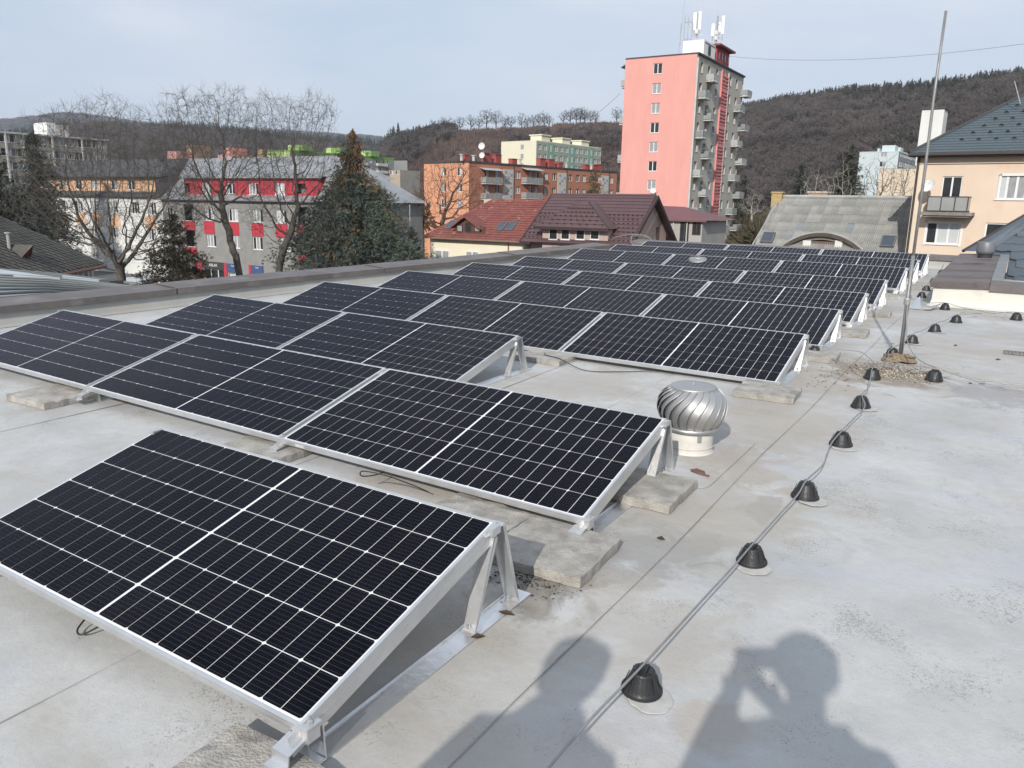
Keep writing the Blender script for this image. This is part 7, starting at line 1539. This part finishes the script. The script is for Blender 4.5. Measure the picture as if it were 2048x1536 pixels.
HILL = mat('hill floor brown', (0.070, 0.052, 0.045), 0.97, 0, 0.35, 0.012, coord='World', col2=(0.115, 0.088, 0.068), dirt=((0.052, 0.056, 0.036), 0.02, 0.57), detail=12)
o = bare('terrain', np_mesh('terrain', V, F4, HILL, True)); o['kind'] = 'structure'
mb = MB(); mb.box(-30, 205, GROUND+.01, 10, 300, GROUND+.03); mb.box(-150, 16, GROUND+.01, -9.5, 72, GROUND+.03); struct('street', mb, mat('street asphalt', (0.10, 0.10, 0.10), 0.9, 0, 0.2, 0.5, coord='World'))

# crowns merged into woods
def template(kind, n, seed):
    r = np.random.default_rng(seed); V = []; 
    if kind == 'bare':      # airy leafless crown: slim fans of twigs plus a sparse inner mass
        for i in range(n):
            d = r.normal(size=3); d /= np.linalg.norm(d); d[2] = abs(d[2])*1.0-0.25
            a = d*np.array([.34, .34, .36])*r.uniform(.3, 1.15)+np.array([0, 0, .55]); t = d*np.array([.5, .5, .46])*r.uniform(.85, 1.12)+np.array([0, 0, .55])
            s = np.cross(d, r.normal(size=3)); s /= np.linalg.norm(s); V += [a-s*.032, a+s*.032, t+s*.01]
    elif kind == 'coni':
        for i in range(n):
            h = r.uniform(.05, 1)**.9; rad = .30*(1-h)**.8+.02; a = r.uniform(0, 6.283); c, s = math.cos(a), math.sin(a)
            V += [(c*rad*.15-s*.10*(1.1-h), s*rad*.15+c*.10*(1.1-h), h+.05), (c*rad*.15+s*.10*(1.1-h), s*rad*.15-c*.10*(1.1-h), h+.05), (c*rad, s*rad, h-.07)]
    else:                   # low scrub
        for i in range(n):
            a = r.uniform(0, 6.283); q = r.uniform(0, .5); x, y = math.cos(a)*q, math.sin(a)*q; w = r.uniform(.04, .1); b = a+r.uniform(-1, 1)
            V += [(x-w*math.sin(b), y+w*math.cos(b), 0), (x+w*math.sin(b), y-w*math.cos(b), 0), (x*1.4, y*1.4, r.uniform(.4, 1.))]
    return np.array(V, float)
def wood(name, label, P, Hs, Ws, tmpl, m):
    n = len(P); T_ = len(tmpl[0]); V = np.zeros((n, T_, 3)); rot = RNG.uniform(0, 6.283, n); k = RNG.integers(0, len(tmpl), n)
    for q in range(len(tmpl)):
        s = k == q; c, sn = np.cos(rot[s])[:, None], np.sin(rot[s])[:, None]; t = tmpl[q]
        V[s, :, 0] = (t[None, :, 0]*c-t[None, :, 1]*sn)*Ws[s][:, None]; V[s, :, 1] = (t[None, :, 0]*sn+t[None, :, 1]*c)*Ws[s][:, None]; V[s, :, 2] = t[None, :, 2]*Hs[s][:, None]
    V += P[:, None, :]; V = V.reshape(-1, 3); me = np_mesh(name, V, np.arange(len(V)).reshape(-1, 3), m); o = bare(name, me); o['kind'] = 'stuff'; o['label'] = label; o['category'] = 'woodland'; return o
def scatter(px0, px1, r0, r1, n):
    a0, a1 = azel(px0, 300)[0], azel(px1, 300)[0]; az = RNG.uniform(a0, a1, n); r = np.sqrt(RNG.uniform(r0*r0, r1*r1, n)) if r0 > 1 else r0+(r1-r0)*RNG.random(n)
    return az, r
def place_(az, r, sink=0.3): return np.stack([np.sin(az)*r, np.cos(az)*r, hz_(az, r)-sink], -1)
TBR = [template('bare', 92, s) for s in range(4)]; TCO = [template('coni', 44, s) for s in range(10, 13)]; TSC = [template('scrub', 24, s) for s in range(20, 23)]
BROWNW = mat('leafless wood', (0.108, 0.091, 0.083), 0.95, 0, 0.30, 0.03, coord='World', col2=(0.195, 0.163, 0.147), trans=0.45, detail=10); BROWNO = mat('olive brown wood', (0.10, 0.085, 0.05), 0.95, 0, 0.3, 0.05, coord='World', col2=(0.17, 0.145, 0.085), trans=0.45, detail=10)
CONIF = mat('conifer wood', (0.032, 0.042, 0.030), 0.9, 0, 0.35, 0.05, coord='World', col2=(0.072, 0.078, 0.050), trans=0.45, detail=10); SCRUB = mat('reddish scrub', (0.15, 0.10, 0.083), 0.95, 0, 0.25, 0.03, coord='World', col2=(0.25, 0.18, 0.145), trans=0.45, detail=10)
def patch(az, r, s, seed): return vnoise(np.sin(az)*r, np.cos(az)*r, s, seed)
# right hillside
az, r = scatter(1380, 2500, 330, 740, 7500); R1 = np.interp(az, rA, rR); t = (r-R1*.42)/(R1*.58)
pxr = np.interp(az, [azel(p, 300)[0] for p in range(1300, 2600, 100)], range(1300, 2600, 100))
con = ((t > .86-.08*patch(az, r, 60, 1)) & (RNG.random(len(r)) < .75)) | ((t > .45) & (patch(az, r, 70, 4) > .2) & (pxr > 1680) & (RNG.random(len(r)) < .6)) | (patch(az, r, 40, 7) > .80)
P_ = place_(az, r); keep = r < R1*1.03
o = wood('leafless_woodland', 'brown leafless woodland covering the hillside right of the pink tower', P_[~con & keep], RNG.uniform(8, 13, (~con & keep).sum()), RNG.uniform(7, 10, (~con & keep).sum()), TBR, BROWNW)
o = wood('conifer_woodland', 'dark conifer woodland along the crest of the right hill', P_[con & keep], RNG.uniform(7, 12, (con & keep).sum()), RNG.uniform(10, 16, (con & keep).sum()), TCO, CONIF)
# denser fringe on the crest
az, r = scatter(1460, 2500, 640, 740, 520); R1 = np.interp(az, rA, rR); r = R1*RNG.uniform(.96, 1.04, len(r)); wood('conifer_woodland', 'jagged row of conifer tops on the skyline of the right hill', place_(az, r, 1), 5+7*RNG.random(len(r))**1.8, RNG.uniform(10, 17, len(r)), TCO, CONIF)
# middle hill: scrubby open slope
az, r = scatter(760, 1380, 250, 640, 5200); R1 = np.interp(az, rA, rR); k = r < R1*1.0; 
wood('hillside_scrub', 'reddish brown scrub on the open hillside between spruce and tower', place_(az, r)[k], RNG.uniform(1.5, 5, k.sum()), RNG.uniform(4, 8, k.sum()), TSC, SCRUB)
az, r = scatter(990, 1380, 330, 640, 420); R1 = np.interp(az, rA, rR); k = (r < R1*.84) & (patch(az, r, 60, 2) > -.1); wood('leafless_woodland', 'leafless trees on the slope behind the cream block', place_(az, r)[k], RNG.uniform(7, 12, k.sum()), RNG.uniform(7, 10, k.sum()), TBR, BROWNW)
az, r = scatter(735, 905, 480, 820, 900); k = r < np.interp(az, rA, rR)*1.05; pp_ = place_(az, r)[k]; c = RNG.random(len(pp_)) < .4; wood('conifer_woodland', 'dark conifers at the left end of the middle hill', pp_[c], RNG.uniform(6, 10, c.sum()), RNG.uniform(8, 11, c.sum()), TCO, CONIF); wood('leafless_woodland', 'grey brown trees mixed into the conifers left of the middle hill', pp_[~c], RNG.uniform(7, 10, (~c).sum()), RNG.uniform(8, 11, (~c).sum()), TBR, BROWNW)
# left hill
az, r = scatter(-500, 800, 560, 1560, 7000); R1 = np.interp(az, rA, rR); pxl = np.interp(az, [azel(p, 300)[0] for p in range(-600, 900, 100)], range(-600, 900, 100)); t = (r-R1*.42)/(R1*.58)
con = ((t > .8) & (pxl > 330)) | (patch(az, r, 160, 5) > .45) | ((pxl < 130) & (t > .6)); P_ = place_(az, r); k = r < R1*1.05
wood('leafless_woodland', 'brown leafless woodland on the long hill behind the left houses', P_[~con & k], RNG.uniform(11, 17, (~con & k).sum()), RNG.uniform(15, 22, (~con & k).sum()), TBR, BROWNW)
wood('conifer_woodland', 'dark conifer patches on the long hill behind the left houses', P_[con & k], RNG.uniform(13, 20, (con & k).sum()), RNG.uniform(15, 22, (con & k).sum()), TCO, CONIF)
az, r = scatter(-500, 900, 2300, 3650, 5200); r = np.where(RNG.random(len(r)) < .25, RF*RNG.uniform(.97, 1.02, len(r)), r); c = patch(az, r, 400, 2) > .1; P_ = place_(az, r, 2)
wood('distant_woodland', 'distant bluish woodland on the farthest ridge at the left', P_[~c], RNG.uniform(16, 26, (~c).sum()), RNG.uniform(40, 60, (~c).sum()), TBR, BROWNW); wood('distant_woodland', 'distant dark conifers on the farthest ridge at the left', P_[c], RNG.uniform(18, 28, c.sum()), RNG.uniform(40, 60, c.sum()), TCO, CONIF)
# valley thicket right of the tower
az, r = scatter(1465, 1840, 120, 300, 620); k = ~((r > 215) & (r < 290) & (az < azel(1515, 300)[0])); wood('thicket', 'olive brown leafless thicket between the pink tower and the long hall', place_(az, r)[k], RNG.uniform(5, 11, k.sum()), RNG.uniform(6, 10, k.sum()), [template('bare', 130, s) for s in range(30, 33)], BROWNO)
az, r = scatter(780, 850, 150, 230, 40); wood('thicket', 'olive brown rounded tree mass left of the orange block', place_(az, r), RNG.uniform(11, 15, len(r)), RNG.uniform(8, 10, len(r)), [template('bare', 220, s) for s in range(33, 35)], BROWNO)
az, r = scatter(-400, 560, 210, 500, 500); wood('thicket', 'leafless trees in the valley behind the left houses', place_(az, r), RNG.uniform(7, 12, len(r)), RNG.uniform(8, 11, len(r)), [template('bare', 90, s) for s in range(36, 38)], BROWNW)
# single trees on the crest of the middle hill
BARK = mat('bark grey brown', (0.10, 0.087, 0.075), 0.95, 0, 0.3, 3, bump=0.5, bscale=14); BARKB = mat('birch bark pale', (0.34, 0.31, 0.28), 0.9, 0, 0.25, 3)

# ------------------------------------------------------------------ branching trees grown into a crown volume
def colonize(attr, start, step, di, dk, iters, up=0.05, seed=0):
    rng = np.random.default_rng(seed); nodes = [np.array(s, float) for s in start]; par = [i-1 for i in range(len(start))]
    A = np.array(attr); near = np.full(len(A), -1); nd = np.full(len(A), 1e9); done = 0; kids = {}
    for it in range(iters):
        new = np.array(nodes[done:])
        if len(new):
            for s in range(0, len(new), 400):
                d = np.linalg.norm(A[:, None, :]-new[None, s:s+400, :], axis=2); j = d.argmin(1); dm = d[np.arange(len(A)), j]; b = dm < nd; nd[b] = dm[b]; near[b] = j[b]+done+s
        done = len(nodes); alive = nd > dk; A, near, nd = A[alive], near[alive], nd[alive]
        if len(A) == 0: break
        use = nd < di
        if not use.any(): break
        Nn = np.array(nodes); D = A[use]-Nn[near[use]]; D /= np.linalg.norm(D, axis=1)[:, None]; acc = np.zeros_like(Nn); np.add.at(acc, near[use], D)
        ids = np.unique(near[use]); grown = 0
        for i in ids:
            d = acc[i]; l = np.linalg.norm(d)
            if l < 1e-6: continue
            d = d/l+np.array([0, 0, up])+rng.normal(size=3)*.16; d /= np.linalg.norm(d); q = nodes[i]+d*step
            if any(np.linalg.norm(nodes[c]-q) < step*.35 for c in kids.get(i, ())): continue
            kids.setdefault(i, []).append(len(nodes)); nodes.append(q); par.append(int(i)); grown += 1
        if not grown: break
    return np.array(nodes), np.array(par)
def tree_mesh(nodes, par, rtip, rmax, n_tw, twl, seed=0, ex=2.2, split=0.05):
    n = len(nodes); rad = np.zeros(n); ch = np.zeros(n, int)
    for i in range(n-1, 0, -1):
        if ch[i] == 0: rad[i] = rtip**ex
        rad[par[i]] += rad[i]; ch[par[i]] += 1
    rad = rad**(1/ex); rad[0] = rad[1] if n > 1 else rmax; rad = np.minimum(rad*1.0, rmax); sc = rmax/rad.max(); rad = np.where(rad > rtip*2.5, rtip*2.5+(rad-rtip*2.5)*((rmax-rtip*2.5)/(rad.max()-rtip*2.5)), rad)
    rng = np.random.default_rng(seed); out = {'t': ([], []), 'b': ([], [])}
    def seg(key, a, b, ra, rb, k):
        V, F = out[key]; d = b-a; l = np.linalg.norm(d)
        if l < 1e-6: return
        d /= l; u = np.cross(d, (0, 0, 1.) if abs(d[2]) < .9 else (1., 0, 0)); u /= np.linalg.norm(u); w = np.cross(d, u); o = len(V)
        for (p, r) in ((a, ra), (b, rb)):
            for q in range(k): an = 6.28318*q/k; V.append(p+(u*math.cos(an)+w*math.sin(an))*r)
        for q in range(k): F.append((o+q, o+(q+1) % k, o+k+(q+1) % k, o+k+q))
    for i in range(1, n):
        p = par[i]; ra = min(rad[p], rad[i]*1.5) ; k = 7 if rad[i] > split else (4 if rad[i] > split*.35 else 3)
        seg('t' if rad[i] > split*1.6 else 'b', nodes[p], nodes[i]+(nodes[i]-nodes[p])*(.25 if rad[i] > split else .04), ra, rad[i], k)
        if rad[i] < rtip*3.2:
            d0 = nodes[i]-nodes[p]; d0 /= np.linalg.norm(d0)+1e-9
            for _ in range(n_tw if ch[i] == 0 else max(1, n_tw//2)):
                d = d0*.9+rng.normal(size=3)*.55+np.array([0, 0, .12]); d /= np.linalg.norm(d); L1 = twl*rng.uniform(.5, 1.2); a = nodes[i]; m_ = a+d*L1*.5; e = m_+(d+rng.normal(size=3)*.25)*L1*.5
                seg('b', a, m_, rtip*.85, rtip*.6, 3); seg('b', m_, e, rtip*.6, rtip*.25, 3)
                if rng.random() < .85: seg('b', m_, m_+(d+rng.normal(size=3)*.6)*L1*.4, rtip*.5, rtip*.25, 3)
    return out
def ell(n, c, r, rng, shell=.0):
    d = rng.normal(size=(n, 3)); d /= np.linalg.norm(d, axis=1)[:, None]; s = (shell+(1-shell)*rng.random(n))**(1/2.2); return np.array(c)+d*s[:, None]*np.array(r)
def put_tree(name, label, cat, loc, blobs, trunk, step, rtip, rmax, ntw, twl, m, seed, na=900, di=4.0, dk=None, up=.05, ex=2.2, sc=1.0, split=.05, group=None):
    rng = np.random.default_rng(seed); tot = sum(b[2] for b in blobs); A = np.concatenate([ell(int(na*b[2]/tot), b[0], b[1], rng, .05) for b in blobs]); A = A[A[:, 2] > 1.0]
    nodes, par = colonize(A, trunk, step, di, dk or step*1.15, 90, up, seed); out = tree_mesh(nodes, par, rtip, rmax, ntw, twl, seed, ex, split)
    root = thing(name, label, cat, loc, group=group)
    for key, nm in (('t', 'trunk'), ('b', 'branches')):
        V, F = out[key]
        if not V: continue
        F = np.array(F); bare(nm, np_mesh(nm, np.array(V), F, m, True), root)
    return root, out
def ground_at(px, D): p = at(px, 450, D); p.z = GROUND; return p
def zrel(px, py, D): return at(px, py, D).z-GROUND
def lat(px, D, px0): return (at(px, 400, D)-at(px0, 400, D)).length*(1 if px > px0 else -1)
# lateral unit vector of the view at a tree
def tdir(px): d = ray(px, 400); return np.array([d.y, -d.x, 0])/math.hypot(d.x, d.y), np.array([d.x, d.y, 0])/math.hypot(d.x, d.y)
def blob(px0, D, px, py, rx, ry, w, depth=0.0):
    u, v = tdir(px0); s = F_PX/D; c = u*lat(px, D, px0)+v*depth; c[2] = zrel(px, py, D); mpp = D/F_PX*1.12
    R = rx*mpp; return (tuple(c), (R, R, ry*mpp), w)
def pt(px0, D, px, py, depth=0.0): u, v = tdir(px0); c = u*lat(px, D, px0)+v*depth; c[2] = zrel(px, py, D); return tuple(c)
DA = 52.0; px0 = 228
put_tree('bare_tree', 'wide leafless tree in front of the white and orange house, forking low behind the parapet', 'tree', ground_at(px0, DA),
    [blob(px0, DA, 235, 375, 155, 130, 5), blob(px0, DA, 130, 400, 85, 70, 1.6), blob(px0, DA, 350, 400, 75, 75, 1.5), blob(px0, DA, 225, 285, 90, 68, 1.5), blob(px0, DA, 150, 480, 60, 35, .6)],
    [(0, 0, 0), pt(px0, DA, 232, 620), pt(px0, DA, 232, 590), pt(px0, DA, 233, 560), pt(px0, DA, 232, 535)], .34, .0072, .25, 5, .68, BARK, 3, 4600, 4.5, .45)
DB_ = 54.0; px0 = 478
put_tree('bare_tree', 'tall leafless tree with vase shaped crown before the red panelled house', 'tree', ground_at(px0, DB_),
    [blob(px0, DB_, 440, 300, 95, 85, 3.5), blob(px0, DB_, 400, 240, 62, 48, 1.2), blob(px0, DB_, 470, 220, 50, 36, 1), blob(px0, DB_, 400, 385, 60, 55, 1), blob(px0, DB_, 520, 330, 50, 60, 1)],
    [(0, 0, 0), pt(px0, DB_, 476, 600), pt(px0, DB_, 474, 560), pt(px0, DB_, 470, 530), pt(px0, DB_, 468, 512)], .34, .0072, .22, 5, .68, BARK, 5, 4200, 4.5, .45)
px0 = 548
put_tree('bare_tree', 'leafless tree leaning right on a bent trunk, just left of the big spruce', 'tree', ground_at(px0, 56),
    [blob(px0, 56, 590, 300, 80, 85, 3), blob(px0, 56, 635, 235, 45, 42, 1.1), blob(px0, 56, 560, 225, 40, 32, .8), blob(px0, 56, 640, 390, 45, 50, .8), blob(px0, 56, 540, 420, 50, 45, .7), blob(px0, 56, 625, 470, 50, 40, .5)],
    [(0, 0, 0), pt(px0, 56, 548, 590), pt(px0, 56, 552, 555), pt(px0, 56, 556, 525), pt(px0, 56, 566, 495), pt(px0, 56, 578, 470)], .34, .0072, .24, 5, .68, BARK, 9, 4000, 4.5, .45)
px0 = 882
put_tree('bare_tree', 'reddish brown leafless tree in front of the orange block gable', 'tree', ground_at(px0, 95),
    [blob(px0, 95, 900, 380, 68, 55, 3), blob(px0, 95, 930, 385, 38, 50, 1), blob(px0, 95, 855, 410, 30, 50, 1)], [(0, 0, 0), (0, 0, 2.5), (0, 0, 5), pt(px0, 95, 884, 455)], .55, .018, .28, 2, .9, mat('bark reddish', (0.10, 0.06, 0.042), 0.95, 0, 0.3, 2), 13, 1500, 6, .7)
for i, (px, D, top, hw, seed, lb) in enumerate(((1625, 105, 358, 30, 21, 'many stemmed pale leafless tree left of the single birch behind the hall ridge'), (1675, 100, 340, 22, 22, 'pale birch like bare tree in front of the tall dark spruce'), (1752, 110, 332, 40, 23, 'grey leafless tree in front of the pale blue block'), (1805, 95, 336, 34, 24, 'grey brown leafless tree just left of the peach house corner'), (1500, 130, 395, 26, 25, 'pale yellowish leafless sapling clump right of the tower foot'))):
    cy = (top+430)/2; put_tree('bare_tree', lb, 'tree', ground_at(px, D), [blob(px, D, px, cy, hw, (430-top)/2, 2), blob(px, D, px, cy-12, hw*.7, (430-top)/2, 1)], [(0, 0, 0), (0, 0, 2), (0, 0, 4)], .6, .018, .17, 2, .9, BARKB if i in (0, 1) else (BARKB if i == 4 else BARK), seed, 800, 7, .8, up=.25)
# crest trees on the middle hill, sharing three grown crowns
protos = []
for s in (41, 42, 43):
    r_, out = put_tree('hill_tree', 'x', 'tree', (0, 0, 0), [((0, 0, 8.5), (4.5, 4.5, 5), 1)], [(0, 0, 0), (0, 0, 2.2), (0, 0, 4.0)], .9, .07, .32, 3, 1.6, mat('far bark', (0.055, 0.047, 0.042), 0.95), s, 130, 9, up=.2, split=.12); protos.append(r_)
crest = [(838, .8), (868, 1.0), (884, 1.0), (897, 1.0), (920, 1.0), (942, 1.0), (958, .9), (973, 1.35), (992, 1.2), (1010, .95), (1022, .95), (1043, 1.05), (1054, .8), (1066, 1.0), (1078, .95), (1088, 1.1), (1098, .8), (1127, 1.0), (1140, 1.15), (1152, 1.2), (1160, 1.1), (1168, 1.15), (1180, 1.0), (1190, .9), (1232, 1.1)]
near_ = ['left end of the crest', 'dense clump left on the crest', 'crest above the orange block', 'crest above the cream block', 'crest close to the tower']
for i, (px, s) in enumerate(crest):
    a, _ = azel(px, 260); R1 = float(np.interp(a, rA, rR)); x, y = math.sin(a)*R1*1.0, math.cos(a)*R1*1.0; z = float(hz_(a, R1))-.5; q = protos[i % 3]
    r_ = q if i < 3 else q.copy()
    if i >= 3:
        COL.objects.link(r_)
        for c in q.children: k = c.copy(); COL.objects.link(k); k.parent = r_
    r_.location = (x, y, z); r_.rotation_euler = (0, 0, i*1.3); r_.scale = (s*.95, s*.95, s*.85)
    szw = 'tallest' if s > 1.3 else ('tall' if s > 1.12 else ('small' if s < .85 else 'medium'))
    tag(r_, '%s leafless tree on the middle hill skyline, number %s from the left' % (szw, ['one', 'two', 'three', 'four', 'five', 'six', 'seven', 'eight', 'nine', 'ten', 'eleven', 'twelve', 'thirteen', 'fourteen', 'fifteen', 'sixteen', 'seventeen', 'eighteen', 'nineteen', 'twenty', 'twenty one', 'twenty two', 'twenty three', 'twenty four', 'twenty five'][i]), 'tree', 'leafless trees on the middle hill skyline')

# ------------------------------------------------------------------ conifers
def conifer(label, loc, H, prof, n, tuft, mats, seed, trunk_r=.22, lean=(0, 0), name='spruce', cones=None, droop=.25, gap=0.0):
    """prof: list of (height fraction, radius)"""
    rng = np.random.default_rng(seed); root = thing(name, label, 'tree', loc); hs, rs = zip(*prof)
    m = MB(); m.tube([(0, 0, 0), (lean[0]*.5, lean[1]*.5, H*.5), (lean[0], lean[1], H*.99)], [trunk_r, trunk_r*.6, .02], 8); part('trunk', m, BARK, root)
    nb = int(n/16); V = [[] for _ in mats]
    bm_ = MB()
    for b in range(nb):
        u = rng.random(); h = rng.random(); nl = H/.62; h = min(.999, (round(h*nl)+rng.normal()*.22)/nl) if h < .9 else h; h = max(h, .02); w = np.interp(h, hs, rs)
        if rng.random() > (w/max(rs))**.8+.12: continue
        a = rng.uniform(0, 6.283); Lb = w*rng.uniform(.72, 1.13); z0 = h*H; c, s = math.cos(a), math.sin(a); Lb *= 1+.17*math.sin(3*a+h*17+seed)+.08*math.sin(7*a-h*31)
        kk = 0 if len(mats) < 2 else (2 if (cones and h > cones and len(mats) > 2 and rng.random() < .66*min(1, max(0, (h-cones)/.13))) else (2 if cones and len(mats) > 2 and rng.random() < .04 else (1 if rng.random() < .38 else 0)))
        cnt = int(16*(.5+Lb/max(rs)*1.1))
        for q in range(cnt):
            t = rng.random()**.6; x = c*Lb*t; y = s*Lb*t; zz = z0-droop*Lb*t*t+Lb*.10*math.sin(t*3)+rng.normal()*tuft*.45
            x += rng.normal()*tuft*(.5+.9*t); y += rng.normal()*tuft*(.5+.9*t); x += lean[0]*z0/H; y += lean[1]*z0/H
            if z0 > H*.97: x *= .3; y *= .3
            for _ in range(6):
                d = np.array([c*.8, s*.8, -.15 if kk < 2 else -1.1])+rng.normal(size=3)*.55; d /= np.linalg.norm(d); e = np.cross(d, rng.normal(size=3)); e /= np.linalg.norm(e); L1 = tuft*rng.uniform(.7, 1.35); wd = tuft*.10
                p = np.array([x, y, zz]); V[kk] += [p-e*wd, p+e*wd, p+d*L1]
    for k, v in enumerate(V):
        if v: nm = ('foliage', 'foliage', 'cones')[k]; v = np.array(v); o = bare(nm, np_mesh(nm, v, np.arange(len(v)).reshape(-1, 3), mats[k]), root)
    return root
SPG = mat('spruce needles blue green', (0.085, 0.115, 0.102), 0.85, 0, 0.35, 1.6, col2=(0.175, 0.215, 0.192), trans=0.2); SPO = mat('spruce needles olive', (0.075, 0.092, 0.060), 0.85, 0, 0.35, 2.0, col2=(0.15, 0.17, 0.11), trans=0.2); CON = mat('brown cones', (0.17, 0.085, 0.035), 0.85, 0, 0.35, 3, col2=(0.30, 0.17, 0.08)); DKG = mat('dark needles', (0.018, 0.026, 0.018), 0.9, 0, 0.35, 1.5, col2=(0.042, 0.052, 0.034), trans=0.45)
DS = 58.0; sp = ground_at(712, DS); Hs_ = zrel(703, 264, DS); mpp = DS/F_PX*1.17
def fr_(py): return zrel(705, py, DS)/Hs_
prof = [(0, 3.6), (fr_(520), 118*mpp), (fr_(480), 112*mpp), (fr_(440), 96*mpp), (fr_(405), 76*mpp), (fr_(385), 56*mpp), (fr_(368), 48*mpp), (fr_(355), 36*mpp), (fr_(335), 20*mpp), (fr_(310), 17*mpp), (fr_(290), 11*mpp), (fr_(275), 4*mpp), (1.0, .05)]
conifer('large blue green spruce with a rusty cone covered top beside the red panelled house', sp, Hs_, prof, 34000, .26, [SPG, SPO, CON], 5, .28, (-.55, .3), cones=fr_(388))
def simple(label, px, D, top, hw, n, seed, mats, tuft=.3, nm='spruce', base=None):
    g = ground_at(px, D); H = zrel(px, top, D); w = hw*D/F_PX*1.1; return conifer(label, g, H, [(0, w*.8), (.25, w), (.5, w*.78), (.75, w*.42), (.93, w*.13), (1, .05)], n, tuft, mats, seed, .2, name=nm)
simple('dark spruce in front of the beige block at the far left, with pointed top', 86, 120, 264, 44, 9000, 6, [DKG, SPG], .42)
g = ground_at(-10, 75); conifer('dark drooping conifer cut by the left edge of the picture', g, zrel(0, 288, 75), [(0, 3.6), (.3, 4.4), (.55, 3.0), (.75, 2.2), (.92, .8), (1, .1)], 12000, .36, [DKG, SPG], 7, .3)
g = ground_at(40, 82); conifer('second dark conifer at the left edge, right behind the drooping one', g, zrel(30, 372, 82), [(0, 3.0), (.4, 3.4), (.7, 2.2), (.9, .9), (1, .1)], 7000, .36, [DKG, SPG], 17, .3)
simple('tall dark spruce behind the pale bare birch, left of the pale blue block', 1686, 150, 290, 38, 7500, 8, [DKG, SPO], .5)
simple('small dark pine right of the tower above the hall roof ridge', 1592, 150, 331, 16, 4200, 9, [DKG, SPG], .42)
simple('brown tinged small spruce in front of the orange block', 1184, 118, 338, 30, 5200, 10, [SPO, CON], .38)
simple('small dark conifer above the hall roof between pine and birch clump', 1483, 190, 350, 20, 2500, 14, [DKG, SPO], .5)
TH = mat('thuja brown green', (0.045, 0.042, 0.028), 0.9, 0, 0.35, 2, col2=(0.10, 0.085, 0.055), trans=0.45); THR = mat('rusty twigs', (0.075, 0.062, 0.045), 0.9, 0, 0.3, 2)
g = ground_at(352, 50); conifer('dense dark brownish thuja shrub between the two big bare trees', g, zrel(335, 432, 50), [(0, 1.8), (.4, 2.5), (.6, 2.2), (.8, 1.2), (1, .2)], 10000, .2, [TH, THR], 11, .12, (-.4, 0), name='thuja', droop=.1)
simple('dark evergreen shrub at the right foot of the big spruce', 822, 66, 455, 36, 6000, 12, [DKG, SPG], .24, 'evergreen_shrub')

# ------------------------------------------------------------------ air: thin haze over the valley
HAZE = True
if HAZE:
    m = bpy.data.materials.new('haze'); m.use_nodes = True; t = m.node_tree; t.nodes.clear()
    vo = N(t, 'ShaderNodeVolumePrincipled'); vo.inputs['Color'].default_value = (0.80, 0.87, 1.0, 1); vo.inputs['Density'].default_value = 0.00013; vo.inputs['Anisotropy'].default_value = 0.0
    oo = N(t, 'ShaderNodeOutputMaterial'); t.links.new(vo.outputs[0], oo.inputs['Volume'])
    mb = MB(); mb.box(-9600, -9600, GROUND-1.5, 9600, 9600, 480); o = part('haze', mb, m); o['kind'] = 'stuff'; o['label'] = 'thin pale blue haze filling the valley'; o['category'] = 'haze'
